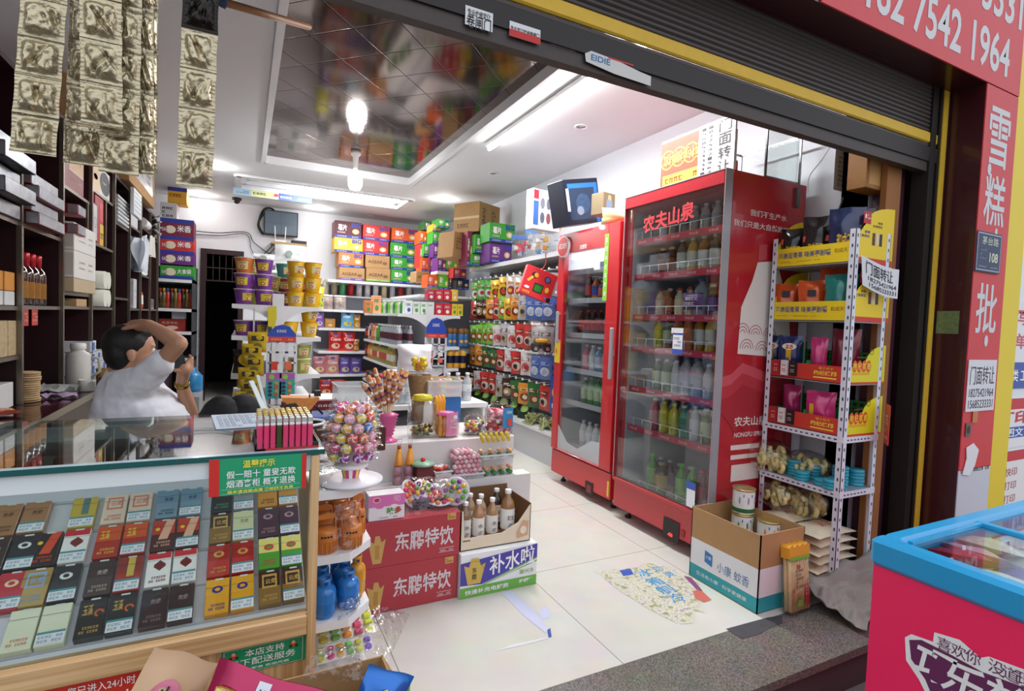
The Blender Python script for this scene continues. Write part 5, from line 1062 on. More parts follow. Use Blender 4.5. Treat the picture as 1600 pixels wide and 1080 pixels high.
# orange forked bottles and clear bins behind
for i in range(3):
 m = MB(); m.lathe([(.01, 0), (.016, .01), (.018, .05), (.016, .1), (.02, .16), (.014, .19), (.001, .2)], M('e8a02a', .35, coat=.4), n=12); tag(m.build('juice_tube', None, (at(682 + i * 7, 600, y=2.98).x, 2.98 + .02 * i, .656)), 'tall orange juice tube standing behind the pink-lidded jar, %s' % ('left', 'middle', 'right')[i], 'drink tube', 'orange juice tubes')
def binx(name, label, px0, px1, pyt, pyb, y, d, z=None, cont=None, lidc=None, alpha=.45):
 a, c = at(px0, pyb, y=y), at(px1, pyt, y=y); z = a.z if z is None else z; h = c.z - z; w_ = c.x - a.x
 t = empty(name, ((a.x + c.x) / 2, y + d / 2, z), 0, label, 'container'); PM = M('e2e8ea', .2, alpha=alpha, coat=.3); b = MB(); e = .002
 for q in ((-w_ / 2, w_ / 2, -d / 2, -d / 2 + e), (-w_ / 2, w_ / 2, d / 2 - e, d / 2), (-w_ / 2, -w_ / 2 + e, -d / 2, d / 2), (w_ / 2 - e, w_ / 2, -d / 2, d / 2)): b.box(q[0], q[1], q[2], q[3], 0, h, PM)
 b.box(-w_ / 2, w_ / 2, -d / 2, d / 2, 0, e, PM); b.build('tub', t)
 b = MB(); k = .006; rim = M('eef2f4', .2, alpha=.8)
 for q in ((-w_ / 2 - k, w_ / 2 + k, -d / 2 - k, -d / 2), (-w_ / 2 - k, w_ / 2 + k, d / 2, d / 2 + k), (-w_ / 2 - k, -w_ / 2, -d / 2, d / 2), (w_ / 2, w_ / 2 + k, -d / 2, d / 2)): b.box(q[0], q[1], q[2], q[3], h - .008, h, rim)
 b.build('rim', t)
 if cont:
  m = MB(); rr = random.Random(px0)
  for i in range(cont[1]): m.ball((rr.uniform(-.42, .42) * w_, rr.uniform(-.4, .4) * d, .012 + rr.random() ** .8 * h * cont[3]), cont[2], M(rr.choice(cont[0]), .35, coat=.3), 8, 5, (1.2, 1, .8))
  tag(m.build('sweets', None, ((a.x + c.x) / 2, y + d / 2, z)), 'heap of sweets filling the ' + label[:40].rsplit(' ', 1)[0], 'sweets', kind='stuff')
 return a.x, c.x, z, h
binx('clear_bin', 'empty clear plastic bin behind the lollipop stand', 527, 575, 602, 640, 3.1, .2, z=.745)
binx('sweets_tub', 'clear tub of pink and yellow packets behind the orange tubes', 668, 722, 594, 632, 3.15, .16, cont=(['e86a9a', 'e8d060', 'f0e0e0', 'd84a5a', 'b8d060'], 60, .014, .8), z=.82)
box_thing('white_box', 'blue and white carton under the tub of pink packets', 'box', at(690, 640, y=3.16).x, at(720, 640, y=3.16).x, 3.16, 3.3, .656, .815, '2a6ab0')
box_thing('white_box', 'white carton supporting the tub of pink packets', 'box', at(662, 640, y=3.18).x, at(688, 640, y=3.18).x, 3.18, 3.3, .656, .815, 'e8e6e4')
# chick lollipops in a cone basket
cb = V((at(655, 600, y=3.22).x, 3.22, .656)); t = empty('cone_basket', cb, 0, 'brown woven cone basket holding chick-shaped lollipops', 'basket')
b = MB(); b.lathe([(.03, 0), (.045, .12), (.075, .3), (.072, .3), (.04, .1)], M('8a6a44', .8, bump=.8, scale=120, noise=.4), n=18, caps=False); b.build('basket', t)
for i in range(9):
 a = 2 * PI * i / 9; d_ = V((math.cos(a) * .3, math.sin(a) * .25, 1)).normalized()
 def chick(i=i):
  b = MB(); c = M('e8cc30' if i % 3 else 'd88a3a', .5); b.ball((0, 0, .02), .02, c, 10, 8); b.ball((0, 0, -.008), .016, c, 10, 6); b.ball((-.016, 0, -.004), .008, c, 6, 5); b.ball((.016, 0, -.004), .008, c, 6, 5)
  k = MB(); k.ball((0, -.02, .017), .006, M('d8702a'), 6, 5, (1, 1, .6)); k.ball((-.008, -.017, .026), .0028, BLACK, 6, 4); k.ball((.008, -.017, .026), .0028, BLACK, 6, 4)
  s = MB(); s.cyl((0, 0, -.1), (0, 0, -.018), .002, WHITE, 6); return [('head', b), ('face', k), ('stick', s)]
 put(proto(('chick', i % 3), chick), 'chick_lollipop', 'yellow chick-shaped lollipop above the yellow-lidded jar, %s in the cone basket' % ORD[i], 'lollipop', cb + V((0, 0, .26)) + d_ * (.09 + .03 * (i % 2)), rot=tuple(d_.to_track_quat('Z', 'Y').to_euler()), group='chick lollipops', scale=.95)
# cone juice bottles and pinkish cups in front
for i in range(2):
 x = at(622 + 17 * i, 735, y=2.66).x; t = empty('juice_cone', (x, 2.652, .4555 + .1), 0, 'cone-shaped bottle of orange juice on an upturned cup, %s one' % ('left', 'right')[i], 'bottle', 'cone juice bottles')
 b = MB(); b.lathe([(.023, 0), (.023, .004), (.009, .085)], M('e8981c', .15, coat=.6), n=18); b.build('bottle', t)
 b = MB(); b.lathe([(.0095, .082), (.010, .098), (.001, .1)], M('a8452a', .3), n=14); b.build('neck', t); b = MB(); b.lathe([(.010, .1), (.014, .13), (.013, .131)], JG, n=14); b.build('cap', t)
for i in range(4):
 x = at(620 + 17 * (i % 2), 760, y=2.655).x; m = MB(); m.lathe([(.024, 0), (.019, .045), (.001, .046)], M('c99aa6', .2, alpha=.8, coat=.3), n=18)
 tag(m.build('plastic_cup', None, (x, 2.655, .4555 + .048 * (i // 2))), 'pinkish upturned cup under a juice cone, %s %s' % (('lower', 'upper')[i // 2], ('left', 'right')[i % 2]), 'cup', 'upturned pink cups')
# tub of pink ball sweets
a0, a1, zz, hh = binx('sweets_tub', 'clear tub heaped with pink ball sweets on the front step', 706, 756, 738, 772, 2.612, .085, z=.456, alpha=.3)
rr = random.Random(12); rb = .0145; k = 0
def pinkb(i): 
 m = MB(); m.ball((0, 0, 0), rb, M(['e8b4bc', 'e09aa8', 'f0d0d2'][i], .35, coat=.4, noise=.3, scale=120), 12, 8); w = MB(); w.ball((0, 0, 0), rb * 1.01, M('d0506a', .35), 10, 6, (1, 1, .22)); return [('sweet', m), ('stripe', w)]
for lay in range(6):
 for i in range(6 if lay < 5 else 4):
  for j in range(3 if lay > 2 else 1):
   x = a0 + .018 + (i + .5 * (lay % 2)) * ((a1 - a0 - .036) / 5.5); y = 2.629 + j * .027 + .006 * (lay % 2)
   put(proto(('pb', (i + lay + j) % 3), lambda q=(i + lay + j) % 3: pinkb(q)), 'ball_sweet', 'pink ball sweet in the heaped tub, %s layer up, %s from the left, row %s' % (ORD[lay], ORD[i], ('one', 'two', 'three')[j]), 'sweet', (x, y, zz + .018 + lay * .0245), rot=(rr.random() * 3, rr.random() * 3, 0), group='pink ball sweets in the tub')
a0, a1, zz, hh = binx('sweets_tub', 'small clear tub of white eyeball sweets left of the pink heap', 680, 706, 735, 758, 2.612, .08, z=.5, alpha=.3, cont=(['e8dcd8', 'e8c040', 'f0e8e8', 'd84a3a'], 16, .014, .9))
box_thing('white_box', 'white riser box under the small tub of eyeball sweets', 'box', a0, a1, 2.612, 2.69, .4555, .4995, 'dcd8d6')
m = MB(); m.lathe([(.001, 0), (.06, .004), (.062, .008), (.058, .016), (.02, .022), (.001, .024)], M('8fb89a', .4, noise=.6, scale=60), n=24); m.ball((0, 0, .03), .013, M('d02a2a', .3, coat=.5), 12, 8); tag(m.build('ring_sweet', None, (at(664, 735, y=2.6).x, 2.64, .545), 0), 'round green-edged sweet disc with a red ball on top', 'sweet')
box_thing('sweets_carton', 'small dark carton under the green sweet disc', 'box', at(650, 770, y=2.62).x, at(676, 770, y=2.62).x, 2.612, 2.69, .4555, .5445, '7a3a3a')
for i in range(2):
 a0, a1, zz, hh = binx('sweets_tub', 'clear box of green and yellow sweets at the right of the front step, %s one' % ('lower', 'upper')[i], 757 - 6 * i, 803, (741, 708)[i], (770, 738)[i], 2.612, .085, z=.456 + .095 * i, alpha=.3)
 for j in range(16):
  c = '2f8a3a' if j % 8 < 4 else 'e0a878'; m = shared(('gs', c), lambda c=c: (lambda q: (q.ball((0, 0, 0), .0135, M(c, .3, coat=.5), 10, 6, (1, 1, .8)), q.data('ball_sweet'))[1])(MB()))
  o = bpy.data.objects.new('ball_sweet', m); COL.objects.link(o); o.location = (a0 + .016 + (j % 4) * ((a1 - a0 - .03) / 3), 2.63 + (j // 8) * .03, zz + .014 + ((j // 4) % 2) * .026); tag(o, '%s sweet in the %s clear box at the right, %s' % ('green' if c[0] == '2' else 'peach', ('lower', 'upper')[i], ORD[j]), 'sweet', 'green and peach sweets')
for j in range(6):
 m = shared('ystick', lambda: (lambda q: (q.lathe([(.008, 0), (.01, .005), (.01, .07), (.004, .078)], M('e8cc40', .4), n=10), q.data('y'))[1])(MB()))
 o = bpy.data.objects.new('sweet_stick', m); COL.objects.link(o); o.location = (at(756 + j * 8, 704, y=2.63).x, 2.64, .645); o.rotation_euler = (.5, -.6, 0); tag(o, 'yellow sweet stick on top of the clear boxes, %s from the left' % ORD[j], 'sweet', 'yellow sweet sticks')
# small printed box and wrapped jelly trays on the red cases
def weid(m, w_, d, h):
 f = m.front(w_, d); f.rect(0, .55 * h, w_, h, M('d870b0')); f.disc(w_ * .3, .58 * h, .02, .012, M('d870b0'), .0012); f.disc(w_ * .7, .5 * h, .02, .012, M('ece6ea'), .0012); f.disc(.22 * w_, .82 * h, .016, .012, M('e8dce0'), .0014); f.disc(.22 * w_, .82 * h, .013, .009, M('c8304a'), .0016)
 f.text('味多', .5 * w_, .22 * h, .9 * w_, .5 * h, M('4a9a3a'), .002, .03); f.text('多', .72 * w_, .24 * h, .92 * w_, .5 * h, M('c83a3a'), .0024, .03); f.text('葡', .66 * w_, .7 * h, .88 * w_, .95 * h, M('f0b8d8'), .002, .0); f.scrawl(.3 * w_, .08 * h, .8 * w_, .14 * h, 8, M('707070'))
a, c = at(575, 826, y=2.3), at(633, 770, y=2.3)
box_thing('sweets_box', 'small white and pink printed sweets box on the red cases', 'box', a.x, c.x, 2.3, 2.38, .4125, c.z, 'e6e2e4', weid)
JM = ['d8503a', '8a2a8a', 'e0902a', '5aa83a', 'c82a5a', 'e8c030']
for i, (px, py, y, rx, rz_) in enumerate(((685, 800, 2.4, .25, -.1), (662, 790, 2.45, .8, .4), (640, 772, 2.42, 1.1, .8), (712, 768, 2.38, 1.1, -.5))):
 def jt(i=i):
  m = MB(); m.lathe([(.001, 0), (.062, .002), (.066, .006), (.06, .008)], M('d8d0dc', .25, alpha=.85), n=20); g = MB()
  rr = random.Random(i)
  for j in range(16): a = 2 * PI * j / 10; q = .045 if j < 10 else .018; g.ball((q * math.cos(a), q * math.sin(a), .012), .012, M(JM[(j * 2 + i) % 6], .15, coat=.8), 8, 6, (1, 1, .8))
  return [('tray', m), ('jelly_sweets', g)]
 p_ = at(px, py, y=y); put(proto(('jt', i), jt), 'jelly_tray', ('round tray of coloured jelly sweets lying front on the red case', 'purple jelly sweets tray behind the front one', 'jelly sweets tray standing on edge at the left', 'upright heart-like tray of purple and yellow jelly sweets')[i], 'sweets', V((p_.x, y, max(.43 + .05 * math.sin(rx), p_.z))), rot=(rx, 0, rz_), scale=1.05)
m = MB(); m.box(-.12, .12, -.05, .08, 0, .04, M('2a1830', .4)); tag(m.build('sweets_tray', None, (at(680, 810, y=2.4).x, 2.42, .413)), 'dark purple tray under the jelly sweets', 'tray')
film('plastic_wrap', 'shiny clear plastic bag over the jelly trays on the red cases', [at(630, 812, y=2.31), at(728, 806, y=2.3), at(722, 745, y=2.45), at(640, 745, y=2.45)], .07, 31)
# things on the side and back tables
box_thing('parcel_tray', 'blue tray of wrapped packets behind the white table edge', 'tray', .21, .42, 2.95, 3.15, .7445, .765, '3a58a0')
box_thing('leaflet_box', 'dark red box with white print on the side table', 'box', .2, .5, 3.28, 3.34, .7445, .80, '8a2028', lambda m, w_, d, h: m.front(w_, d).scrawl(.02, .015, w_ - .02, h - .015, 9, WHITE))
q = MB(); q.box(-.11, .11, -.07, .07, 0, .004, M('e8eaea', .5)); tag(q.build('paper_sheet', None, (.33, 2.8, .744), .1), 'white paper sheet on the side table behind the bucket', 'paper')
t = empty('paper_cone_box', (.27, 3.05, .766), 0, 'clear box of orange cone sweets on the side table', 'sweets')
b = MB(); b.prism([(-.09, .1), (.1, .09), (.03, 0), (-.02, 0)], -.05, .05, M('d88a3c', .5, noise=.4, scale=60), 'y'); b.build('cone', t); b = MB(); b.prism([(-.1, .06), (-.02, .07), (.03, .0), (-.06, .0)], -.055, -.051, M('3a2a26', .5), 'y'); b.build('wrap', t)
t = empty('pen_holder', (.36, 3.03, .766), 0, 'black phone holder arm on the side table', 'holder'); b = MB(); b.cyl((-.04, 0, .08), (.03, 0, 0), .005, BLACK, 8); b.cyl((-.03, 0, .0), (-.04, 0, .11), .004, BLACK, 8); b.build('arm', t); b = MB(); b.box(-.015, .015, -.02, .02, .1, .13, BLACK); b.build('clamp', t)
for r in range(3):
 for c in range(5):
  put(proto('water', pet(.19, .031, 'c8d0d8', 'd0305a', 'dfe4ea', .35, .6, a=.75)), 'water_bottle', 'clear water bottle with red cap on the back table, %s row, %s from the left' % (ORD[r], ORD[c]), 'bottle', (at(597 + c * 9.4 + r * 2, 620, y=3.5).x, 3.5 + r * .07, .7305), group='red-capped water bottles')
m = MB(); m.pouch(.26, .2, .14, M('e8e8ea', .6), seed=9, nu=14, nv=12, crimp=.0, wr=.1); tag(m.build('carrier_bag', None, (at(646, 600, y=3.75).x, 3.74, .92)), 'bulging white bag on top of the water bottles', 'bag')
box_thing('carton', 'white carton the bulging white bag sits on', 'carton', .95, 1.2, 3.72, 3.95, .7305, .919, 'e4e4e6')
bk = V((at(698, 590, y=3.7).x + .05, 3.75, .7305)); t = empty('wicker_basket', bk, 0, 'round brown wicker basket with rolls on the back table', 'basket')
b = MB(); b.lathe([(.11, 0), (.16, .13), (.155, .13), (.105, .004)], M('8a6438', .8, noise=.5, scale=70, bump=.8), n=24); b.build('basket', t); b = MB(); b.tube([(.158 * math.cos(a * .3), .158 * math.sin(a * .3), .132 + .004 * math.sin(a * 4)) for a in range(21)], .01, M('a07a48', .8), 6, True); b.build('rim', t)
for i in range(3): put(proto('waterc', pet(.2, .033, 'd0d8de', 'e8e8ea', 'e4e8ec', .35, .6, a=.7)), 'water_bottle', 'clear bottle with white cap by the wicker basket, %s from the left' % ORD[i], 'bottle', (at(700 + i * 15, 600, y=3.55).x, 3.55, .7305), group='white-capped bottles by the basket')
# ============================================================ gondolas, back shelves, cartons
SHW = M('e6e8ec', .4); DKP = M('3c3e44', .6)
def bucket(col, lab, lid):
 def fn():
  b = MB(); b.lathe([(.052, 0), (.056, .004), (.074, .118), (.072, .122)], M(col, .4), n=20, caps=True)
  l = MB(); l.lathe([(.0745, .12), (.078, .121), (.078, .127), (.001, .129)], M(lid, .4), n=20)
  p = MB(); p.grid(lambda u, v: V(((.0605 + .0095 * v) * 1.02 * math.cos(-2.2 + u * 1.3), (.0605 + .0095 * v) * 1.02 * math.sin(-2.2 + u * 1.3), .03 + .062 * v)), 8, 2, M(lab, .4))
  f = p.face((-.03, -.0735, .03), (1, 0, 0), (0, 0, 1)); f.disc(.035, .018, .018, .014, M('c8452a'), .0015, 12); f.disc(.035, .018, .011, .008, M('e8d8a0'), .0022, 10); f.scrawl(.012, .042, .06, .058, 3, M('302020'), .002)
  return [('bucket', b), ('lid', l), ('print', p)]
 return fn
def gondola(name, label, x0, x1, y0, y1, zs, px_post, ztop):
 cx = (x0 + x1) / 2; t = empty(name, (cx, y0, 0), 0, label, 'shelf unit'); L = (cx, y0, 0)
 b = MB(); b.box(cx - .03, cx + .03, y0, y1, 0, ztop, M('b9bcc4', .5)); wb(b, 'spine_panel', t, L)
 b = MB(); b.box(cx - .045, cx + .045, y0 - .012, y0, 0, ztop + .1, SHW); wb(b, 'end_post', t, L)
 for z in zs:
  for (a, c) in ((x0, cx - .03), (cx + .03, x1)):
   b = MB(); b.box(a, c, y0, y1, z - .03, z, SHW); s = wb(b, 'shelf', t, L)
   sg = 1 if a == x0 else -1; tip = a if a == x0 else c; root = c if a == x0 else a; W_ = abs(c - a)
   pts = [(tip, z), (root, z), (root, z - .16)] + [(root - sg * W_ * .94 * k / 10, z - .035 - .125 * (1 - k / 10) ** 2.6) for k in range(0, 11)] + [(tip, z - .035)]
   b = MB(); b.prism(pts, y0 - .006, y0, SHW, 'y'); wb(b, 'bracket', t, L)
 b = MB(); b.box(x0 + .02, x1 - .02, y0 + .02, y1, 0, .12, DKP); wb(b, 'plinth', t, L)
 return t
Z1 = [1.37, 1.11, .79, .5]
gondola('gondola', 'white two-sided shelf unit full of instant noodle buckets in the left aisle', -.09, .60, 4.9, 6.4, Z1, 440, 1.369)
Z2 = [1.36, .99, .73, .42]
gondola('gondola', 'white two-sided shelf unit of bottles and milk boxes in the middle aisle', 1.56, 2.31, 6.0, 7.9, Z2, 678, 1.359)
nb_ = 0
def bowls(px, py_list, z, y, cols, where):
 for i, c in enumerate(cols):
  lab = {'7a3a9a': 'purple', 'd8782a': 'orange', 'e8b81c': 'yellow', 'a8b04a': 'olive green', '3a8a8a': 'teal', '8a3050': 'wine red'}[c]
  put(proto(('bk', c), bucket(c, 'e0d040' if c == '7a3a9a' else 'e8d8a0', 'e8e4e0' if c != 'e8b81c' else 'e0b020')), 'noodle_bucket', '%s noodle bucket, %s, %s from the bottom' % (lab, where, ORD[i]), 'noodle bucket', (at(px, 460, y=y).x, y, z + .0008 + i * .1295), rz=random.uniform(-.5, .5), group='instant noodle buckets')
P_, O_, Y_, G_ = '7a3a9a', 'd8782a', 'e8b81c', 'a8b04a'
for a in ((381, 1.37, 5.0, [P_, P_, O_], 'leftmost stack on the left shelf unit'), (412, 1.37, 5.0, [P_, P_, P_], 'second stack on the left shelf unit'), (391, 1.37, 5.25, [G_, P_, G_], 'stack behind the leftmost one'), (424, 1.37, 5.2, [P_, G_], 'short stack behind the second one'),
          (444, 1.37, 5.3, ['8a3050', '8a3050', '3a8a8a'], 'stack behind the yellow buckets'), (462, 1.37, 5.0, [Y_, Y_, Y_], 'left yellow stack on the left shelf unit'), (488, 1.37, 5.0, [Y_, Y_, Y_], 'right yellow stack on the left shelf unit'), (478, 1.37, 5.25, [G_, '8a3050'], 'stack behind the right yellow one'),
          (453, 1.11, 5.0, [Y_], 'single one on the second shelf'), (484, 1.11, 5.0, [Y_, Y_], 'pair on the second shelf right'), (381, 1.11, 5.05, [P_], 'left on the second shelf'), (405, 1.11, 5.05, [P_], 'right of it on the second left shelf'),
          (474, .79, 5.0, [G_, G_], 'pair on the third shelf right'), (450, .79, 5.1, [G_], 'third shelf behind the card stand')): bowls(a[0], 0, a[1], a[2], a[3], a[4])
packet('snack_packet', 'black and yellow packet on the left third shelf of the noodle unit', .2, .2, .08, '2a2622', (at(380, 585, y=5.0).x + .02, 5.0, .792), (0, 0, 0), lambda f: (f.disc(.1, .12, .06, .05, M('d8b030'), .002), f.disc(.1, .12, .03, .02, M('5a3a1a'), .003)))
# hanging yellow bags, cards stand
m = MB(); m.box(-.006, .006, 0, .004, -.78, 0, M('c8c8cc')); tag(m.build('clip_strip', None, (at(400, 560, y=4.85).x - .02, 4.86, 1.34)), 'thin plastic clip strip carrying the yellow hanging packets', 'strip')
for i in range(6):
 packet('snack_packet', 'yellow hanging snack packet left of the card stand, %s from the top' % ORD[i], .15, .17, .05, 'd0b020', (at(402 - (i % 2) * 6, 560, y=4.8).x - .012 * i, 4.8 - .012 * i, .98 - .095 * i), (.1, 0, 0), lambda f: (f.rect(.03, .1, .12, .14, M('302818'), .002), f.disc(.075, .06, .03, .025, M('8a7a3a'), .002)), group='yellow hanging packets', seed=i, key=('yp', i % 2))
a = at(425, 512, y=4.86); m = MB(); m.prism([(-.035, 0), (.03, .01), (.035, -.09), (.02, -.17), (-.03, -.16)], -.003, 0, M('e0d030'), 'y'); tag(m.build('shelf_tag', None, (a.x, 4.86, a.z + .17)), 'yellow paper tag hanging at the corner of the noodle shelf', 'tag')
def cardstand(px0, px1, pyt, pym, pyb, y, label, k):
 a, c = at(px0, pyb, y=y), at(px1, pyt, y=y); zm = at(px0, pym, y=y).z; w_ = c.x - a.x; cx = (a.x + c.x) / 2; h = c.z - a.z
 t = empty('card_stand', (cx, y, a.z), 0, label, 'display stand'); b = MB(); LG = M('d8d8e4', .5)
 for i in range(4): x = -w_ / 2 + i * w_ / 3; b.box(x - .011, x + .011, 0, .01, (-a.z if i in (0, 3) else 0), zm - a.z, LG)
 n_ = int((zm - a.z) / .075)
 for i in range(n_ + 1): b.box(-w_ / 2, w_ / 2, 0, .01, i * (zm - a.z) / n_ - .006, i * (zm - a.z) / n_ + .008, LG)
 b.build('frame', t); b = MB(); hm = zm - a.z
 b.prism([(-w_ / 2, hm), (w_ / 2, hm), (w_ / 2, hm + (h - hm) * .45), (w_ * .25, hm + (h - hm) * .9), (0, h), (-w_ * .25, hm + (h - hm) * .9), (-w_ / 2, hm + (h - hm) * .5)], -.006, 0, M('2a4ab0', .4), 'y'); f = b.face((-w_ / 2, -.006, 0), (1, 0, 0), (0, 0, 1)); f.rect(0, hm, w_, hm + .04, M('d8402a')); f.scrawl(w_ * .3, hm + (h - hm) * .5, w_ * .75, hm + (h - hm) * .75, 5, M('e8e8f0')); f.scrawl(w_ * .1, hm + .01, w_ * .9, hm + .03, 8, M('f0c8a0'), .002); b.build('header_card', t)
 for i in range(k):
  b = MB(); x = -w_ / 2 + (i % 2 + .25) * w_ / 2; z = hm * (.12 + .22 * (i // 2)); b.box(x, x + w_ * .22, -.012, 0, z, z + hm * .13, M(['d8402a', 'e06a50', 'c83a4a', 'e8e0e0'][i % 4])); b.build('toy_capsule', t)
 return a, c
a, c = cardstand(417, 463, 508, 534, 634, 4.55, 'white lattice card stand with blue header in front of the noodle unit', 6)
for i in range(2):
 m = MB(); m.box(-.055, .055, -.003, 0, 0, .2, M('3aa8a0')); f = m.face((-.055, -.003, 0), (1, 0, 0), (0, 0, 1)); f.poly([(0, .13), (.11, .16), (.11, .2), (0, .2)], M('b05ab0')); f.disc(.04, .17, .02, .02, M('8ac83a'), .002)
 for j in range(8): f.disc(.03 + .045 * (j % 2), .03 + .03 * (j // 2), .016, .013, M(['3a2a50', 'd84a5a', '2a3a6a', 'c8a03a'][j % 4]), .002 + .001 * (j % 2), 8)
 tag(m.build('toy_card', None, (at(427 + 21 * i, 625, y=4.52).x, 4.52, at(427, 623, y=4.52).z)), 'teal and purple blister card of small toys, %s one on the card stand' % ('left', 'right')[i], 'toy card', 'blister cards')
cardstand(664, 698, 497, 527, 572, 5.9, 'white lattice card stand with blue header at the middle shelf unit', 4)
# ---- cartons
def cart(px0, py0, px1, py1, y, col, band='2a3a9a', txt=1, nm='', kraft=0, d=.3, rz=0, z0=None):
 mx_, my_ = (px0 + px1) / 2, (py0 + py1) / 2; a, c = at(px0, my_, y=y), at(px1, my_, y=y); a.z = at(mx_, py1, y=y).z; c.z = at(mx_, py0, y=y).z - .002; a.x += .001; c.x -= .001
 def deco(m, w_, d_, h):
  f = m.front(w_, d_); wt = M('f0e8e8', .5)
  if band: f.rect(0, 0, w_, .17 * h, M(band, .5)); f.scrawl(.1 * w_, .03 * h, .9 * w_, .14 * h, 9, M('c0c8e8'), .002)
  if kraft: f.text('AGEAR', .1 * w_, .35 * h, .7 * w_, .6 * h, M('5a4030'), .002); f.disc(.8 * w_, .4 * h, .1 * w_, .12 * h, M('7a5a3a'), .002); return
  if txt: f.text('BIG', .62 * w_, .66 * h, .95 * w_, .94 * h, M('2a3a9a'), .002, .04)
  f.text('薯片', .12 * w_, .42 * h, .45 * w_, .8 * h, wt, .002, .03); f.scrawl(.1 * w_, .25 * h, .55 * w_, .38 * h, 6, M('e8c8b0'), .002); f.disc(.78 * w_, .42 * h, .13 * w_, .16 * h, M('e8c060'), .002); f.disc(.78 * w_, .42 * h, .07 * w_, .1 * h, wt, .003)
 w_, h = c.x - a.x, c.z - a.z; m = MB(); m.box(-w_ / 2, w_ / 2, -d / 2, d / 2, 0, h, M(col, .55) if not kraft else KRAFT, bev=.004); deco(m, w_, d, h)
 o = m.build('snack_carton', None, ((a.x + c.x) / 2, y + d / 2, a.z if z0 is None else z0), rz); return tag(o, nm, 'carton', 'snack cartons on the shelves')
CN = {'5a1c2c': 'burgundy', 'e0b43a': 'yellow', 'c87a3c': 'orange and yellow', 'c8302e': 'red', 'd85a20': 'orange', '3aa030': 'green', '6a2a80': 'purple', '5ac020': 'bright green', '7a2040': 'wine', '2a2a2e': 'black and pink', '2f6a30': 'dark green'}
KD, KP = '5a1c2c', '6a2a80'
C_ = [(523, 346, 565, 372, KD, 'top of the left column on the back shelf'), (522, 372, 567, 395, 'e0b43a', 'second from top in the left back column'), (529, 395, 568, 418, 'c87a3c', 'third from top in the left back column'),
 (567, 352, 609, 376, 'c8302e', 'top of the middle back column'), (567, 376, 607, 399, 'c8302e', 'second in the middle back column'), (612, 357, 654, 380, 'd85a20', 'top of the right back column'), (610, 380, 651, 403, '3aa030', 'second in the right back column'), (611, 403, 650, 422, '3aa030', 'third in the right back column'), (611, 422, 650, 443, '3aa030', 'bottom of the right back column')]
for q in C_: cart(q[0], q[1], q[2], q[3], 8.35, q[4], nm='%s snack carton, %s' % (CN[q[4]], q[5]))
cart(530, 418, 570, 438, 8.35, 'c0', '6a4a90', kraft=1, nm='brown carton with purple print at the bottom of the left back column')
cart(571, 399, 609, 419, 8.35, 'c0', None, kraft=1, nm='plain brown snack carton, third in the middle back column'); cart(572, 419, 610, 440, 8.35, 'c0', '8ab040', kraft=1, nm='brown carton with green print at the bottom of the middle back column')
D_ = [(656, 361, 667, 381, 'd85a20', 7.6, 'narrow, top left of the corner pile'), (656, 381, 662, 418, 'c8302e', 7.6, 'thin upright at the left of the corner pile'), (662, 346, 683, 360, '2f6a30', 7.6, 'highest in the corner pile'), (676, 350, 689, 362, 'e0b43a', 7.3, 'small, near the ceiling in the corner pile'), (684, 342, 703, 356, '3aa030', 7.2, 'beside the big brown cartons near the ceiling'), (668, 361, 676, 380, 'c87a3c', 7.6, 'half hidden in the corner pile'),
 (662, 381, 677, 401, '3aa030', 7.5, 'middle of the corner pile'), (677, 381, 692, 403, KP, 7.3, 'middle right of the corner pile'), (676, 362, 690, 381, '3aa030', 7.3, 'under the small yellow one'), (659, 403, 671, 424, 'd85a20', 7.5, 'lower left of the corner pile'), (671, 402, 684, 428, '7a2040', 7.4, 'lower middle of the corner pile'), (684, 402, 697, 424, KP, 6.9, 'beside the bright green pair, upper'), (697, 402, 716, 424, '5ac020', 6.9, 'upper of the bright green pair'),
 (668, 429, 685, 449, 'd85a20', 6.9, 'low left beside the bright green pair'), (685, 428, 701, 453, '5ac020', 6.9, 'lower of the bright green pair'), (701, 430, 713, 451, '7a2040', 6.9, 'right of the bright green pair'), (708, 419, 729, 435, 'c8302e', 6.7, 'small, projecting above the green packets'), (713, 436, 733, 452, '2a2a2e', 6.7, 'small, right end above the milk boxes'),
 (742, 367, 768, 396, '3aa030', 5.95, 'tall one right of the tilted brown carton'), (737, 397, 765, 415, '3aa030', 6.0, 'low one on the right wall shelf'), (765, 380, 800, 411, KP, 5.7, 'beneath the large green one on the wall shelf'), (765, 349, 805, 379, '3aa030', 5.65, 'large, sticking out over the right wall shelf'), (730, 361, 738, 416, '7a2040', 6.05, 'thin upright next to the tilted brown carton')]
for q in D_: cart(q[0], q[1], q[2], q[3], q[5], q[4], txt=int(q[2] - q[0] > 17), nm='%s snack carton, %s' % (CN[q[4]], q[6]), d=.28)
cart(650, 424, 671, 441, 7.3, 'c', None, kraft=1, nm='small brown carton low at the left of the corner pile', d=.3); cart(683, 424, 708, 429, 6.88, 'e8e8e8', None, 0, nm='flat white carton between the bright green pair', d=.28)
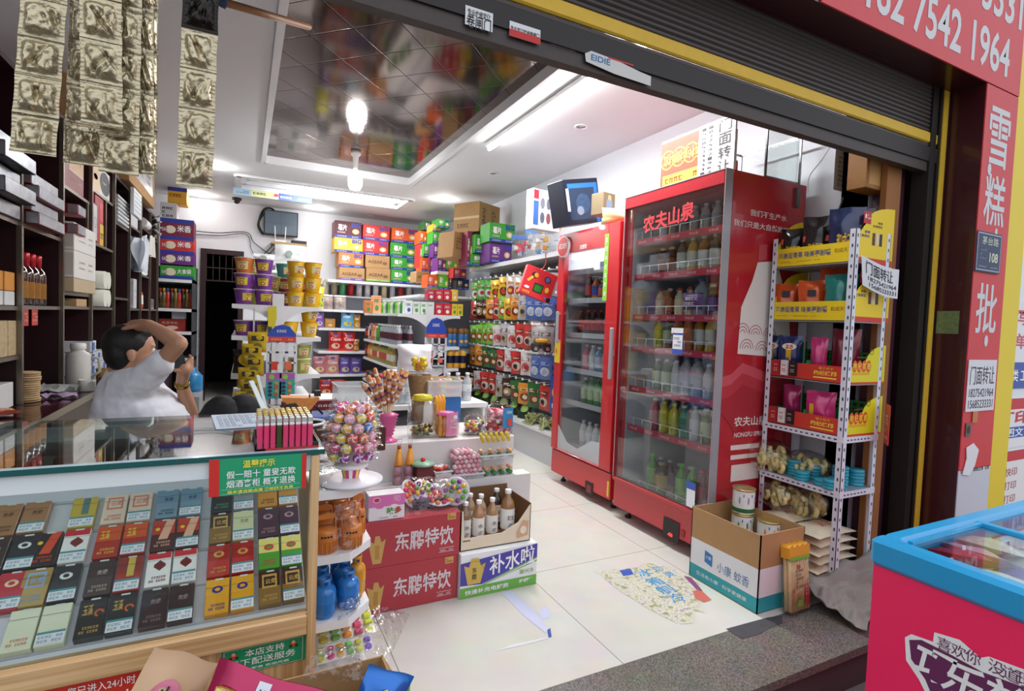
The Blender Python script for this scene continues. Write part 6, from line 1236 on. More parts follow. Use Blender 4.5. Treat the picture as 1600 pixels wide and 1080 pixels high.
# the big kraft cartons
def kdec(f, w_, h): f.text('易碎', .15 * w_, .1 * h, .3 * w_, .85 * h, M('4a3424'), .002, .0); f.text('向上', .6 * w_, .3 * h, .8 * w_, .85 * h, M('4a3424'), .002, .0)
a, c = at(740, 362, y=5.9), at(779, 311, y=5.9)
m = MB(); w_, h = .42, .36; m.box(-w_ / 2, w_ / 2, -.2, .2, 0, h, KRAFT, bev=.004); f = m.front(w_, .4); kdec(f, w_, h); f = m.face((-w_ / 2, .2, 0), (0, -1, 0), (0, 0, 1)); f.scrawl(.06, .04, .34, .12, 6, M('6a4a34'), .002); f.rect(0, .16, .4, .19, M('cdb890', .3), .001)
tag(m.build('carton', None, (at(743, 340, y=6.3).x, 6.25, at(740, 362, y=6.05).z), .5), 'large brown carton with dark print, highest by the ceiling', 'carton')
m = MB(); w_, h = .34, .32; m.box(-w_ / 2, w_ / 2, -.15, .15, 0, h, KRAFT, bev=.004); f = m.front(w_, .3); f.scrawl(.04, .1, .15, .26, 3, M('5a4434'), .002, 4)
o = tag(m.build('carton', None, (at(712, 400, y=6.3).x + .03, 6.4, at(712, 405, y=6.3).z)), 'brown carton leaning tilted below the largest one', 'carton'); o.rotation_euler = (0, .07, .35)
# ---- back wall shelving
bx0_, bx1_ = at(497, 480, y=8.3).x, at(662, 440, y=8.3).x
t = empty('wall_shelving', ((bx0_ + bx1_) / 2, 8.6, 0), 0, 'grey and white shelving along the back wall under the snack cartons', 'shelf unit'); L = ((bx0_ + bx1_) / 2, 8.6, 0)
b = MB(); b.box(bx0_, bx1_, 8.84, 8.89, 0, 1.8, M('9a9da6', .6)); wb(b, 'back_panel', t, L)
zc_ = at(590, 441, y=8.3).z
b = MB(); b.box(at(512, 440, y=8.3).x, bx1_, 8.3, 8.84, zc_ - .04, zc_ - .003, SHW); wb(b, 'shelf', t, L)
BZ = [at(530, q, y=8.15).z for q in (484, 513, 549, 585)]
for z in BZ: b = MB(); b.box(bx0_, bx1_, 8.15, 8.84, z - .035, z, SHW); wb(b, 'shelf', t, L)
b = MB(); b.box(bx0_, bx1_, 8.35, 8.84, 0, .12, DKP); wb(b, 'plinth', t, L)
zu = at(530, 462, y=8.6).z
b = MB(); b.box(bx0_, bx1_, 8.5, 8.84, zu - .02, zu, SHW); wb(b, 'shelf', t, L)
def cyl_item(c, k, h=.2, r=.035): 
 def fn():
  m = MB(); m.lathe([(r, 0), (r, h * .7), (r * .5, h * .82), (r * .45, h * .85)], M(c, .35, coat=.3), n=10); l = MB(); l.lathe([(r * .5, h * .84), (r * .5, h), (.001, h * 1.01)], M(k, .4), n=8); return [('bottle', m), ('cap', l)]
 return fn
TOPB = [('d8d4c0', 'c8b070'), ('c8b89a', 'c8c0a0'), ('5ab87a', 'e8e8e8'), ('c8202a', 'c8202a'), ('e0d8e0', 'a060b0'), ('e8e4e0', 'e0a070'), ('e0e0e2', '7a9ac8'), ('e8d8a8', 'c8a040'), ('d8d8da', 'e8b070'), ('c8302a', '2a8a3a'), ('e4e0dc', 'd87a3a')]
CL_ = {'d8d4c0': 'cream', 'c8b89a': 'beige', '5ab87a': 'mint green', 'c8202a': 'red', 'e0d8e0': 'pale lilac', 'e8e4e0': 'white', 'e0e0e2': 'greyish white', 'e8d8a8': 'pale yellow', 'd8d8da': 'light grey', 'c8302a': 'brick red', 'e4e0dc': 'off-white'}
for i, (c, k) in enumerate(TOPB):
 put(proto(('ti', c, k), cyl_item(c, k)), 'toiletry_bottle', '%s toiletry bottle on the narrow back shelf below the cartons' % CL_[c], 'bottle', (at(509 + i * 13, 460, y=8.6).x, 8.6, zu + .001), group='toiletry bottles on the back shelf', scale=1.25)
def small(name, label, px0, px1, pyt, pyb, y, z, col, d=.12, deco=None, cat=None, group=None, rx=0):
 a, c = at(px0, pyb, y=y), at(px1, pyt, y=y); h = c.z - a.z; z = a.z if z is None else z
 return box_thing(name, label, cat or 'box', a.x, c.x, y, y + d, z + .001, z + h, col, deco, group)
def dots(col, n_=5): return lambda m, w_, d, h: (lambda f: (f.scrawl(w_ * .12, h * .55, w_ * .88, h * .85, n_, M(col), .002, 1), f.disc(w_ * .5, h * .3, w_ * .22, h * .16, M(col), .002)))(m.front(w_, d))
for i, (p0, p1, c, l) in enumerate(((504, 519, 'c8b0a8', 'red sweets'), (524, 540, 'c8b8b0', 'dark chocolate rolls'))):
 x = at((p0 + p1) / 2, 480, y=8.2).x; r = .09; t = empty('sweets_jar', (x, 8.27, BZ[0] + .001), 0, 'squat clear jar of %s with white lid on the back shelf' % l, 'jar')
 b = MB(); b.lathe([(r, 0), (r, .16), (r * .9, .18)], M(c, .2, noise=.9, scale=30, coat=.6), n=14); b.build('jar', t); b = MB(); b.lathe([(r * .95, .18), (r * .95, .21), (.001, .212)], WHITE, n=14); b.build('lid', t)
packet('detergent_bag', 'yellow and blue detergent pouch at the left end of the back shelf', .18, .32, .08, 'd8d83a', (at(496, 480, y=8.2).x, 8.2, BZ[0]), (0, 0, 0), lambda f: (f.rect(.02, .03, .16, .15, M('3a7ac8'), .002), f.rect(.04, .2, .14, .25, WHITE, .002)))
small('snack_box', 'orange brown snack box on the second back shelf', 508, 524, 498, 512, 8.2, BZ[1], 'a87a3a', deco=dots('e0b070')); 
for (px, w_, h, c, z, lb, d_) in ((499, .13, .22, '8a5ab0', BZ[1], 'purple packet at the left of the second back shelf', 'e8e0e8'), (543, .19, .25, '6ab0d8', BZ[1], 'light blue bag with a yellow figure on the second back shelf', 'e8d060'), (558, .1, .21, 'c88a2a', BZ[1], 'orange packet right of the light blue bag', 'e8d8b0'),
  (525, .2, .28, 'd02a2a', BZ[2], 'red crisps bag, left of the pair on the third back shelf', 'e8d0b0'), (546, .2, .28, 'd02c28', BZ[2], 'red crisps bag, right of the pair on the third back shelf', 'e8d0b0'), (557, .1, .18, 'b8752a', BZ[2], 'brown packet behind the right red crisps bag', 'e8c890'), (501, .19, .26, 'c87a80', BZ[3], 'pink crisps bag at the left of the low back shelf', 'e8d8a0'), (521, .19, .28, 'd08c90', BZ[3], 'pink crisps bag, second on the low back shelf', 'e8d8a0'), (541, .17, .25, '6a50a8', BZ[3], 'purple crisps bag, third on the low back shelf', 'e0d8a0'), (558, .17, .25, '6c52ac', BZ[3], 'purple crisps bag, last on the low back shelf', 'e0d8a0'),
  (512, .2, .24, 'b8282a', .121, 'red packet on the bottom back shelf behind the clear bin', 'e0c8a0'), (532, .2, .24, 'c8302a', .121, 'second red packet on the bottom back shelf', 'e0c8a0'), (551, .22, .2, 'c8b82a', .121, 'yellow packet on the bottom back shelf', '5a8a3a')):
 packet('snack_packet', lb, w_, h, .06, c, (at(px, 500, y=8.2).x, 8.2, z), (0, 0, 0), lambda f, w_=w_, h=h, d_=d_: (f.text('Cosse', w_ * .15, h * .55, w_ * .85, h * .72, M('f0ece8'), .002) if h > .26 else f.scrawl(w_ * .15, h * .6, w_ * .85, h * .75, 5, M('f0ece8'), .002), f.disc(w_ * .5, h * .84, w_ * .18, h * .06, M('2a3a8a'), .002), f.disc(w_ * .5, h * .28, w_ * .3, h * .15, M(d_), .002)))
# ---- middle gondola: left face, front ends, top
def rowb(z, x, y0, y1, n_, spec, where, sc=1.0):
 for i in range(n_):
  liq, cp, lb, nm, a_, h, r = spec[min(len(spec) - 1, int(i * len(spec) / n_))]
  put(proto(('rb', liq, cp, lb, h), pet(h, r, liq, cp, lb, .25, .6, a=a_)), 'drinks_bottle', '%s, %s from the near end of %s' % (nm, ORD[i], where), 'bottle', (x, y0 + (y1 - y0) * i / max(1, n_ - 1), z + .001), group='bottles on the middle shelf unit')
wat = ('b8c0c8', 'e8e8ec', '5a2a3a', 'clear water bottle with dark label', .8, .23, .034); ora = ('c8742a', 'd86a2a', 'e0a060', 'orange drink bottle', 1, .23, .034); grn = ('3a8a2a', 'e8e8e8', '5aa83a', 'green tea bottle', 1, .23, .034); pnk = ('c89a9a', 'c84a5a', 'e8c8c8', 'pink drink bottle', 1, .23, .034)
oil = ('a8a050', '5a5a2a', 'c8503a', 'oil bottle with red label', .9, .22, .036); oi2 = ('b09a4a', 'e0d8a0', 'e0dcd0', 'pale oil bottle with cream label', .9, .22, .036); drk = ('3a2218', '1c1c1c', 'b0322a', 'dark sauce bottle', 1, .2, .03)
rowb(.99, 1.60, 6.06, 7.85, 18, [wat] * 9 + [grn, grn, pnk, ora, ora, wat, pnk, drk, drk], 'the second shelf')
rowb(.73, 1.60, 6.3, 7.85, 16, [oi2, oi2, oi2, oil, oil, oil, oil, oi2, oil, oil, oil, oi2, ora, ora, drk, drk], 'the third shelf'); 
rowb(.99, 1.73, 6.08, 7.8, 12, [wat], 'the inner row')
m = MB(); m.lathe([(.07, 0), (.075, .02), (.075, .13), (.05, .16), (.05, .19), (.001, .192)], M('c8c08a', .3, coat=.5), n=16); tag(m.build('pickle_jar', None, (1.72, 6.1, .731)), 'wide jar of pale pickles at the near end of the middle unit', 'jar')
for i in range(14):
 put(proto(('cn', i % 3), cyl_item(['2f6a3a', 'b8302e', '8a8a90'][i % 3], ['c8c8c8'] * 3, .13, .033) if 0 else (lambda i=i: [('can', (lambda q: (q.lathe([(.026, 0), (.033, .006), (.033, .115), (.027, .122), (.001, .121)], M(['2f6a3a', 'b8302e', '8a8a90'][i % 3], .3, .4), n=12), q)[1])(MB()))])), 'drinks_can', '%s can on the fourth shelf of the middle unit, %s from the near end' % (['green', 'red', 'grey'][i % 3], ORD[i]), 'can', (1.61, 6.25 + i * .115, .421), group='cans on the middle unit')
MIL = [(570, 582, 469, 'e08a4a', 'orange drink box'), (582, 596, 461, 'e8a87a', 'peach-coloured carton'), (633, 645, 468, 'e4e8ec', 'white milk box with blue print'), (645, 657, 469, 'dce8dc', 'white milk box with green top'), (657, 668, 469, 'e0ece0', 'second white and green milk box'), (668, 679, 469, 'e8ece8', 'third white and green milk box'), (680, 693, 470, 'c8283a', 'red milk box, left of the lower row'), (693, 706, 470, 'c8283a', 'red milk box, right of the lower row'), (706, 715, 470, 'e8c83a', 'yellow milk box, left of the lower row'), (715, 724, 470, 'e8c83a', 'yellow milk box, right of the lower row')]
for q in MIL: small('drink_box', q[4] + ' on top of the middle unit', q[0], q[1], q[2], 488, 6.1 if q[0] > 600 else 7.4, 1.36, q[3], deco=dots('f0ece8' if q[3][0] in 'c' else ('2a5aa8' if q[3] == 'e4e8ec' else '4a9a4a')))
for i, (p0, p1, c, n_) in enumerate(((668, 680, 'b82a4a', 'wine red'), (680, 693, 'd02a3e', 'left red'), (693, 705, 'd02a3c', 'right red'), (706, 716, 'e8c040', 'yellow'))): 
 a, q = at(p0, 470, y=6.1), at(p1, 453, y=6.1); box_thing('drink_box', n_ + ' milk box in the upper row on the middle unit', 'box', a.x, q.x, 6.1, 6.22, at(690, 470, y=6.1).z + .003, q.z, c, dots('f0ece8'))
for i in range(10): put(proto(('gt', i % 3), cyl_item(['8ac83a', 'd8e0d0', '2f8a4a'][i % 3], 'e8e8e8', .17, .03)), 'drinks_bottle', '%s small bottle between the peach carton and milk boxes, %s along' % (['lime green', 'whitish', 'green'][i % 3], ORD[i]), 'bottle', (at(599 + i * 3.7, 480, y=6.9 - .07 * i).x, 6.9 - .07 * i, 1.361), group='small bottles on the middle unit')
def coco():
 m = MB(); m.lathe([(.034, 0), (.036, .01), (.036, .12), (.036, .17)], M('3a70b0', .4), n=12); c = MB(); c.lathe([(.037, .15), (.037, .2), (.02, .22), (.001, .221)], M('8a5a2a', .4), n=12); l = MB(); l.ball((0, -.028, .06), .024, M('e8a83a', .4), 8, 6, (1, .5, 1)); return [('bottle', m), ('cap', c), ('fruit_print', l)]
for i in range(4): put(proto('coco', coco), 'drinks_bottle', 'blue bottle with brown cap at the right end of the middle unit, %s' % ORD[i], 'bottle', (at(703 + i * 9, 510, y=6.05).x, 6.05 + .05 * (i % 2), .991), group='blue and brown bottles')
def dkb():
 m = MB(); m.lathe([(.035, 0), (.04, .01), (.04, .17), (.03, .2), (.001, .22)], M('e0a83a', .4), n=12); l = MB(); l.lathe([(.041, .06), (.041, .15)], M('161c3a', .4), n=12, caps=False); return [('jar', m), ('label', l)]
for i in range(3): put(proto('dkb', dkb), 'drinks_bottle', 'amber bottle with navy label, third shelf right of the card stand, %s' % ORD[i], 'bottle', (at(703 + i * 10, 560, y=6.05).x, 6.05, .731), group='navy-labelled bottles')
t = empty('corner_shelving', (2.5, 7.5, 0), 0, 'white shelving in the far right corner beneath the piled snack cartons', 'shelf unit'); L = (2.5, 7.5, 0)
for z in (1.62, .9, .4): b = MB(); b.box(2.35 if z < 1 else 1.98, 2.96, 6.56, 8.1, z - .03, z, SHW); wb(b, 'shelf', t, L)
b = MB(); b.box(2.93, 2.96, 6.56, 8.84, 0, 2.6, M('8a8e98', .6)); wb(b, 'back_panel', t, L)
# ---- left back rack by the door: cartons, sauces
rx0, rx1 = -1.0, -.62
t = empty('wall_rack', (-.85, 8.3, 0), 0, 'white rack with cartons and sauces between the cabinet and back door', 'shelf unit'); L = (-.85, 8.3, 0)
RZ = [at(270, q, y=8.2).z for q in (436, 482, 518, 560)]
for z in RZ: b = MB(); b.box(-1.44, -.6, 8.2, 8.85, z - .04, z, SHW); wb(b, 'shelf', t, L)
b = MB(); b.box(-1.44, -.6, 8.82, 8.86, 0, 1.9, M('3a3c42', .6)); b.box(-.62, -.6, 8.2, 8.85, 0, RZ[0], M('4a4c52', .6)); wb(b, 'back_panel', t, L)
for i, (c, y0, y1, lb) in enumerate((('3a9a38', 415, 434, 'green'), ('6a2a80', 394, 414, 'purple'), ('c8302e', 372, 393, 'red'), ('7a2040', 345, 371, 'wine red'))):
 a, c2 = at(250, y1, y=8.22), at(303, y0, y=8.22)
 box_thing('snack_carton', '%s snack carton with blue band stacked by the back door' % lb, 'carton', a.x, c2.x, 8.22, 8.6, a.z, c2.z, c, lambda m, w_, d, h, i=i: (lambda f: (f.rect(0, .78 * h if i else 0, w_, h if i else .2 * h, M('2a3a9a'), .002), f.text('大食袋' if i == 0 else '米香', .5 * w_, .35 * h, .92 * w_, .7 * h, WHITE, .003), f.disc(.3 * w_, .45 * h, .06, .05, M('e8d8c0'), .002), f.scrawl(.05 * w_, .3 * h, .2 * w_, .6 * h, 3, WHITE, .002)))(m.front(w_, d)), 'cartons by the back door')
box_thing('carton', 'white carton with black print above the wine red carton', 'carton', at(250, 340, y=8.3).x, at(276, 340, y=8.3).x, 8.3, 8.6, at(260, 345, y=8.22).z + .002, at(260, 316, y=8.3).z, 'd8d8da', lambda m, w_, d, h: m.front(w_, d).scrawl(.02, .05, w_ * .8, h * .8, 3, M('303034'), .002, 3))
box_thing('carton', 'yellow and blue carton, highest of the pile by the back door', 'carton', at(262, 300, y=8.3).x, at(292, 300, y=8.3).x, 8.3, 8.6, at(260, 316, y=8.3).z + .002, at(260, 289, y=8.3).z, 'e0a82a', lambda m, w_, d, h: (m.front(w_, d).rect(0, .7 * h, w_, h, M('2a3a9a')), m.front(w_, d).scrawl(.02, h * .3, w_ * .9, h * .6, 5, M('8a3020'), .002)))
for i in range(9): put(proto(('sc', i % 3), cyl_item(['3a1c14', '6a5a20', 'b8302a'][i % 3], ['c8302a', 'e0c040', '3a78b8'][i % 3], .26, .035)), 'sauce_bottle', '%s sauce bottle on the rack by the back door, %s from the left' % (['dark', 'olive', 'red'][i % 3], ORD[i]), 'bottle', (at(250 + i * 6, 480, y=8.3).x, 8.3, RZ[1] + .001), group='sauce bottles')
box_thing('tray', 'red tray of tins on the third shelf by the back door', 'tray', at(248, 500, y=8.3).x, at(290, 500, y=8.3).x, 8.3, 8.6, RZ[2] + .001, RZ[2] + .16, 'a8302a', dots('e8c8b0')); box_thing('box', 'blue and white pack above the red tray by the back door', 'box', at(268, 500, y=8.35).x, at(291, 500, y=8.35).x, 8.35, 8.5, RZ[2] + .162, RZ[2] + .3, 'c8d4dc')
m = MB(); m.lathe([(.11, 0), (.12, .02), (.12, .2), (.07, .26), (.04, .27), (.04, .31)], M('2a8ac8', .3, coat=.4), n=16); tag(m.build('detergent_bottle', None, (at(300, 600, y=8.0).x, 8.05, at(300, 612, y=8.0).z)), 'bright blue detergent bottle right of the seated man', 'bottle')
box_thing('low_shelf', 'pale grey low bench beside the back door', 'bench', at(282, 620, y=8.0).x, at(316, 620, y=8.0).x, 7.5, 8.15, 0, at(300, 612, y=8.0).z - .001, 'a8aab0')
# ---- wall screen with router shelf, cables, light box
a, c = at(412, 366, y=8.8), at(466, 333, y=8.8); t = empty('wall_screen', ((a.x + c.x) / 2, 8.8, a.z), 0, 'black flat screen showing camera grid, on the back wall', 'screen'); w_, h = c.x - a.x, c.z - a.z
b = MB(); b.box(-w_ / 2, w_ / 2, 0, .05, 0, h, BLACK, bev=.005); b.build('housing', t); b = MB(); f = b.face((-w_ / 2, -.001, 0), (1, 0, 0), (0, 0, 1)); f.rect(.015, .02, w_ - .015, h - .015, M('5a6672', .15, emit=.25)); f.rect(w_ / 2, .02, w_ / 2 + .003, h - .015, M('30383e'), .002); f.rect(.015, h / 2, w_ - .015, h / 2 + .003, M('30383e'), .002); b.build('panel', t)
b = MB(); b.box(-.03, .03, .05, .09, h * .4, h * .6, BLACK); b.build('wall_mount', t)
a, c = at(424, 380, y=8.6), at(480, 372, y=8.6); t = empty('router_shelf', ((a.x + c.x) / 2, 8.75, a.z), 0, 'small wooden wall shelf below the screen', 'shelf'); b = MB(); b.box(-(c.x - a.x) / 2, (c.x - a.x) / 2, -.14, .14, 0, .03, M('b09468', .6)); b.build('board', t); zr = a.z + .031
t = empty('router', (at(438, 370, y=8.68).x, 8.68, zr), 0, 'white router with two upright antennas on the wooden wall shelf', 'router'); b = MB(); b.box(-.08, .08, -.05, .05, 0, .03, WHITE, bev=.008); b.build('body', t)
for s in (-1, 1): b = MB(); b.cyl((.065 * s, .03, .02), (.075 * s, .03, .24), .007, WHITE, 8); b.build('antenna', t)
box_thing('decoder', 'black box with tangled leads on the wooden wall shelf', 'device', at(455, 370, y=8.7).x, at(479, 370, y=8.7).x, 8.66, 8.76, zr, zr + .05, '1a1a1c')
def wire(name, label, pts, r, col, cat='cable'):
 P = [at(p[0], p[1], y=p[2]) for p in pts]; m = MB(); Q = []
 for i in range(len(P) - 1):
  p0, p1, p2, p3 = P[max(0, i - 1)], P[i], P[i + 1], P[min(len(P) - 1, i + 2)]
  for k in range(6):
   s = k / 6; Q.append(((p1 * 2) + (p2 - p0) * s + (p0 * 2 - p1 * 5 + p2 * 4 - p3) * s * s + (p1 * 3 - p0 - p2 * 3 + p3) * s ** 3) * .5)
 Q.append(P[-1]); L = P[0].copy(); m.tube([q - L for q in Q], r, M(col, .5), 6); return tag(m.build(name, None, L), label, cat)
wire('cable', 'upper black cable along the back wall left of the screen', [(306, 361, 8.86), (340, 364, 8.86), (385, 363, 8.86), (396, 378, 8.86), (415, 393, 8.86), (425, 397, 8.86)], .006, '2a2a2e')
wire('cable', 'lower black cable along the back wall left of the screen', [(306, 366, 8.87), (345, 368, 8.87), (385, 366, 8.87), (392, 388, 8.87), (397, 398, 8.87)], .005, '3a3a3e')
wire('cable_bundle', 'tangle of black leads behind and beside the wall screen', [(415, 330, 8.84), (405, 345, 8.83), (404, 355, 8.84), (411, 366, 8.83), (404, 350, 8.86), (412, 328, 8.84), (424, 326, 8.84), (432, 334, 8.84)], .016, '17171a')
wire('cable_bundle', 'loose leads hanging from the wooden wall shelf', [(428, 380, 8.7), (420, 390, 8.7), (412, 398, 8.75), (424, 394, 8.7), (434, 382, 8.7)], .007, '202024')
for i, (p, lb) in enumerate((((395, 412, 430, 398), 'white paper-wrapped roll pack under the router shelf, left'), ((428, 412, 478, 384), 'large white paper-wrapped pack under the router shelf, upper'), ((428, 425, 490, 411), 'white paper pack behind the noodle buckets, lower'))):
 a, c = at(p[0], p[1], y=8.62), at(p[2], p[3], y=8.62); packet('paper_pack', lb, c.x - a.x, c.z - a.z, .16, 'dfe2e4', ((a.x + c.x) / 2, 8.62, a.z), (0, 0, 0), lambda f, w_=c.x - a.x, h=c.z - a.z: (f.disc(w_ * .45, h * .5, .05, .05, M('8a9a90'), .003), f.scrawl(w_ * .6, h * .4, w_ * .85, h * .6, 5, M('9aa0a4'), .003)))
wb_z = at(460, 425, y=8.55).z
box_thing('wall_ledge', 'white wall ledge carrying the paper packs', 'shelf', at(392, 425, y=8.6).x, at(492, 425, y=8.6).x, 8.45, 8.88, wb_z - .04, wb_z - .001, SHW)
a, c = at(364, 315, y=7.75), at(487, 303, y=7.75); m = MB(); m.box(0, c.x - a.x, 0, .03, 0, .085, M('a8c8dc', .4)); f = m.face((0, 0, 0), (1, 0, 0), (0, 0, 1)); w_ = c.x - a.x; f.rect(w_ * .22, .0, w_ * .56, .085, M('d8dca0')); f.rect(w_ * .56, 0, w_, .085, M('3a50a8'), .0012); f.scrawl(w_ * .04, .02, w_ * .2, .06, 4, M('4a7090'), .002, 2); f.scrawl(w_ * .24, .02, w_ * .54, .065, 7, M('3a3a3a'), .002); f.scrawl(w_ * .58, .02, w_ * .97, .06, 10, M('d8dcf0'), .002); f.disc(w_ * .53, .05, .03, .02, M('c8405a'), .003)
tag(m.build('banner', None, (a.x, 7.68, 2.79)), 'long narrow printed banner under the back ceiling tray', 'banner')
t = empty('security_camera', (at(370, 320, y=8.6).x, 8.5, 2.9), 0, 'small black dome camera on the ceiling above the back door', 'camera'); b = MB(); b.lathe([(.06, -.001), (.06, -.03), (.05, -.035)], M('2a2a2c'), n=14); b.build('mount', t); b = MB(); b.ball((0, 0, -.04), .045, M('111113', .1, coat=1), 14, 8); b.build('dome', t)
# ============================================================ right wall shelving with hanging snacks
XS = 2.62; L = (2.8, 5.2, 0)
t = empty('wall_shelving', L, 0, 'white wall shelving with pegs and packets along the right wall', 'shelf unit')
b = MB(); b.box(2.965, 2.99, 3.85, 6.5, 0, 2.0, M('8a8e98', .55)); wb(b, 'back_panel', t, L)
b = MB(); b.box(XS, 2.965, 3.85, 6.5, 1.955, 1.985, SHW); b.box(XS - .005, XS, 3.85, 6.5, 1.945, 1.99, SHW); wb(b, 'shelf', t, L)
b = MB(); b.box(2.5, 2.965, 3.85, 6.5, .28, .31, SHW); b.box(2.52, 2.965, 3.85, 6.5, 0, .28, M('c8cacf', .5)); wb(b, 'base_deck', t, L)
RW = [(1.83, 447), (1.60, 490), (1.30, 530), (1.02, 570), (.72, 615)]
for i, (z, _) in enumerate(RW):
 b = MB(); b.box(2.94, 2.965, 3.9, 6.4, z, z + .03, SHW)
 if i in (3,): b.box(2.6, 2.965, 4.6, 6.4, z - .02, z, SHW)
 for k in range(17): y = 3.98 + k * .15; b.cyl((2.945, y, z + .015), (XS - .02, y, z - .005), .004, STEEL, 6); b.box(XS - .03, XS - .022, y - .012, y + .012, z - .01, z + .012, WHITE)
 wb(b, 'peg_row', t, L)
HC = [['4aa83a', 'e8e4dc', 'a8302a'], ['e8c030', '5a3a20', 'c8302a'], ['d8d0c8', 'b8302a', 'e8b040'], ['c8322c', 'e0d0c0', '302020'], ['3a2018', 'c8a070', 'e0d8d0'], ['7ac040', 'd04030', 'e8e8e0'], ['e0902a', '8a3a20', 'e8e0d0'], ['b8b8c0', 'c8a050', '3a3a40'], ['2a6a34', '8a3a20', 'd8c8a0'], ['4a6ab8', 'e0e0e8', '9ab8e0'], ['d8d4d8', 'd05a5a', 'a03a3a']]
HN = ['green and white', 'yellow and brown', 'beige and red', 'red', 'dark brown', 'lime green', 'orange', 'silver grey', 'dark green', 'blue', 'clear and pinkish']
rows = [[0, 0, 0, 1, 1, 2, 2, 2, 10, 7], [3, 4, 4, 6, 3, 5, 1, 6, 7, 9, 9, 9], [5, 5, 5, 5, 10, 7, 10, 3, 3, 7, 7], [6, 6, 8, 8, 3, 10, 3, 10, 9, 9], [4, 10, 3, 3, 7, 4, 8, 6, 8, 3]]
def hp_(c, k):
 a, b2, c3 = HC[c]
 def fn():
  m = MB(); w_, h = .16, .25; m.pouch(w_, h, .045, M(a, .28, .1, coat=.5, noise=.2, scale=30), seed=c * 3 + k, nu=8, nv=8)
  n0 = len(m.v); f = Face(m, (-w_ / 2, -.0225, 0), (1, 0, 0), (0, 0, 1)); rr = random.Random(c * 7 + k)
  f.disc(w_ * .5, h * .36, w_ * .33, h * .2, M(b2, .4, noise=.7, scale=70), .001, 12); f.disc(w_ * rr.uniform(.4, .6), h * .36, w_ * .18, h * .1, M(c3, .4), .002, 8); f.rect(w_ * .2, h * .64, w_ * .8, h * .78, M(c3, .4), .001); f.scrawl(w_ * .24, h * .67, w_ * .76, h * .75, 4, M('f0ece0' if c3[0] in '3a' else '7a2020'), .002)
  for v in m.v[n0:]:
   u, vv = min(1, max(0, v.x / w_ + .5)), min(1, max(0, v.z / h)); e = max(0, min(1, (min(vv, 1 - vv) - .06) / .25)); v.y = v.y + .0225 - .0225 * math.sin(PI * u) ** .6 * math.sin(e * PI / 2) ** .8 * 1.15 - .001
  return [('packet', m)]
 return fn
for r, row in enumerate(rows):
 z = RW[r][0] - .265; n_ = len(row); ya, yb = (6.25, 4.45)
 for i, c in enumerate(row):
  y = ya + (yb - ya) * i / (n_ - 1)
  for k in range(3 if r < 4 else 2):
   put(proto(('hang', c, k % 2), hp_(c, k % 2)), 'hanging_packet', '%s packet on the %s peg row of the right wall, %s along, %s' % (HN[c], ORD[r], ORD[i], ('front', 'second', 'third')[k]), 'snack packet', (XS + .0 + .055 * k, y + .012 * k, z + .006 * (i % 2)), rot=(.05, random.uniform(-.08, .08), -PI / 2 + .55 - .1 * k + random.uniform(-.25, .25)), group='packets hanging on the right wall', scale=(random.uniform(.85, 1.12), 1, random.uniform(.86, 1.02)))
# dark packets and greens at the base, toys
for i in range(6): packet('snack_packet', 'dark green snack packet on the lowest right shelf, %s from the far end' % ORD[i], .16, .2, .06, '1f3a22', (2.6, 6.1 - i * .25, .311), (-.5, 0, -1.2), lambda f: f.disc(.08, .1, .05, .04, M('8ab050'), .002), group='dark packets', seed=i, key=('dg', i % 2))
for i in range(2): m = MB(); rr = random.Random(i); [m.bar((rr.uniform(-.1, .1), rr.uniform(-.1, .1), 0), (rr.uniform(-.12, .12), rr.uniform(-.1, .1), .09), .02, .006, M('a8b07a', .6)) for _ in range(26)]; tag(m.build('dried_greens', None, (2.58, 4.3 + .3 * i, .315)), 'pile of pale green dried leaves on the low right shelf, %s one' % ('near', 'far')[i], 'dried leaves')
for i, (c, y, z) in enumerate((('2a4aa0', 4.0, .5), ('2a4aa0', 3.95, .9), ('6a2a6a', 3.9, .35))): packet('snack_packet', ['navy packet beside the narrow cooler, lower', 'navy packet beside the narrow cooler, upper', 'purple and yellow packet at the foot of the narrow cooler'][i], .2, .34, .05, c, (2.5, y, z), (0, 0, -1.1), lambda f: (f.disc(.1, .2, .06, .06, M('e0c040'), .002), f.rect(.04, .06, .16, .1, M('e8e8f0'), .002)), seed=i)
# toy set box hanging tilted
a = at(840, 444, y=4.15); m = MB(); m.box(-.15, .15, -.03, .03, -.13, .13, M('c83038', .4), bev=.004); f = m.face((-.15, -.03, -.13), (1, 0, 0), (0, 0, 1))
f.disc(.09, .19, .03, .028, M('3a1a1a'), .001); f.disc(.105, .195, .02, .02, M('e0a83a'), .002); f.poly([(.03, .13), (.05, .12), (.09, .17), (.07, .18)], M('e0b040'), .002); f.disc(.22, .19, .032, .03, M('3a1a1a'), .001); f.disc(.22, .19, .022, .022, M('4a70b0'), .002); f.rect(.11, .05, .2, .13, M('101c14'), .001); f.rect(.12, .06, .19, .12, M('2a8a3a', .3, noise=.8, scale=40), .002); f.disc(.24, .1, .02, .025, M('e0c040'), .002); f.disc(.05, .07, .025, .012, M('e8e0e8'), .002); f.text('HOPLE', .02, .02, .09, .04, M('e8c040'), .002); f.disc(.25, .03, .02, .01, M('4a70b0'), .002); f.rect(.26, .0, .298, .04, M('1a1a1a'), .002)
o = tag(m.build('toy_set_box', None, a, 0), 'red toy food box hanging tilted in front of the right shelves', 'toy box'); o.rotation_euler = (0, .3, -.15)
q = wire('hanging_cord', '', [(852, 395, 4.15), (853, 410, 4.15), (847, 422, 4.15)], .004, 'c83028', ''); q.parent = o; q.matrix_parent_inverse = (Matrix.Translation(a) @ o.rotation_euler.to_matrix().to_4x4()).inverted()
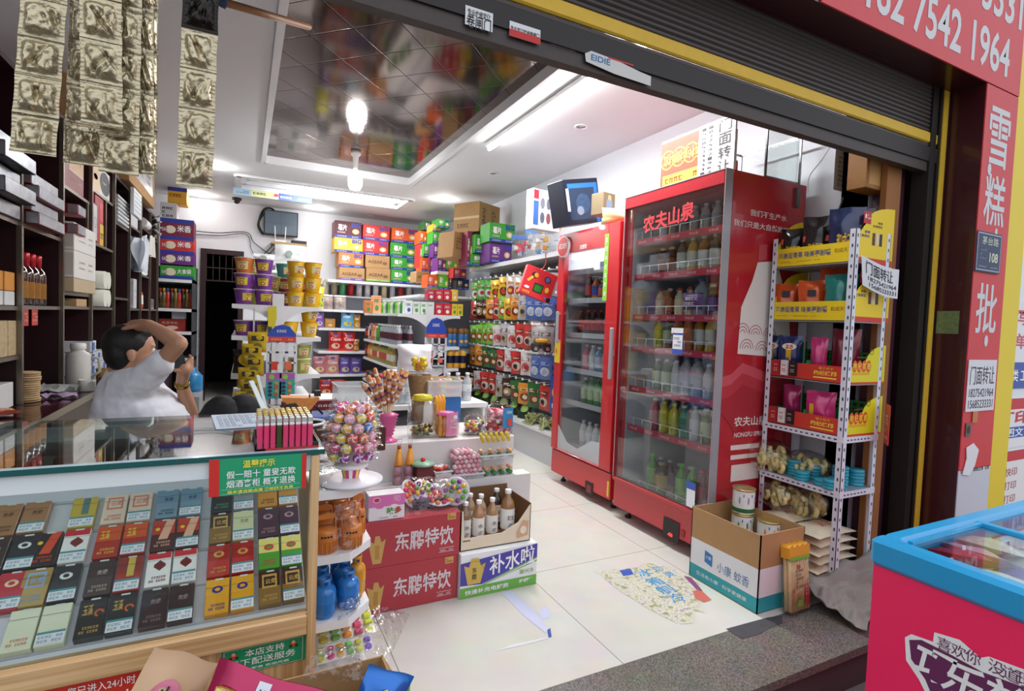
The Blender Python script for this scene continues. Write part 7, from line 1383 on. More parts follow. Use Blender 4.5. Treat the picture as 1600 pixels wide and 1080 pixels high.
def toybag(px, py, y, w_, h, c, lb, seed):
 a = at(px, py, y=y); t = empty('toy_bag', a, -.5, lb, 'toy'); m = MB(); rr = random.Random(seed)
 for k in range(10): m.box(*(lambda x, z: (x, x + .05, -.02, .02, z, z + .05))(rr.uniform(-w_ * .4, w_ * .3), rr.uniform(.02, h * .7)), M(rr.choice(c), .3), bev=.006)
 m.build('toy_parts', t); b = MB(); b.pouch(w_, h, .09, FILM, seed=seed, nu=12, nv=12); b.build('clear_bag', t); b = MB(); b.box(-w_ / 2, w_ / 2, -.004, .004, h * .82, h, M(c[0], .4)); b.build('header_card', t)
for q in ((815, 405, 5.2, .24, .26, ['2a6ac0', 'c82a4a', 'd8d8dc', '3a3a4a'], 'clear bag of red and blue toy parts on the high right shelf'), (838, 400, 4.9, .24, .28, ['3a8ad0', 'd8d8d8', 'e0a040', 'b0b4ba'], 'clear bag of silver toy parts with blue card on the high shelf'), (856, 396, 4.5, .24, .28, ['e0a83a', 'd0d4da', 'c0c4ca'], 'clear toy bag with an orange corner behind the narrow cooler')): toybag(*q, seed=int(q[0]))
a = at(845, 545, y=4.2); t = empty('toy_car_bag', a, -.3, 'clear bag with a black and yellow toy car hanging by the narrow cooler', 'toy'); b = MB(); b.box(-.09, .09, -.03, .03, .0, .05, M('1c1c20', .3), bev=.01); b.box(-.05, .06, -.028, .028, .05, .09, M('e0a82a', .3), bev=.012); b.build('toy_car', t)
for s in (-1, 1): b = MB(); b.cyl((.055 * s, -.045, .0), (.055 * s, .045, .0), .032, M('17171a'), 16); b.cyl((.055 * s, -.047, .0), (.055 * s, -.045, .0), .017, STEEL, 10); b.build('wheel', t)
b = MB(); b.pouch(.26, .34, .12, FILM, seed=5); b.v = [v + V((0, 0, -.09)) for v in b.v]; b.build('clear_bag', t)
def toybox(name, label, px0, px1, pyt, pyb, y, d, col, deco, rz=0, ry=0):
 a, c = at(px0, pyb, y=y), at(px1, pyt, y=y); w_, h = c.x - a.x, c.z - a.z; m = MB(); m.box(-w_ / 2, w_ / 2, -d / 2, d / 2, 0, h, M(col, .4), bev=.004); deco(m, w_, d, h); o = m.build(name, None, ((a.x + c.x) / 2, y + d / 2, a.z), rz); o.rotation_euler = (0, ry, rz); return tag(o, label, 'toy box')
def diy(m, w_, d, h):
 f = m.front(w_, d); f.rect(.02 * w_, .75 * h, .2 * w_, .97 * h, M('c82a3a')); f.rect(.02 * w_, .1 * h, .2 * w_, .7 * h, M('3a68b0')); f.rect(.6 * w_, .88 * h, w_, h, M('2a50b8')); f.text('DIY', .66 * w_, .9 * h, .9 * w_, .98 * h, WHITE, .002)
 for i in range(6): f.disc((.34 + .22 * (i % 3)) * w_, (.3 + .36 * (i // 3)) * h, .08 * w_, .14 * h, M(['5a6070', '8a4a50', 'c84a4a', '7a7a88', '606a80', '3a4a90'][i]), .0015)
toybox('toy_set_box', 'white model kit box with a red corner above the narrow cooler', 828, 878, 302, 357, 4.1, .1, 'dfe2e6', diy, .15)
def robo(m, w_, d, h):
 f = m.front(w_, d); f.rect(.1 * w_, .1 * h, .88 * w_, .88 * h, M('2a3c58', .2)); f.poly([(.1 * w_, .9 * h), (.95 * w_, .9 * h), (.95 * w_, .0), (.85 * w_, 0), (.85 * w_, .8 * h), (.1 * w_, .8 * h)], M('2a78c8'), .0015); f.disc(.5 * w_, .45 * h, .2 * w_, .22 * h, M('3a5a80', noise=.8, scale=40), .002); f.disc(.4 * w_, .3 * h, .1 * w_, .1 * h, M('8a9ab0'), .003); f.rect(.04 * w_, .3 * h, .12 * w_, .8 * h, M('c8ccd8'), .003)
toybox('toy_set_box', 'large dark blue robot toy box tilted on top of the narrow cooler', 884, 945, 285, 345, 3.5, .2, '151c30', robo, .1, -.22)
toybox('toy_set_box', 'small figure box leaning at the right of the robot box', 938, 962, 303, 334, 3.2, .12, '8a7a60', lambda m, w_, d, h: (m.front(w_, d).disc(w_ * .5, h * .45, w_ * .25, h * .35, M('8aa0c8'), .001), m.front(w_, d).disc(w_ * .5, h * .78, w_ * .15, h * .12, M('e0c080'), .002)), .2)
packet('snack_packet', 'pale yellow pillow packet lying on top of the narrow cooler', .3, .12, .14, 'e8dca0', (2.42, 3.12, 2.032), (0, 0, -.5), None)
# ============================================================ glass-door drinks coolers
CRD = M('b5202c', .3, coat=.4, noise=.04, scale=3); LIN = M('b9bfc6', .4); GR_ = M('a9a9ae', .35, .3)
FG = glass('f6f9fa', .05, .03, 'cooler_glass')
def cooler(label, x0, x1, y0, y1, z0, z1, zg0, zg1, zs, col, strip, gy0, gy1, grey):
 L = ((x0 + x1) / 2, (y0 + y1) / 2, 0); t = empty('drinks_cooler', L, 0, label, 'drinks cooler'); e = .03; xb = x0 + .06
 b = MB(); b.box(xb, x1, y0, y0 + e, z0, z1, col); b.box(xb, x1, y1 - e, y1, z0, z1, col); b.box(x1 - e, x1, y0 + e, y1 - e, z0, z1, col); b.box(xb, x1, y0 + e, y1 - e, z1 - .1, z1, col); b.box(xb, x1, y0 + e, y1 - e, z0, zg0 - .06, col); wb(b, 'cabinet', t, L)
 b = MB(); b.box(xb, x1 - e - .001, y0 + e, y0 + e + .006, zg0 - .06, z1 - .1, LIN); b.box(xb, x1 - e - .001, y1 - e - .006, y1 - e, zg0 - .06, z1 - .1, LIN); b.box(x1 - e - .008, x1 - e - .001, y0 + e, y1 - e, zg0 - .06, z1 - .1, LIN); wb(b, 'liner', t, L)
 # door: frame around the pane
 b = MB(); zd = z0 + .2
 b.box(x0, xb - .008, y0, gy0, zd, z1, col, bev=.004); b.box(x0, xb - .008, gy1, y1, zd, z1, col, bev=.004); b.box(x0, xb - .008, gy0, gy1, zd, zg0, col, bev=.002); b.box(x0, xb - .008, gy0, gy1, zg1, z1, col, bev=.002)
 if grey: b.box(x0 - .001, xb - .008, y0 - .004, y0 - .0005, zd, z1, GR_); b.box(x0 - .003, x0, y0 - .004, y0, zd, z1, GR_); b.box(x0 - .003, x0, y0, y1, z1 - .006, z1, GR_); b.box(x0 - .003, x0, y1 - .005, y1, zd, z1, GR_)
 d = wb(b, 'door', t, L); b = MB(); b.box(x0 + .012, x0 + .018, gy0, gy1, zg0, zg1, FG); wb(b, 'pane', d, L); d2 = d
 for ob in (t.children): pass
 b = MB(); b.box(x0 + .012, xb, y0, y1, z0, zd - .012, col, bev=.004); b.box(x0 + .02, xb, y0, y1, zd - .012, zd, M('3a3a3c')); b.box(x0 + .009, x0 + .012, y0 + .01, y0 + .03, z0 + .02, z0 + .13, M('d8c040')); wb(b, 'kick_panel', t, L)
 for i, z in enumerate(zs):
  b = MB(); b.box(xb + .03, x1 - .05, y0 + .04, y1 - .04, z - .008, z, M('c8ccd0', .3, .3)); sc = M(strip, .4)
  b.box(xb + .012, xb + .016, y0 + .04, y1 - .04, z - .02, z + .02, sc); f = b.face((xb + .012, y1 - .04, z - .02), (0, -1, 0), (0, 0, 1))
  if grey:
   for k in range(5): f.text('农夫山泉', .03 + k * .15, .012, .1 + k * .15, .028, M('e8d8dc'), .0006, .0)
   for k in range(9): b.cyl((xb + .018, y0 + .06 + k * .085, z), (xb + .018, y0 + .06 + k * .085, z + .07), .0018, WHITE, 5)
   b.cyl((xb + .018, y0 + .05, z + .07), (xb + .018, y1 - .05, z + .07), .002, WHITE, 5)
  wb(b, 'wire_shelf', t, L)
 for (fx, fy) in ((x0 + .1, y0 + .06), (x0 + .1, y1 - .06), (x1 - .08, y0 + .06), (x1 - .08, y1 - .06)):
  b = MB(); b.cyl((fx, fy, .0), (fx, fy, .015), .022, BLACK, 12); b.cyl((fx, fy, .015), (fx, fy, z0), .011, STEEL, 10); wb(b, 'foot', t, L)
 b = MB(); b.box(xb + .04, x1 - .06, y0 + .05, y1 - .05, zg1 - .0, zg1 + .012, M('ffffff', emit=3.5)); wb(b, 'inner_light', t, L)
 return t, d, L
fx = 2.33
ZT = [at(1048, q, x=fx + .07).z for q in (374, 431, 497, 549, 616, 682)] + [at(1020, 771, x=fx + .07).z]
zg0, zg1 = at(1088, 808, x=2.27).z, at(1115, 290, x=2.27).z
gy0, gy1 = at(1120, 500, x=2.27).y, at(968, 500, x=2.27).y
tc_, td, L = cooler('tall red drinks cooler with grey-edged glass door, bottles on seven shelves', 2.27, 2.93, 2.065, 2.9, .08, 2.165, zg0, zg1, ZT, CRD, 'b03048', gy0, gy1, True)
b = MB(); f = Face(b, (2.27 + .0115, gy1, 0), (0, -1, 0), (0, 0, 1)); f.tpx('农夫山泉', (1004, 366), (1086, 320), M('c8323a', .4), .0, .03, .07); wb(b, 'door_lettering', td, L)
b = MB(); f = Face(b, (2.27 - .0005, gy1, 0), (0, -1, 0), (0, 0, 1)); f.rpx((1050, 553), (1068, 521), M('3a5cb8'), .013 - .013 + .001); a = f.px(1051, 545); c = f.px(1067, 524); b.v = [v for v in b.v]; f.rect(a[0], a[1], c[0], c[1], WHITE, .0014); f.rpx((1049, 521), (1068, 513), M('e8e8ec'), .001); f.scrawl(a[0] + .01, a[1] + .01, c[0] - .01, c[1] - .01, 4, M('8a9ac0'), .002, 3); wb(b, 'payment_sticker', td, L); b = MB(); f = Face(b, f.o, f.u, f.v); f.rpx((1072, 790), (1087, 758), M('e8eaf0'), .001); a = f.px(1072, 762); c = f.px(1087, 756); f.rect(a[0], a[1], c[0], c[1], M('3a5cb8'), .0014); wb(b, 'energy_sticker', td, L)
b = MB(); b.box(2.235, 2.255, gy1 + .03, gy1 + .06, at(950, 592, x=2.25).z, at(950, 512, x=2.25).z, GR_, bev=.004); b.box(2.255, 2.27, gy1 + .04, gy1 + .05, 1.1, 1.14, GR_); wb(b, 'handle', td, L)
b = MB(); f = Face(b, (2.281, 2.9, 0), (0, -1, 0), (0, 0, 1)); f.rpx((1036, 838), (1062, 818), BLACK, .004); a = f.px(1040, 834); f.text('-88', a[0] + .02, a[1] + .0, a[0] + .06, a[1] + .02, M('ff3030', emit=2), .005); f.rpx((1064, 838), (1070, 830), M('8a2028'), .004); wb(b, 'control_panel', tc_, L)
# side decals
b = MB(); f = Face(b, (2.33, 2.065 - .0012, 0), (1, 0, 0), (0, 0, 1)); wt = M('e4dcd4', .45); lr = M('c04a50', .45)
a, c, d9 = f.px(1172, 337), f.px(1146, 352), f.px(1229, 345); k9 = (d9[0] - a[0]) / 6; f.text('我们不生产水', a[0], a[1], a[0] + k9 * 6, a[1] + .036, wt, .001, .01); f.text('我们只是大自然的搬运工', c[0], c[1], c[0] + k9 * 11, c[1] + .036, wt, .001, .01)
PX = lambda pts: [f.px(*p) for p in pts]
f.poly(PX([(1184, 408), (1198, 406), (1199, 382), (1186, 383)]), lr, .001); f.poly(PX([(1184, 410), (1214, 408), (1232, 480), (1236, 560), (1152, 553), (1158, 480), (1175, 440)]), wt, .0008)
for (cx, cy, r) in ((1160, 520, .05), (1180, 523, .05), (1202, 526, .05), (1166, 545, .05), (1190, 548, .05)):
 q = f.px(cx, cy)
 for k in range(3): f.ring(q[0], q[1], r - .018 * k, r - .018 * k + .004, M('a83038'), .0014, 14, 0, PI)
for k, (cc, yy) in enumerate((('c8505a', 0), ('b8343e', 16), ('a82832', 34))): f.poly(PX([(1126, 612 + yy), (1126, 590 + yy), (1142, 585 + yy), (1160, 567 + yy), (1178, 574 + yy), (1196, 582 + yy), (1236, 572 + yy), (1236, 640 + yy)] + [(1220 - 8 * i, 630 + yy + (14 if i % 2 else 0)) for i in range(11)]), M(cc, .45), .0009 + .0003 * k)
a, c = f.px(1146, 667), f.px(1146, 684); f.text('农夫山泉', a[0], a[1], a[0] + .26, a[1] + .055, wt, .003, .02); f.text('NONGFU SPRING', c[0], c[1], c[0] + .27, c[1] + .027, wt, .003, .02)
for (y0_, y1_) in ((703, 692), (718, 707), (752, 722)): f.rpx((1141, y0_ + 1), (1186, y1_), wt, .001)
wb(b, 'side_print', tc_, L)
b = MB(); b.box(2.83, 2.86, 2.05, 2.064, 2.03, 2.14, M('6a6a6a', .4, .5)); wb(b, 'hinge_plate', tc_, L)
# contents of the tall cooler
def rowc(z, ys, spec, x, where, grp):
 for i, y in enumerate(ys):
  s = spec[i % len(spec)]
  if s is None: continue
  liq, cp, lb, nm, h, r = s
  put(proto(('cb', liq, cp, lb, h), pet(h, r, liq, cp, lb, .22, .62)), 'drinks_bottle', '%s, %s from the near end, %s' % (nm, ORD[i], where), 'bottle', (x, y, z + .001), rz=-PI / 2, group=grp)
yy = [gy0 + .03 + k * .088 for k in range(8)]
w1 = ('d8dcdc', 'e0e4e6', 'b8c0c4', 'pale bottle', .19, .032); j = [('8a7a5a', 'e0e4e0', 'e4e8e0', 'tea bottle with white label', .23, .034), ('d8b84a', 'e0e4e0', 'e8e8d8', 'yellow juice bottle', .23, .034), ('b8802a', 'e0e4e0', 'e4e8e4', 'amber juice bottle', .23, .034)]
cof = ('7a3a1c', 'd8c8b0', 'a85a30', 'brown coffee carton bottle', .19, .034); crm = ('e0d4b0', 'b8402a', 'e8dcc0', 'cream bottle', .19, .034); wat2 = ('a8b0b8', '5a6a9a', 'c0c0d0', 'large clear water bottle', .24, .045); grn2 = ('4a9a3a', '6ad050', '8ac86a', 'green tea bottle', .24, .034); grd = ('5a7a4a', 'e8e8e8', 'c8d8b0', 'pale green tea bottle', .21, .034)
org = ('d88a4a', 'e8e8e8', 'e8c0a0', 'peach tea bottle', .23, .036); yel = ('d8cc30', 'e8e050', 'c8c83a', 'yellow drink bottle', .2, .034); pin = ('c85a6a', 'e0e0e0', 'd89aa0', 'pink drink bottle', .21, .034); prp = ('4a2a4a', 'd8d0d8', '8a6aa0', 'purple grape bottle', .2, .036); clr = ('c0c8cc', 'e4e4e8', 'd8dce4', 'clear water bottle', .21, .032); drr = ('6a1a2a', 'c83040', 'a83a4a', 'dark red drink bottle', .24, .036); teal = ('5aa88a', 'e8e8e8', '4a8a7a', 'teal drink bottle', .2, .034)
G = 'bottles in the tall cooler'; xc = fx + .125
rowc(ZT[0], yy, [w1], xc, 'top shelf of the tall cooler', G)
rowc(ZT[1], yy, [j[0], j[1], j[0], j[2], j[1], j[0], cof, cof][:8], xc, 'second tall cooler shelf', G)
rowc(ZT[2], yy, [clr, clr, prp, wat2, crm, crm, cof, crm], xc, 'third tall cooler shelf', G)
rowc(ZT[3], yy, [prp, prp, j[1], j[2], org, org, grd, yel], xc, 'fourth tall cooler shelf', G)
rowc(ZT[4], yy, [org, org, clr, wat2, wat2, clr, grd, grd], xc, 'fifth tall cooler shelf', G)
rowc(ZT[5], yy, [org, prp, grd, clr, teal, yel, yel, pin], xc, 'sixth tall cooler shelf', G)
rowc(ZT[6], yy, [grn2, w1 and ('3a2018', 'e0e0e0', 'b8a080', 'dark cola-brown bottle', .24, .036), drr, grn2, grn2, None, ('4a3018', 'c8b080', 'c8a860', 'squat gold-capped bottle', .2, .046)], xc, 'bottom shelf of the tall cooler', G)
for k, ps in enumerate(([0, 2, 4], [1, 3, 5], [6, 3, 0])):
 for p_ in ps: rowc(ZT[p_], [y + .03 for y in yy[:8]], [[w1, clr, prp][k]], xc + .1, 'inner row of tall cooler shelf %s' % ORD[p_], G)
# narrow cooler
f2 = 2.30; ZS = [at(905, q, x=f2 + .07).z for q in (425, 470, 524, 580, 632)] + [at(905, 700, x=f2 + .07).z]
sg0, sg1 = at(930, 727, x=f2).z, at(930, 388, x=f2).z; sy0, sy1 = at(945, 500, x=f2).y + .0, at(877, 500, x=f2).y
CR2 = M('c4222a', .3, coat=.4)
t2, d2, L = cooler('narrower red drinks cooler with round logo sign on its glass door', f2, 2.92, 2.98, 3.78, .08, 2.03, sg0, sg1, ZS, CR2, 'c8ccd0', sy0, sy1, False)
b = MB(); f = Face(b, (f2 - .001, 3.78, 0), (0, -1, 0), (0, 0, 1)); q = f.px(883, 386); r_ = .085
b.lathe([(r_, 0), (r_, .02)], M('e4e4e6', .4), (f2 - .022, 3.78 - q[0], q[1]), 28, Matrix.Rotation(PI / 2, 4, 'Y')); f.disc(q[0], q[1], r_ * .9, r_ * .9, M('c8202c', .35), .023, 28); f.text('可口可乐', q[0] - .06, q[1] - .02, q[0] + .06, q[1] + .025, WHITE, .025, .01, .3); wb(b, 'round_sign', d2, L)
b = MB(); f = Face(b, f.o, f.u, f.v); a = f.px(906, 390); f.text('这感觉', a[0], a[1] - .0, a[0] + .09, a[1] + .035, WHITE, .0005); f.text('够爽', a[0] + .11, a[1] + .0, a[0] + .16, a[1] + .035, M('d83030'), .0005); wb(b, 'glass_lettering', d2, L); b = MB(); f = Face(b, f.o, f.u, f.v)
a, c = f.px(941, 470), f.px(951, 365); f.rect(a[0], a[1], a[0] + .05, c[1], M('8ac83a'), .001)
for i, ch_i in enumerate('夏日冰爽买就送'): f.text(ch_i, a[0] + .012, c[1] - .06 - i * .063, a[0] + .038, c[1] - .028 - i * .063, WHITE, .002)
wb(b, 'green_strip', d2, L); b = MB(); f = Face(b, f.o, f.u, f.v); f.rpx((928, 422), (938, 402), M('e0e8f4'), .001); wb(b, 'small_sticker', d2, L); b = MB(); f = Face(b, f.o, f.u, f.v); f.rpx((866, 566), (876, 532), M('e0c030'), .001); a = f.px(868, 552); f.text('冰', a[0], a[1], a[0] + .03, a[1] + .04, M('c83030'), .002); f.rpx((866, 528), (871, 485), BLACK, .001)
wb(b, 'yellow_sticker', d2, L)
b = MB(); b.box(f2 - .035, f2 - .018, 3.70, 3.73, at(861, 535, x=f2).z, at(861, 487, x=f2).z, GR_, bev=.004); b.cyl((f2 - .03, 3.715, at(861, 531, x=f2).z), (f2, 3.715, at(861, 531, x=f2).z), .008, GR_, 8); b.cyl((f2 - .03, 3.715, at(861, 491, x=f2).z), (f2, 3.715, at(861, 491, x=f2).z), .008, GR_, 8); wb(b, 'handle', d2, L)
b = MB(); f = Face(b, (f2 + .011, 3.78, 0), (0, -1, 0), (0, 0, 1)); f.rpx((914, 772), (927, 756), BLACK, .003); f.rpx((917, 768), (924, 760), M('8a2a30'), .004); wb(b, 'control_panel', t2, L)
b = MB(); f = Face(b, (f2 + .011, sy1, 0), (0, -1, 0), (0, 0, 1)); W2 = sy1 - sy0; f.poly([(0, sg0), (W2, sg0), (W2, sg0 + .17), (W2 * .8, sg0 + .16), (W2 * .5, sg0 + .06), (W2 * .25, sg0 + .08), (0, sg0 + .2)], M('d0d4da', .3, alpha=.75), .0); wb(b, 'wave_print', d2, L)
G = 'bottles in the narrow cooler'; y2 = [sy0 + .05 + k * .085 for k in range(6)]; xn = f2 + .13
drk2 = ('2a1412', 'c82a2a', 'b8282a', 'cola bottle', .2, .033); spr = ('3a9a4a', '4ab85a', 'c8e0b0', 'green soda bottle', .22, .033); fan = ('d8702a', 'e08a3a', '3a5aa8', 'orange soda bottle', .18, .033)
rowc(ZS[1], y2[:5], [fan, drk2, ('3a4a6a', 'e0e0e0', 'c86a5a', 'blue label bottle', .15, .033)], xn, 'second narrow cooler shelf', G); rowc(ZS[2], y2[:6], [drk2], xn, 'third narrow cooler shelf', G)
rowc(ZS[3], y2[:5], [pin, pin, ('4a8ab8', 'e0e0e0', 'c0d0e0', 'blue bottle', .2, .036), clr], xn, 'fourth narrow cooler shelf', G); rowc(ZS[4], y2[:5], [grd, spr, spr, spr], xn, 'fifth narrow cooler shelf', G); rowc(ZS[5], y2[:5], [clr], xn, 'bottom shelf of the narrow cooler', G)
box_thing('drinks_pack', 'blue boxed pack on the top shelf of the narrow cooler', 'pack', 2.42, 2.6, sy0 + .05, sy0 + .3, ZS[0] + .001, ZS[0] + .07, '3a4a8a')
for i, (zz_, c_) in enumerate(((0, '6a4a8a'), (3, 'd87a3a'))): packet('snack_packet', ['grey patterned packet lying on the third tall cooler shelf bottles', 'orange banner packet on the fourth tall cooler shelf'][i], .16, .1, .04, c_, (xc - .07, yy[3 + i], ZT[2 + i] + .05), (0, 0, -PI / 2), lambda f: f.scrawl(.02, .02, .14, .08, 5, M('e8d8d0'), .002, 2), seed=i)
# cartons and aquarium-like boxes standing on the tall cooler
a, c = at(1032, 285, x=2.36), at(1120, 200, x=2.36); y_0, y_1 = at(1112, 240, x=2.36).y, a.y; zt = 2.1655; zh = at(1112, 192, x=2.36).z
t = empty('printed_box', (2.45, (y_0 + y_1) / 2, zt), 0, 'red and yellow printed box turned upside down on the tall cooler', 'box'); b = MB(); LL = (2.45, (y_0 + y_1) / 2, zt)
b.box(2.36, 2.56, y_0, y_1, zt, zh, M('dfe0e4', .5)); f = b.face((2.36, y_1, zt), (0, -1, 0), (0, 0, 1)); W_ = y_1 - y_0; H_ = zh - zt; f.rect(0, 0, W_ * .98, H_ * .96, M('d04428', .5)); f.rect(.02, H_ * .06, W_ * .98, H_ * .3, M('e0b83a', .5), .002); f.scrawl(.04, H_ * .1, W_ * .95, H_ * .26, 9, M('a85a20'), .003)
for i, ch_i in enumerate('槟榔枸杞'): qx = W_ * (.14 + i * .235); f.ring(qx, H_ * .6, .052, .06, M('ecc84a'), .002, 20); f.text(ch_i, qx + .036, H_ * .6 + .036, qx - .036, H_ * .6 - .036, M('f0d860'), .003, .01)
wb(b, 'box', t, LL)
a = at(1160, 225, y=2.07); m = MB(); pm_ = M('dadce0', .6); m.box(-.0, .012, 0, .26, 0, .31, pm_); f = m.face((0, .26, 0), (0, -1, 0), (0, 0, 1)); 
for i, ch_i in enumerate('门面转让'): f.text(ch_i, .15, .235 - i * .075, .235, .3 - i * .075, M('202024'), .002, .0)
for k, s_ in enumerate(('18275421964', '15685233331')):
 for i, ch_i in enumerate(s_): f.text(ch_i, .025 + .05 * (1 - k), .275 - i * .025, .055 + .05 * (1 - k), .291 - i * .025, M('202024'), .002, 0)
tag(m.build('notice', None, (2.345, 2.085, zt)), 'white to-let notice with vertical black lettering on the box atop the tall cooler', 'sign')
t = empty('clear_case', (2.75, 2.3, zt), 0, 'metal-edged clear display case on top of the tall cooler', 'case'); b = MB()
for (x, y) in ((2.59, 2.08), (2.88, 2.08), (2.59, 2.5), (2.88, 2.5)): b.box(x - 2.76, x - 2.75, y - 2.31, y - 2.3, 0, .28, M('8a8a8e', .3, .7))
for z in (.0, .27): b.box(-.16, .13, -.225, -.215, z, z + .012, M('8a8a8e', .3, .7)); b.box(-.16, .13, .195, .205, z, z + .012, M('8a8a8e', .3, .7)); b.box(.12, .13, -.22, .2, z, z + .012, M('8a8a8e', .3, .7))
b.build('frame', t); b = MB(); b.box(-.15, .12, -.218, -.214, .01, .27, GLASS); b.box(.124, .128, -.21, .19, .01, .27, GLASS); b.build('pane', t)
box_thing('printed_box', 'small red and gold box inside the clear case on the tall cooler', 'box', 2.62, 2.74, 2.40, 2.48, zt + .013, zt + .2, 'b8302a', lambda m, w_, d, h: m.front(w_, d).text('枸杞', .02, .06, w_ - .02, h - .06, M('e8c84a'), .002))
# ============================================================ right-hand metal rack
ra, rb_ = 1.58, 2.035; RXf, RXb = 2.63, 2.92
t = empty('metal_rack', (2.75, 1.8, 0), 0, 'white perforated metal rack of yellow snack displays beside the tall cooler', 'rack'); L = (2.75, 1.8, 0); WM = M('d8dae4', .4)
for (x, y, sx, sy) in ((RXf, ra, 1, 1), (RXf, rb_, 1, -1), (RXb, ra, -1, 1), (RXb, rb_, -1, -1)):
 b = MB(); b.box(x, x + sx * .03, y, y + sy * .003, 0, 1.82, WM); b.box(x, x + sx * .003, y, y + sy * .03, 0, 1.82, WM)
 f = b.face((min(x, x + sx * .03), min(y, y + sy * .003), 0), (1, 0, 0), (0, 0, 1)); g = b.face((min(x, x + sx * .003), y if sy < 0 else y + .03, 0), (0, -1, 0), (0, 0, 1)); hm = M('3a3c44')
 for k in range(36):
  z = .03 + k * .05; 
  if sy > 0: f.rect(.011, z, .019, z + .016, hm, .0006)
  if sx > 0: g.rect(.011, z, .019, z + .016, hm, .0006)
 wb(b, 'upright', t, L)
SH8 = [1.66, 1.37, 1.06, .80, .525]
for z in SH8:
 b = MB(); b.box(RXf + .002, RXb - .002, ra + .002, rb_ - .002, z - .004, z, M('9aa0a8', .35, .3)); 
 if z > 1: wb(b, 'shelf', t, L); continue
 b.box(RXf - .002, RXf + .002, ra, rb_, z - .03, z, WM); b.box(RXf, RXb, ra - .002, ra + .002, z - .03, z, WM)
 g = b.face((RXf - .002, rb_, z - .03), (0, -1, 0), (0, 0, 1)); [g.rect(.02 + k * .03, .011, .035 + k * .03, .018, M('3a3c44'), .0006) for k in range(14)]; f = b.face((RXf, ra - .002, z - .03), (1, 0, 0), (0, 0, 1)); [f.rect(.03 + k * .028, .011, .044 + k * .028, .018, M('3a3c44'), .0006) for k in range(7)]
 wb(b, 'shelf', t, L)
YB_ = M('e8c81c', .45); NB = M('2a3c8a', .5); RD8 = M('c8382a', .45); YW = M('d8d020', .45)
def tray8(z, h, kind, lab):
 t = empty('display_tray', (2.74, 1.8, z + .001), 0, lab, 'display tray'); W_ = rb_ - ra - .02; D_ = RXb - RXf + .02; b = MB(); x0, x1, y0, y1 = -.105, D_ - .105, -W_ / 2, W_ / 2
 fc = YB_ if kind == 'y' else RD8; sc = YB_ if kind == 'y' else YW
 b.box(x0, x0 + .003, y0, y1, 0, h, fc); b.box(x0, x1, y0, y1, 0, .003, sc)
 g = b.face((x0, y1, 0), (0, -1, 0), (0, 0, 1))
 if kind == 'y': g.text('海南闺青果 味美更耐嚼', .02, h * .42, W_ * .72, h * .75, NB, .001, .01); g.text('和成天下', W_ * .76, h * .5, W_ * .97, h * .72, M('8a5a20'), .001, 0); g.scrawl(.03, h * .2, W_ * .6, h * .28, 14, M('b8941a'), .001)
 else:
  g.text('枸杞槟榔', W_ * .6, h * .38, W_ * .88, h * .66, M('ecd040'), .001, .02); g.text('福之杞子', W_ * .66, h * .74, W_ * .84, h * .88, M('ecd040'), .001, 0); g.rect(W_ * .6, h * .2, W_ * .88, h * .28, M('ecd040'))
  for k, c in enumerate(('a82a30', 'dcd8d4', '1e1a1c')): b.box(x0 - .012, x0 - .001, y1 - .07 - k * .05, y1 - .03 - k * .05, h * .15, h * 1.1, M(c, .4)); g2 = b.face((x0 - .012, y1 - .03 - k * .05, 0), (0, -1, 0), (0, 0, 1)); g2.scrawl(.008, h * .35, .032, h * .85, 2, M('e0c8a0' if k != 1 else 'a83a3a'), .001, 4)
 b.build('tray', t)
 for (yy_, sgn) in ((y0, -1), (y1 - .004, 1)):
  b = MB(); P_ = [(x0, 0), (x1, 0), (x1, h * 2.3)] + [(x1 - (x1 - x0) * .55 * math.sin(k * PI / 12) - 0, h * 2.3 + .0 - (h * 1.3) * (1 - math.cos(k * PI / 12))) for k in range(1, 7)] + [(x0, h)]
  if kind == 'y': P_ = [(x0, 0), (x1, 0), (x1, h * 2.6)] + [(x1 - (x1 - x0) * .75 * math.sin(k * PI / 12), h * 1.9 + h * .95 * math.cos(k * PI / 12)) for k in range(0, 7)] + [(x0 + .01, h * 1.2), (x0, h)]
  b.prism(P_, yy_, yy_ + .004, sc if sgn < 0 else M('1f7a3a', .5) if kind != 'y' else sc, 'y')
  if sgn < 0:
   f = b.face((x0, yy_, 0), (1, 0, 0), (0, 0, 1))
   if kind == 'y': f.rect(.05, h * 1.9, .11, h * 2.5, M('b8282c')); f.disc(.065, h * 2.25, .008, .012, M('e8d0b8'), .002); f.scrawl(.08, h * 2.1, .105, h * 2.4, 3, WHITE, .002, 2); f.scrawl(.02, h * 1.2, .11, h * 1.6, 4, NB, .001, 2); f.scrawl(.13, h * 1.75, .21, h * 2.1, 4, M('5a4a20'), .001, 2); [f.rect(.13 + k * .03, h * .9, .152 + k * .03, h * 1.5, M(('4a1c18', 'd8c8b0', '1c1a1c')[k], .4), .001) for k in range(3)]; f.rect(0, 0, D_, h * .25, M('c83a2a'))
   else:
    for k in range(4): q_ = .055 + k * .038; f.disc(q_, h * 1.05, .02, .03, M('d84a20'), .001, 14); f.text('枸杞槟榔'[k], q_ - .014, h * 1.05 - .018, q_ + .014, h * 1.05 + .018, M('f0d840'), .002, .01)
    f.scrawl(.07, h * 1.5, .15, h * 1.65, 4, M('8a4a2a'), .001); f.rect(.04, h * .55, .18, h * .68, M('e0a020')); f.rect(0, 0, D_, h * .12, M('c8382a')); f.ring(.19, h * 1.9, .012, .015, M('6a5a20'))
  b.build('side_panel', t)
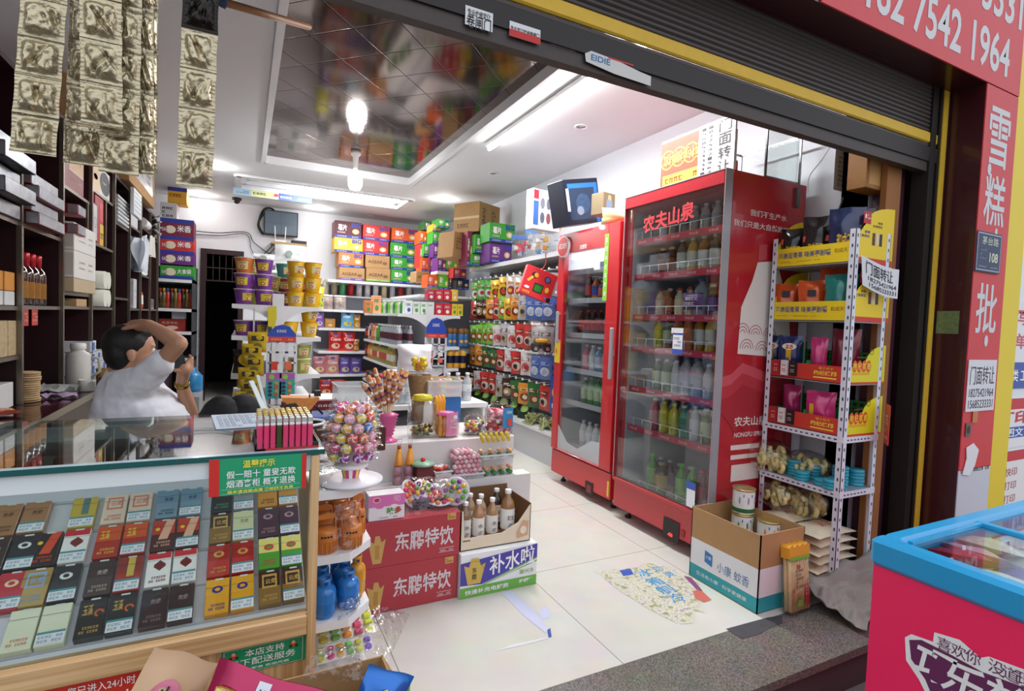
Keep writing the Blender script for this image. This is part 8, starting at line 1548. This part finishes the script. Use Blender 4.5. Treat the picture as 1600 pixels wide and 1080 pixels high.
 if kind != 'y':
  b = MB(); gm = M('1f7a3a', .4); b.box(x1 - .006, x1, y0 + .006, y1 - .006, .0, h * 1.8, gm)
  for k in range(12):
   for j_ in range(3): b.box(x1 - .0075, x1 - .006, y0 + .02 + k * .034, y0 + .04 + k * .034, h * .8 + j_ * .028, h * .8 + j_ * .028 + .018, M('0c2014'))
  b.box(x0 + .004, x1, -.003, .003, 0, h * 1.2, gm); b.build('green_basket', t)
 return t
tray8(1.66, .10, 'y', 'yellow printed display tray on the top shelf of the metal rack'); tray8(1.37, .10, 'y', 'yellow printed display tray on the second rack shelf')
tray8(1.06, .085, 'r', 'red-fronted tray with green baskets on the third rack shelf'); tray8(.80, .085, 'r', 'red-fronted tray with green baskets, lower of the two')
def s8(px, z, w_, h, c, lab, x=2.70, deco=None, y=None, sd=1, rz=-PI / 2 + .5): yq = max(1.665, at(px, 450, x=x).y); h *= 1.15; packet('snack_packet', lab, w_, h, .06, M(c, .25, .15, coat=.6, noise=.15, scale=25), (x, yq, z + .005), (.0, 0, rz), deco, seed=sd)
gt = M('e0b030', .35, .3)
def dk8(f): f.rect(.005, .12, .125, .15, M('c8382c'), .002); f.text('和成天下', .03, .06, .1, .11, gt, .002, .02)
s8(1236, 1.664, .13, .18, '1c1816', 'black snack pouch at the left of the top rack shelf', deco=dk8, sd=1); s8(1272, 1.664, .14, .22, '231a1a', 'black snack pouch with red band, middle of the top rack shelf', deco=dk8, sd=2)
s8(1318, 1.664, .16, .235, '1f2a52', 'navy snack pouch with gold lettering on the top rack shelf', x=2.69, deco=lambda f: f.text('和成天下', .04, .05, .13, .14, gt, .003, .02), sd=3); s8(1350, 1.664, .12, .24, '2a1c22', 'dark pouch with red panel behind the navy one', x=2.8, deco=lambda f: f.rect(.02, .12, .1, .17, RD8, .002), sd=4)
def og8(f): f.poly([(.02, .06), (.04, .09), (.1, .09), (.12, .06), (.1, .03), (.04, .03)], M('1a1616'), .002); f.text('口味王', .03, .045, .11, .075, WHITE, .003, .02); f.rect(.05, .12, .09, .155, M('1a1616'), .002)
s8(1230, 1.374, .14, .17, 'd8561c', 'orange snack pouch with black emblem, left on the second rack shelf', deco=og8, sd=5); s8(1270, 1.374, .14, .18, 'd8541a', 'orange snack pouch with black emblem, right one on the second rack shelf', deco=og8, sd=6)
s8(1300, 1.374, .12, .24, 'c84a18', 'tall orange pouch standing behind on the second rack shelf', x=2.78, sd=7); s8(1315, 1.374, .15, .2, '1f7a70', 'teal snack pouch on the second rack shelf', x=2.70, deco=lambda f: (f.rect(.1, .14, .145, .18, M('1a1a16'), .002), f.text('50', .105, .145, .14, .172, M('e8d840'), .003)), sd=8)
def nv8(f): f.rect(.045, .02, .07, .15, gt, .002); f.disc(.06, .16, .035, .018, M('e8d8c8'), .002); f.text('25', .04, .15, .08, .17, RD8, .003)
s8(1212, 1.064, .12, .19, '1a2450', 'navy and gold pouch with price disc at the left of the third rack shelf', deco=nv8, sd=9); s8(1240, 1.064, .12, .19, '1c2a60', 'navy and gold pouch with price disc, second on the third rack shelf', deco=nv8, sd=10)
s8(1286, 1.064, .08, .19, 'c0286a', 'narrow pink snack pouch on the third rack shelf', sd=11); s8(1328, 1.064, .13, .23, '7a1c30', 'dark red pouch at the back of the third rack shelf', x=2.8, sd=12)
s8(1248, .804, .09, .18, 'b02460', 'pink snack pouch standing left in the lower red tray', x=2.74, sd=13); s8(1294, .804, .14, .17, 'c82a70', 'large shiny pink pouch in the lower red tray', x=2.70, deco=lambda f: f.rect(.02, .02, .04, .13, gt, .002), sd=14)
# price board behind, banner card hanging
m = MB(); m.box(0, .003, 0, .09, 0, .2, RD8); f = m.face((0, 0, 0), (1, 0, 0), (0, 0, 1)); g = Face(m, (0, .09, 0), (0, -1, 0), (0, 0, 1)); g.text('口味王', .02, .1, .07, .15, WHITE, .002); g.scrawl(.01, .02, .08, .08, 3, M('f0c8a0'), .002, 2); a = at(1391, 690, y=1.56); tag(m.build('price_card', None, (2.862, 1.50, a.z), -.9), 'red card with white and yellow print at the right of the lower tray', 'card')
m = MB(); m.grid(lambda u, v: V((u * .2 + .02 * v * (1 - u), -.012 * math.sin(u * 4) - .05 * u * u, -v * .125 - .05 * u - .012 * math.sin(PI * u))), 12, 8, M('d6d8dc', .6))
def txq(f, s, a0, b0, a1, b1):
 n0 = len(m.v); f.text(s, a0, b0, a1, b1, M('222226'), 0, .008)
 for v in m.v[n0:]: u, vv = v.x / .2, -v.z / .125; v.x = u * .2 + .02 * vv * (1 - u); v.y = -.012 * math.sin(u * 4) - .05 * u * u - .0015; v.z = -vv * .125 - .05 * u - .012 * math.sin(PI * u)
f = Face(m, (0, 0, 0), (1, 0, 0), (0, 0, 1)); txq(f, '门面转让', .02, -.065, .17, -.012); txq(f, '18275421964', .03, -.09, .19, -.072); txq(f, '15685233331', .035, -.115, .19, -.097)
tag(m.build('notice', None, at(1346, 398, y=1.565), 0), 'curled white to-let notice taped to the metal rack', 'sign').scale = (1.18, 1.18, 1.15)
# mantou bags, coils, noodles on the low shelves
def bunbag(px, py, y, w_, h, d, lb, seed, x=None, z=None):
 a = at(px, py, x=x or 2.72); z_ = z; t = empty('bun_bag', (x or 2.72, a.y, z_), 0, lb, 'snack bag'); m = MB(); rr = random.Random(seed)
 for i in range(34):
  u, v, q = rr.uniform(-1, 1), rr.uniform(-1, 1), rr.uniform(0, 1)
  if u * u + v * v > 1: continue
  c = V((u * d * .38, v * w_ * .4, .022 + q * (h - .05) * (1 - .5 * (u * u + v * v)))); r0 = .03; a0 = rr.uniform(0, 6); m.tube([c + V((r0 * math.cos(a0 + k) * .5, r0 * math.cos(a0 + k), r0 * math.sin(a0 + k))) for k in range(5)], .0125, M('e2d48e', .6), 6)
 tag(m.build('ring_buns', t), None, None, None, 'stuff'); b = MB(); b.ball((0, 0, h * .5), 1, FILM, 16, 10, (d * .5, w_ * .55, h * .55)); b.build('clear_bag', t)
bunbag(1200, 720, 0, .22, .17, .24, 'big clear bag of pale yellow ring buns at the left of the rack shelf', 1, 2.66, .526); bunbag(1262, 712, 0, .24, .13, .2, 'second bag of ring buns behind the blue tins', 2, 2.78, .526)
bunbag(1222, 785, 0, .22, .17, .24, 'clear bag of ring buns below, next to the white tins', 3, 2.70, .315); bunbag(1262, 790, 0, .2, .15, .22, 'bag of brownish buns on the low rack shelf', 4, 2.78, .315)
def tin(): 
 m = MB(); m.lathe([(.036, 0), (.038, .002), (.038, .013), (.036, .016), (.001, .0165)], M('2a9ab0', .35, coat=.3), n=20); return [('tin', m)]
STK = [(1253, 2.66, 3), (1240, 2.72, 5), (1285, 2.68, 2), (1272, 2.76, 4), (1301, 2.655, 3), (1317, 2.70, 3), (1313, 2.77, 6), (1340, 2.80, 5)]
for s_, (px, x, n_) in enumerate(STK):
 for k in range(n_):
  if s_ == 7: p_ = V((2.86, 1.64, .5255)); 
  else: p_ = V((x, max(1.64, at(px, 740, x=x).y), .5255))
  put(proto('tin', tin), 'round_tin', 'flat blue-green round tin, %s up in the %s stack from the left on the rack' % (ORD[k], ORD[s_]), 'tin', (p_.x + .002 * (k % 2), p_.y, p_.z + k * .0168), group='blue-green round tins')
LR = Matrix(((0, 0, 1), (-1, 0, 0), (0, -1, 0))).to_euler()
for i in range(14): packet('noodle_pack', 'cellophane pack of pale noodle sticks, %s layer of the pile, %s' % (ORD[i // 2], ('near', 'far')[i % 2]), .19, .3, .055, M('e2d6ba', .4, noise=.2, scale=60, coat=.4), (2.535 + .015 * (i // 2 % 2), 1.70 + .2 * (i % 2), .032 + (i // 2) * .044), tuple(LR), lambda f: (f.rect(.01, .02, .035, .28, M('c83a38'), .001), f.scrawl(.05, .1, .16, .2, 5, M('c05048'), .001, 2)), cat='noodles', group='pile of noodle packs', seed=i, key=('nd', i % 2))
# ---- mosquito coil carton, tins and noodle pack in front
cx0 = 2.1; bx = (2.13, 2.44, 1.62, 2.04); t = empty('open_carton', (2.285, 1.83, 0), 0, 'open white and teal carton with brown flaps, tins inside, by the tall cooler', 'carton'); L = (2.285, 1.83, 0)
TE = M('2aa0a8', .5); b = MB(); h0, h1 = .21, .37
for (x0, x1, y0, y1) in ((bx[0], bx[0] + .005, bx[2], bx[3]), (bx[1] - .005, bx[1], bx[2], bx[3]), (bx[0], bx[1], bx[2], bx[2] + .005), (bx[0], bx[1], bx[3] - .005, bx[3])): b.box(x0, x1, y0, y1, .002, .075, TE); b.box(x0, x1, y0, y1, .075, h0, M('e2e4e6', .55))
b.box(bx[0], bx[1], bx[2], bx[3], 0, .004, KRAFT); f = b.face((bx[0], bx[3], 0), (0, -1, 0), (0, 0, 1)); W_ = bx[3] - bx[2]
f.poly([(.1, .115), (.15, .105), (.15, .165), (.1, .175)], M('2a7ab8'), .001); f.text('小康', .107, .135, .143, .155, WHITE, .002, 0); f.text('小康 蚊香', .18, .1, .37, .15, M('4a7aa8'), .001, 0); f.text('生活有小康 · 科学更健康', .05, .03, .36, .05, WHITE, .001, 0); wb(b, 'body', t, L)
b = MB(); 
for (x0, x1, y0, y1) in ((bx[0], bx[0] + .005, bx[2], bx[3]), (bx[1] - .005, bx[1], bx[2], bx[3]), (bx[0], bx[1], bx[2], bx[2] + .005), (bx[0], bx[1], bx[3] - .005, bx[3])): b.box(x0, x1, y0, y1, h0, h1, KRAFT)
wb(b, 'raised_flaps', t, L)
def wtin(c1):
 b = MB(); b.lathe([(.055, 0), (.055, .125)], M('e4e6e4', .35), n=24, caps=False); b.lathe([(.0553, .01), (.0553, .032)], M('2a6a3a', .4), n=24, caps=False)
 for q in (-1.2, -2.0, -2.8): b.ball((.054 * math.cos(q), .054 * math.sin(q), .075), .02, M(c1, .4), 8, 6, (.25, .25, 1)); b.ball((.054 * math.cos(q + .35), .054 * math.sin(q + .35), .1), .012, M('3a6aa8', .4), 8, 6, (.25, .25, .8))
 k_ = MB(); k_.lathe([(.056, -.001), (.057, .003), (.055, .006)], M('b8a468', .3, .8), n=24, caps=False); l = MB(); l.lathe([(.055, .12), (.058, .124), (.058, .131), (.054, .132), (.052, .127), (.03, .128), (.001, .127)], M('c8b47a', .3, .8), n=24); return [('tin', b), ('base_rim', k_), ('lid', l)]
zt1 = at(1163, 762, y=1.93).z - .131; xt1 = at(1163, 762, y=1.93).x; zt2 = at(1200, 812, y=1.80).z - .131; xt2 = at(1202, 812, y=1.8).x
for (x, y, z, c, lb) in ((xt1, 1.93, zt1 - .267, '4a5a3a', 'white food tin with gold lid under the upper one in the coil carton'), (xt2, 1.80, zt2, 'd8702a', 'white food tin with orange print, front one in the coil carton'), (xt1, 1.93, zt1 - .1335, '5a7a4a', 'white food tin with green band, middle of the stack in the coil carton'), (xt1, 1.93, zt1, '8a9aa8', 'topmost white food tin with gold lid in the coil carton'), (xt2, 1.80, zt2 - .134, '4a5a3a', 'white food tin under the orange one in the coil carton')):
 put(proto(('wt', c), lambda c=c: wtin(c)), 'food_tin', lb, 'tin', (x, y, z), group='white food tins')
box_thing('tin_riser', 'brown cardboard filler under the food tins inside the coil carton', 'cardboard', 2.14, 2.43, 1.63, 2.03, .0045, max(.01, min(zt1 - .267, zt2 - .134) - .001), KRAFT)
def bam(): 
 m = MB()
 for i in range(8): m.cyl((-.065 + i * .0186, -.012, .01), (-.065 + i * .0186, -.012, .26), .0095, M('dcc088', .5), 8); m.cyl((-.065 + i * .0186, .008, .01), (-.065 + i * .0186, .008, .26), .0095, M('d8bc84', .5), 8)
 return m
p_ = at(1240, 975, z=0); t = empty('noodle_pack', (2.335, 1.565, .003), 0, 'upright pack of bamboo-like noodle sticks leaning against the coil carton', 'noodles'); t.rotation_euler = (-.12, .04, .05); bam().build('sticks', t)
b = MB(); b.prism([(-.08, .25), (.075, .25)] + [(.08 - .02 * i, .3 + (.012 if i % 2 else 0)) for i in range(9)], -.024, .02, M('e0a030', .3), 'y'); f = b.face((-.08, -.024, .24), (1, 0, 0), (0, 0, 1)); f.poly([(0, .0)] + [(.0 + .01 * i, .022 if i % 2 else .012) for i in range(16)] + [(.155, 0)], M('7ab83a'), .001); b.build('paper_header', t)
b = MB(); f = b.face((-.075, -.0235, 0), (1, 0, 0), (0, 0, 1)); f.rect(.105, .03, .14, .125, M('c8302a')); f.scrawl(.11, .07, .135, .12, 1, WHITE, .001, 3); f.disc(.122, .045, .012, .014, M('d8c8c0'), .001); f.scrawl(.04, .11, .1, .2, 3, M('8a6a3a'), .001, 5); f.rect(.04, .03, .085, .06, M('8ab84a')); f.rect(.05, .2, .075, .22, M('c84a3a')); b.build('label', t); b = MB(); b.box(-.077, .078, -.026, .022, .0, .245, FILM); b.build('clear_wrap', t)
# grey cloth over the rack foot
rr = random.Random(3); m = MB(); ph = [rr.uniform(0, 6) for _ in range(8)]
def cl(u, v):
 x = 2.42 + u * .72; y = 1.66 - v * .36 + .05 * math.sin(u * 7); ridge = .17 * math.exp(-((v - .25) / .3) ** 2) * (.45 + .55 * u)
 z = .012 + ridge * (1 - .3 * math.sin(u * 5 + ph[0])) + .02 * abs(math.sin(u * 16 + v * 7 + ph[1])) + .014 * abs(math.sin(u * 9 - v * 17 + ph[2])) + .008 * math.sin(v * 31 + u * 12)
 return V((x - 2.75, y - 1.5, max(.004, z)))
m.grid(cl, 60, 40, M('8c8780', .75, noise=.12, scale=8)); m.grid(lambda u, v: cl(1 - u, v) - V((0, 0, .003)), 20, 14, M('8c8780', .75)); tag(m.build('grey_tarpaulin', None, (2.75, 1.5, 0)), 'crumpled grey cloth sheet heaped at the foot of the rack', 'cloth')
# wood boards and paper behind the rack
wd = M('a8743a', .6, noise=.25, scale=18)
m = MB(); m.box(2.935, 3.06, 1.625, 1.655, .0, 2.2, M('9a6434', .6, noise=.3, scale=5)); tag(m.build('wooden_board', None), 'tall brown wooden board standing between rack and shutter rail', 'board')
a, c = at(1353, 292, y=1.66), at(1412, 248, y=1.66); box_thing('wooden_box', 'small pale wooden box fixed above the rack by the shutter rail', 'box', a.x, c.x, 1.66, 1.76, a.z, c.z, wd, lambda m, w_, d, h: (m.front(w_, d).rect(.02, .02, w_ * .45, h - .02, M('c8985a', .6)), m.front(w_, d).rect(w_ * .52, .02, w_ * .92, h - .02, M('cda266', .6))))
a, c = at(1302, 296, y=1.9), at(1353, 232, y=1.9); m = MB(); m.box(0, c.x - a.x, 0, .004, 0, c.z - a.z, M('d4dae4', .6)); f = m.face((0, 0, 0), (1, 0, 0), (0, 0, 1)); f.scrawl(.03, .02, (c.x - a.x) - .02, c.z - a.z - .03, 7, M('7a8090'), .001, 9); tag(m.build('paper_notice', None, (a.x, 1.9, a.z)), 'white printed sheet on the wall above the rack', 'paper')
wire('cable', 'black cables looping down the wall above the rack', [(1328, 292, 1.88), (1322, 315, 1.88), (1340, 322, 1.86), (1352, 305, 1.86), (1350, 292, 1.88), (1326, 296, 1.88), (1310, 330, 1.9), (1298, 350, 1.9)], .006, '1a1a1c'); wire('cable', 'thin white wire on the wall behind the rack', [(1300, 225, 1.95), (1284, 250, 1.95), (1265, 275, 1.97), (1262, 300, 1.97)], .0025, 'c8c8c8')
# floor sticker and marks
m = MB(); mt, n, b_ = nodes_mat('worn_sticker'); t_ = n.nodes.new('ShaderNodeTexCoord'); nz = n.nodes.new('ShaderNodeTexNoise'); nz.inputs['Scale'].default_value = 26; nz.inputs['Detail'].default_value = 8; cr = n.nodes.new('ShaderNodeValToRGB'); e_ = cr.color_ramp.elements
for q, c in ((.36, '9aa488'), (.44, 'c8c49a'), (.47, 'e0ddcc'), (.52, 'b8bcae'), (.57, 'e4e0d0'), (.64, 'a89aa0')): z_ = e_.new(q); z_.color = lin(c)
n.links.new(t_.outputs['Object'], nz.inputs[0]); n.links.new(nz.outputs['Fac'], cr.inputs[0]); n.links.new(cr.outputs[0], b_.inputs['Base Color']); b_.inputs['Roughness'].default_value = .3
F0 = Face(m, (0, 0, 0), (1, 0, 0), (0, 1, 0)); Pz = lambda pts: [F0.px(*q) for q in pts]
F0.poly(Pz([(931, 893), (962, 890), (990, 888), (1010, 880), (1022, 879), (1060, 893), (1085, 905), (1112, 938), (1092, 942), (1102, 958), (1085, 955), (1084, 974), (1060, 976), (1010, 950), (965, 922)]), mt, .0012)
F0.poly(Pz([(1068, 900), (1080, 903), (1098, 924), (1088, 922)]), M('8a4a7a', .4), .0018); F0.poly(Pz([(1082, 924), (1094, 922), (1112, 938), (1100, 942), (1086, 936)]), M('c86a5a', .4), .0018); F0.poly(Pz([(968, 892), (985, 889), (990, 898), (974, 901)]), M('3a5ab0', .4), .0018)
q1, q2 = F0.px(996, 930), F0.px(1060, 890); bl = M('3a9ad0', .4); 
for i, s_ in enumerate('冰箱制冷'): c = F0.px(1006 + i * 17, 896 + i * 13); F0.text(s_, c[0] - .045, c[1] - .04, c[0] + .045, c[1] + .04, bl, .002, .01)
for i, s_ in enumerate('劲爽'): c = F0.px(1026 + i * 20, 889 + i * 9); F0.text(s_, c[0] - .03, c[1] - .03, c[0] + .03, c[1] + .03, bl, .002, .0)
tag(m.build('floor_sticker'), 'worn torn advertising sticker on the floor tiles before the tall cooler', 'sticker')
m = MB(); F0 = Face(m, (0, 0, 0), (1, 0, 0), (0, 1, 0)); pv = M('c8cce4', .35)
F0.poly(Pz([(783, 925), (800, 924), (838, 957), (856, 985), (852, 990), (838, 978), (815, 960)]), pv, .0012); F0.poly(Pz([(842, 958), (850, 946), (862, 958), (858, 966), (845, 969)]), pv, .0012); F0.poly(Pz([(775, 1018), (800, 1008), (856, 996), (858, 998), (812, 1010)]), M('dcdce0', .4), .0012); F0.poly(Pz([(855, 985), (860, 982), (862, 996), (857, 997)]), M('2a4aa0', .4), .0016)
tag(m.build('tape_scraps'), 'pale torn tape remains stuck on the floor tiles near the drinks cases', 'tape')
# ============================================================ chest freezer at the right
fx0, fx1, fy0, fy1, fz = 1.555, 3.1, .22, .845, .75; L = (2.3, .53, -.18)
t = empty('chest_freezer', L, 0, 'magenta ice cream chest freezer with bright blue rim and sliding glass lids', 'freezer'); MG = M('fb2862', .35, coat=.25); BLU = M('1a9ad0', .35, coat=.3)
b = MB(); e = .05
for q in ((fx0 + .01, fx0 + e, fy0, fy1 - .01), (fx1 - e, fx1, fy0, fy1 - .01), (fx0 + e, fx1 - e, fy1 - e, fy1 - .01), (fx0 + e, fx1 - e, fy0, fy0 + e)): b.box(*q, -.13, .672, MG)
b.box(fx0 + .03, fx1, fy0, fy1 - .03, -.179, -.13, BLACK); b.box(fx0 + e, fx1 - e, fy0 + e, fy1 - e, .1, .12, WHITE)
for q in ((fx0 + e, fx0 + e + .004, fy0 + e, fy1 - e), (fx0 + e, fx1 - e, fy1 - e - .004, fy1 - e), (fx0 + e, fx1 - e, fy0 + e, fy0 + e + .004)): b.box(*q, .12, .67, WHITE)
wb(b, 'cabinet', t, L)
b = MB(); w_ = .055
for q in ((fx0, fx0 + w_, fy0, fy1), (fx1 - w_, fx1, fy0, fy1), (fx0 + w_, fx1 - w_, fy1 - w_, fy1), (fx0 + w_, fx1 - w_, fy0, fy0 + w_)): b.box(*q, .672, .75, BLU, bev=.012)
b.box(2.0, 2.02, fy0 + w_, fy1 - w_, .735, .752, BLU, bev=.003); b.box(fx0 + w_ + .01, fx1 - w_, fy1 - w_ - .02, fy1 - w_ - .008, .735, .75, BLU); wb(b, 'rim', t, L)
b = MB(); b.box(fx0 + w_, 2.0, fy0 + w_, fy1 - w_ - .02, .737, .741, glass('f6fcfd', -.12, .03, 'freezer_glass')); wb(b, 'glass_lid', t, L); b = MB(); b.box(2.02, fx1 - w_, fy0 + w_, fy1 - w_ - .02, .742, .746, glass('f6fcfd', -.12, .03, 'freezer_glass')); wb(b, 'glass_lid', t, L)
b = MB(); f = Face(b, (fx0 + .0098, fy1, 0), (0, -1, 0), (0, 0, 1)); PX = lambda pts: [f.px(*p) for p in pts]; PU = M('6a2a58', .4); a = f.px(1420, 985); H = .19
f.poly(PX([(1414, 996), (1424, 991), (1458, 1003), (1460, 988), (1500, 1000), (1532, 1028), (1545, 1026), (1600, 1046), (1600, 1110), (1450, 1090), (1436, 1062), (1416, 1032)]), WHITE, .0006)
f.poly(PX([(1421, 1000), (1440, 1000), (1484, 1022), (1535, 1050), (1600, 1074), (1600, 1108), (1456, 1086), (1446, 1062), (1424, 1030)]), PU, .001)
for i, (s_, px, py) in enumerate((('巧', 1422, 1052), ('乐', 1468, 1076), ('兹', 1530, 1106))): q = f.px(px, py); f.text(s_, q[0], q[1], q[0] + .085 - .004 * i, q[1] + .092, WHITE, .0015, .02, .15)
for i, s_ in enumerate('喜欢你没道理'): q = f.px(1464 + i * 22 + (14 if i > 2 else 0), 1012 + i * 10 + (6 if i > 2 else 0)); f.text(s_, q[0], q[1], q[0] + .03, q[1] + .032, PU, .0016, .0)
wb(b, 'front_lettering', t, L)
rr = random.Random(9)
for i in range(9):
 b = MB(); y = fy1 - .11; x = 1.66 + i * .05
 if i % 3 == 0: b.tube([(x, y, .725), (x, y, .6), (x + .06, y, .6), (x + .06, y, .7), (x + .12, y, .7), (x + .12, y, .6), (x + .18, y, .6)], .004, WHITE, 6); wb(b, 'basket_wire', t, L)
ICE = [('c82a4a', 'red'), ('d8a030', 'orange'), ('e8a8b8', 'pink'), ('5aa860', 'green'), ('e0d8c8', 'cream'), ('7a5aa8', 'purple'), ('e0d060', 'yellow')]
for i in range(26):
 c, nm = ICE[rr.randrange(7)]; x = fx0 + .12 + (i % 7) * .085 + rr.uniform(-.02, .02); y = fy0 + .12 + (i // 7) * .13; z = .672 + .008 * (i % 5)
 put(proto(('ice', c), lambda c=c: (lambda m: (m.pouch(.08, .17, .035, M(c, .3, .1, coat=.4, noise=.5, scale=50), seed=3, nu=8, nv=8), [('wrapper', m)])[1])(MB())), 'ice_cream', '%s wrapped ice cream in the chest freezer, %s row from its far end, %s across' % (nm, ORD[3 - i // 7], ORD[i % 7]), 'ice cream', (x, y + .08, z), rot=(PI / 2 + rr.uniform(-.2, .2), rr.uniform(-.5, .5), 0), group='ice creams in the freezer')
m = MB(); m.box(fx0 + e + .01, 2.3, fy0 + e + .01, fy1 - e - .06, .121, .65, M('d8d8dc', .6, noise=.4, scale=20)); L2 = V((1.9, .5, .121)); m.v = [v - L2 for v in m.v]; tag(m.build('ice_cream_boxes', None, L2), 'frosted white boxes filling the lower half of the chest freezer', 'box')
# ============================================================ signs on the pillar and the neighbour's front
RB = M('cf3a40', .5, noise=.06, scale=7); t = empty('banner', (3.5, 1.399, 0), 0, 'red vertical shop banner with worn white lettering on the right pillar', 'banner'); L = (3.5, 1.399, 0); WB = M('cfd0d2', .55)
b = MB(); b.box(3.322, 3.655, 1.394, 1.399, .62, 2.595, RB); b.box(3.322, 3.655, 1.3945, 1.399, .2, .62, M('c8ccd4', .6)); b.box(2.0, 3.655, 1.392, 1.399, 2.6, 3.3, RB)
f = b.face((0, 1.394, 0), (1, 0, 0), (0, 0, 1)); g = b.face((0, 1.392, 0), (1, 0, 0), (0, 0, 1))
for s_, z0, z1 in (('雪', 2.2, 2.5), ('糕', 1.9, 2.16), ('批', 1.34, 1.6)): f.text(s_, 3.37, z0, 3.59, z1, WB, .001, .012)
for (x, z, r) in ((3.36, 1.02, .02), (3.42, .98, .012), (3.47, 1.0, .01), (3.4, 2.18, .02), (3.52, 1.87, .015), (3.5, 1.3, .02)): f.disc(x, z, r, r * 1.6, WB, .0012, 7)
def num(s_, x0, x1, z0, z1): g.text(s_, x0, z0, x1, z1, WB, .001, .02)
num('182 7542 1964', 2.28, 3.52, 2.66, 2.86); num('156 8523 3331', 2.28, 3.62, 2.93, 3.13)
f.scrawl(3.34, .6, 3.64, .63, 14, M('6a6a70'), .001); wb(b, 'banner_cloth', t, L)
p9s = lambda nm, lb, x0, x1, z0, z1, y, c, fn, cat='sign': (lambda m: (m.box(x0, x1, y - .003, y, z0, z1, M(c, .5)), fn(Face(m, (x0, y - .003, z0), (1, 0, 0), (0, 0, 1)), x1 - x0, z1 - z0), tag(wb(m, nm, None, ((x0 + x1) / 2, y, z0)), lb, cat)))(MB())
def adr(f, w_, h): f.rect(.008, .008, w_ - .008, h - .008, M('c8d0dc')); f.rect(.012, .012, w_ - .012, h - .012, M('24385a'), .0014); f.text('茅台路', .05, h * .68, w_ - .04, h * .88, M('d8dcc0'), .002, 0); f.text('108', w_ * .52, h * .26, w_ * .86, h * .5, M('d8dcc0'), .002); f.scrawl(.03, .02, w_ - .03, .035, 10, M('9aa8b8'), .002); f.scrawl(.04, h * .3, w_ * .4, h * .6, 3, M('7a8aa0'), .002, 3)
p9s('address_plate', 'dark blue enamel street address plate with number on the right pillar', 3.31, 3.57, 1.655, 1.86, 1.388, '24385a', adr)
def tolet(f, w_, h): 
 f.text('门面转让', .02, h * .52, w_ - .02, h * .88, M('303038'), .001, .0); f.text('18275421964', .02, h * .28, w_ - .02, h * .44, M('303038'), .001, 0); f.text('15685233331', .02, h * .06, w_ - .02, h * .22, M('303038'), .001, 0)
p9s('notice', 'white to-let notice with torn lower edge pasted on the right pillar', 3.33, 3.625, .93, 1.2, 1.391, 'd8dadf', tolet)
m = MB(); m.prism([(3.35, .60), (3.42, .59), (3.47, .64), (3.5, .72), (3.44, .76), (3.37, .74), (3.38, .68)], 1.388, 1.391, M('e0e0e2', .7), 'y'); tag(wb(m, 'paper_scrap', None, (3.4, 1.39, .6)), 'torn white paper scrap low on the red pillar banner', 'paper')
p9s('paper_scrap', 'small dark torn sticker on the pillar banner below the to-let notice', 3.35, 3.4, .80, .87, 1.391, '6a5a50', lambda f, w_, h: f.disc(w_ / 2, h / 2, .015, .02, M('2a2420'))); p9s('paper_scrap', 'brownish torn sticker just under the to-let notice', 3.41, 3.46, .87, .93, 1.391, 'c07a4a', lambda f, w_, h: None)
m = MB(); m.box(3.316, 3.3195, 1.44, 1.54, 1.33, 1.45, M('6a7a4a', .5, noise=.7, scale=50)); tag(wb(m, 'sticker', None, (3.32, 1.49, 1.33)), 'small green sticker on the dark red inner face of the pillar', 'sticker')
def ad1(f, w_, h): f.text('代写标书', .04, h * .72, w_, h * .9, M('c85a6a'), .001); f.text('急单加急', .04, h * .45, w_, h * .63, M('c85a6a'), .001); f.rect(0, 0, w_, h * .3, M('3a58a8')); f.text('采购类 工程预算', .03, h * .08, w_ * .9, h * .22, WHITE, .002)
p9s('window_poster', 'white and blue service poster on the shop window beyond the yellow pillar', 3.90, 4.6, 1.02, 1.55, 1.498, 'e6e8ec', ad1)
def ad2(f, w_, h): f.rect(0, .78 * h, w_, h, M('c8303a')); f.text('打印', .05, .48 * h, w_ * .6, .75 * h, M('c8303a'), .001, .03); f.rect(0, .2 * h, w_, .42 * h, M('2a58b0')); f.text('谊图文', .06, .22 * h, w_ * .5, .4 * h, WHITE, .002)
p9s('window_poster', 'poster with large red print and blue band on the neighbouring window', 3.90, 4.7, .66, .96, 1.498, 'e8e8ea', ad2)
def ad3(f, w_, h): f.rect(0, .88 * h, w_, h, M('c8303a')); [f.text(s_, .05, (.7 - .16 * i) * h, w_ * .45, (.8 - .16 * i) * h, M('a83a48'), .001, .0) for i, s_ in enumerate(('数码快印', '彩色打印', '标书打印', '彩色扫描', '工程蓝图'))]
p9s('window_poster', 'white list poster with red lines of print low on the neighbouring window', 3.90, 4.7, .12, .64, 1.498, 'e8e6e4', ad3)
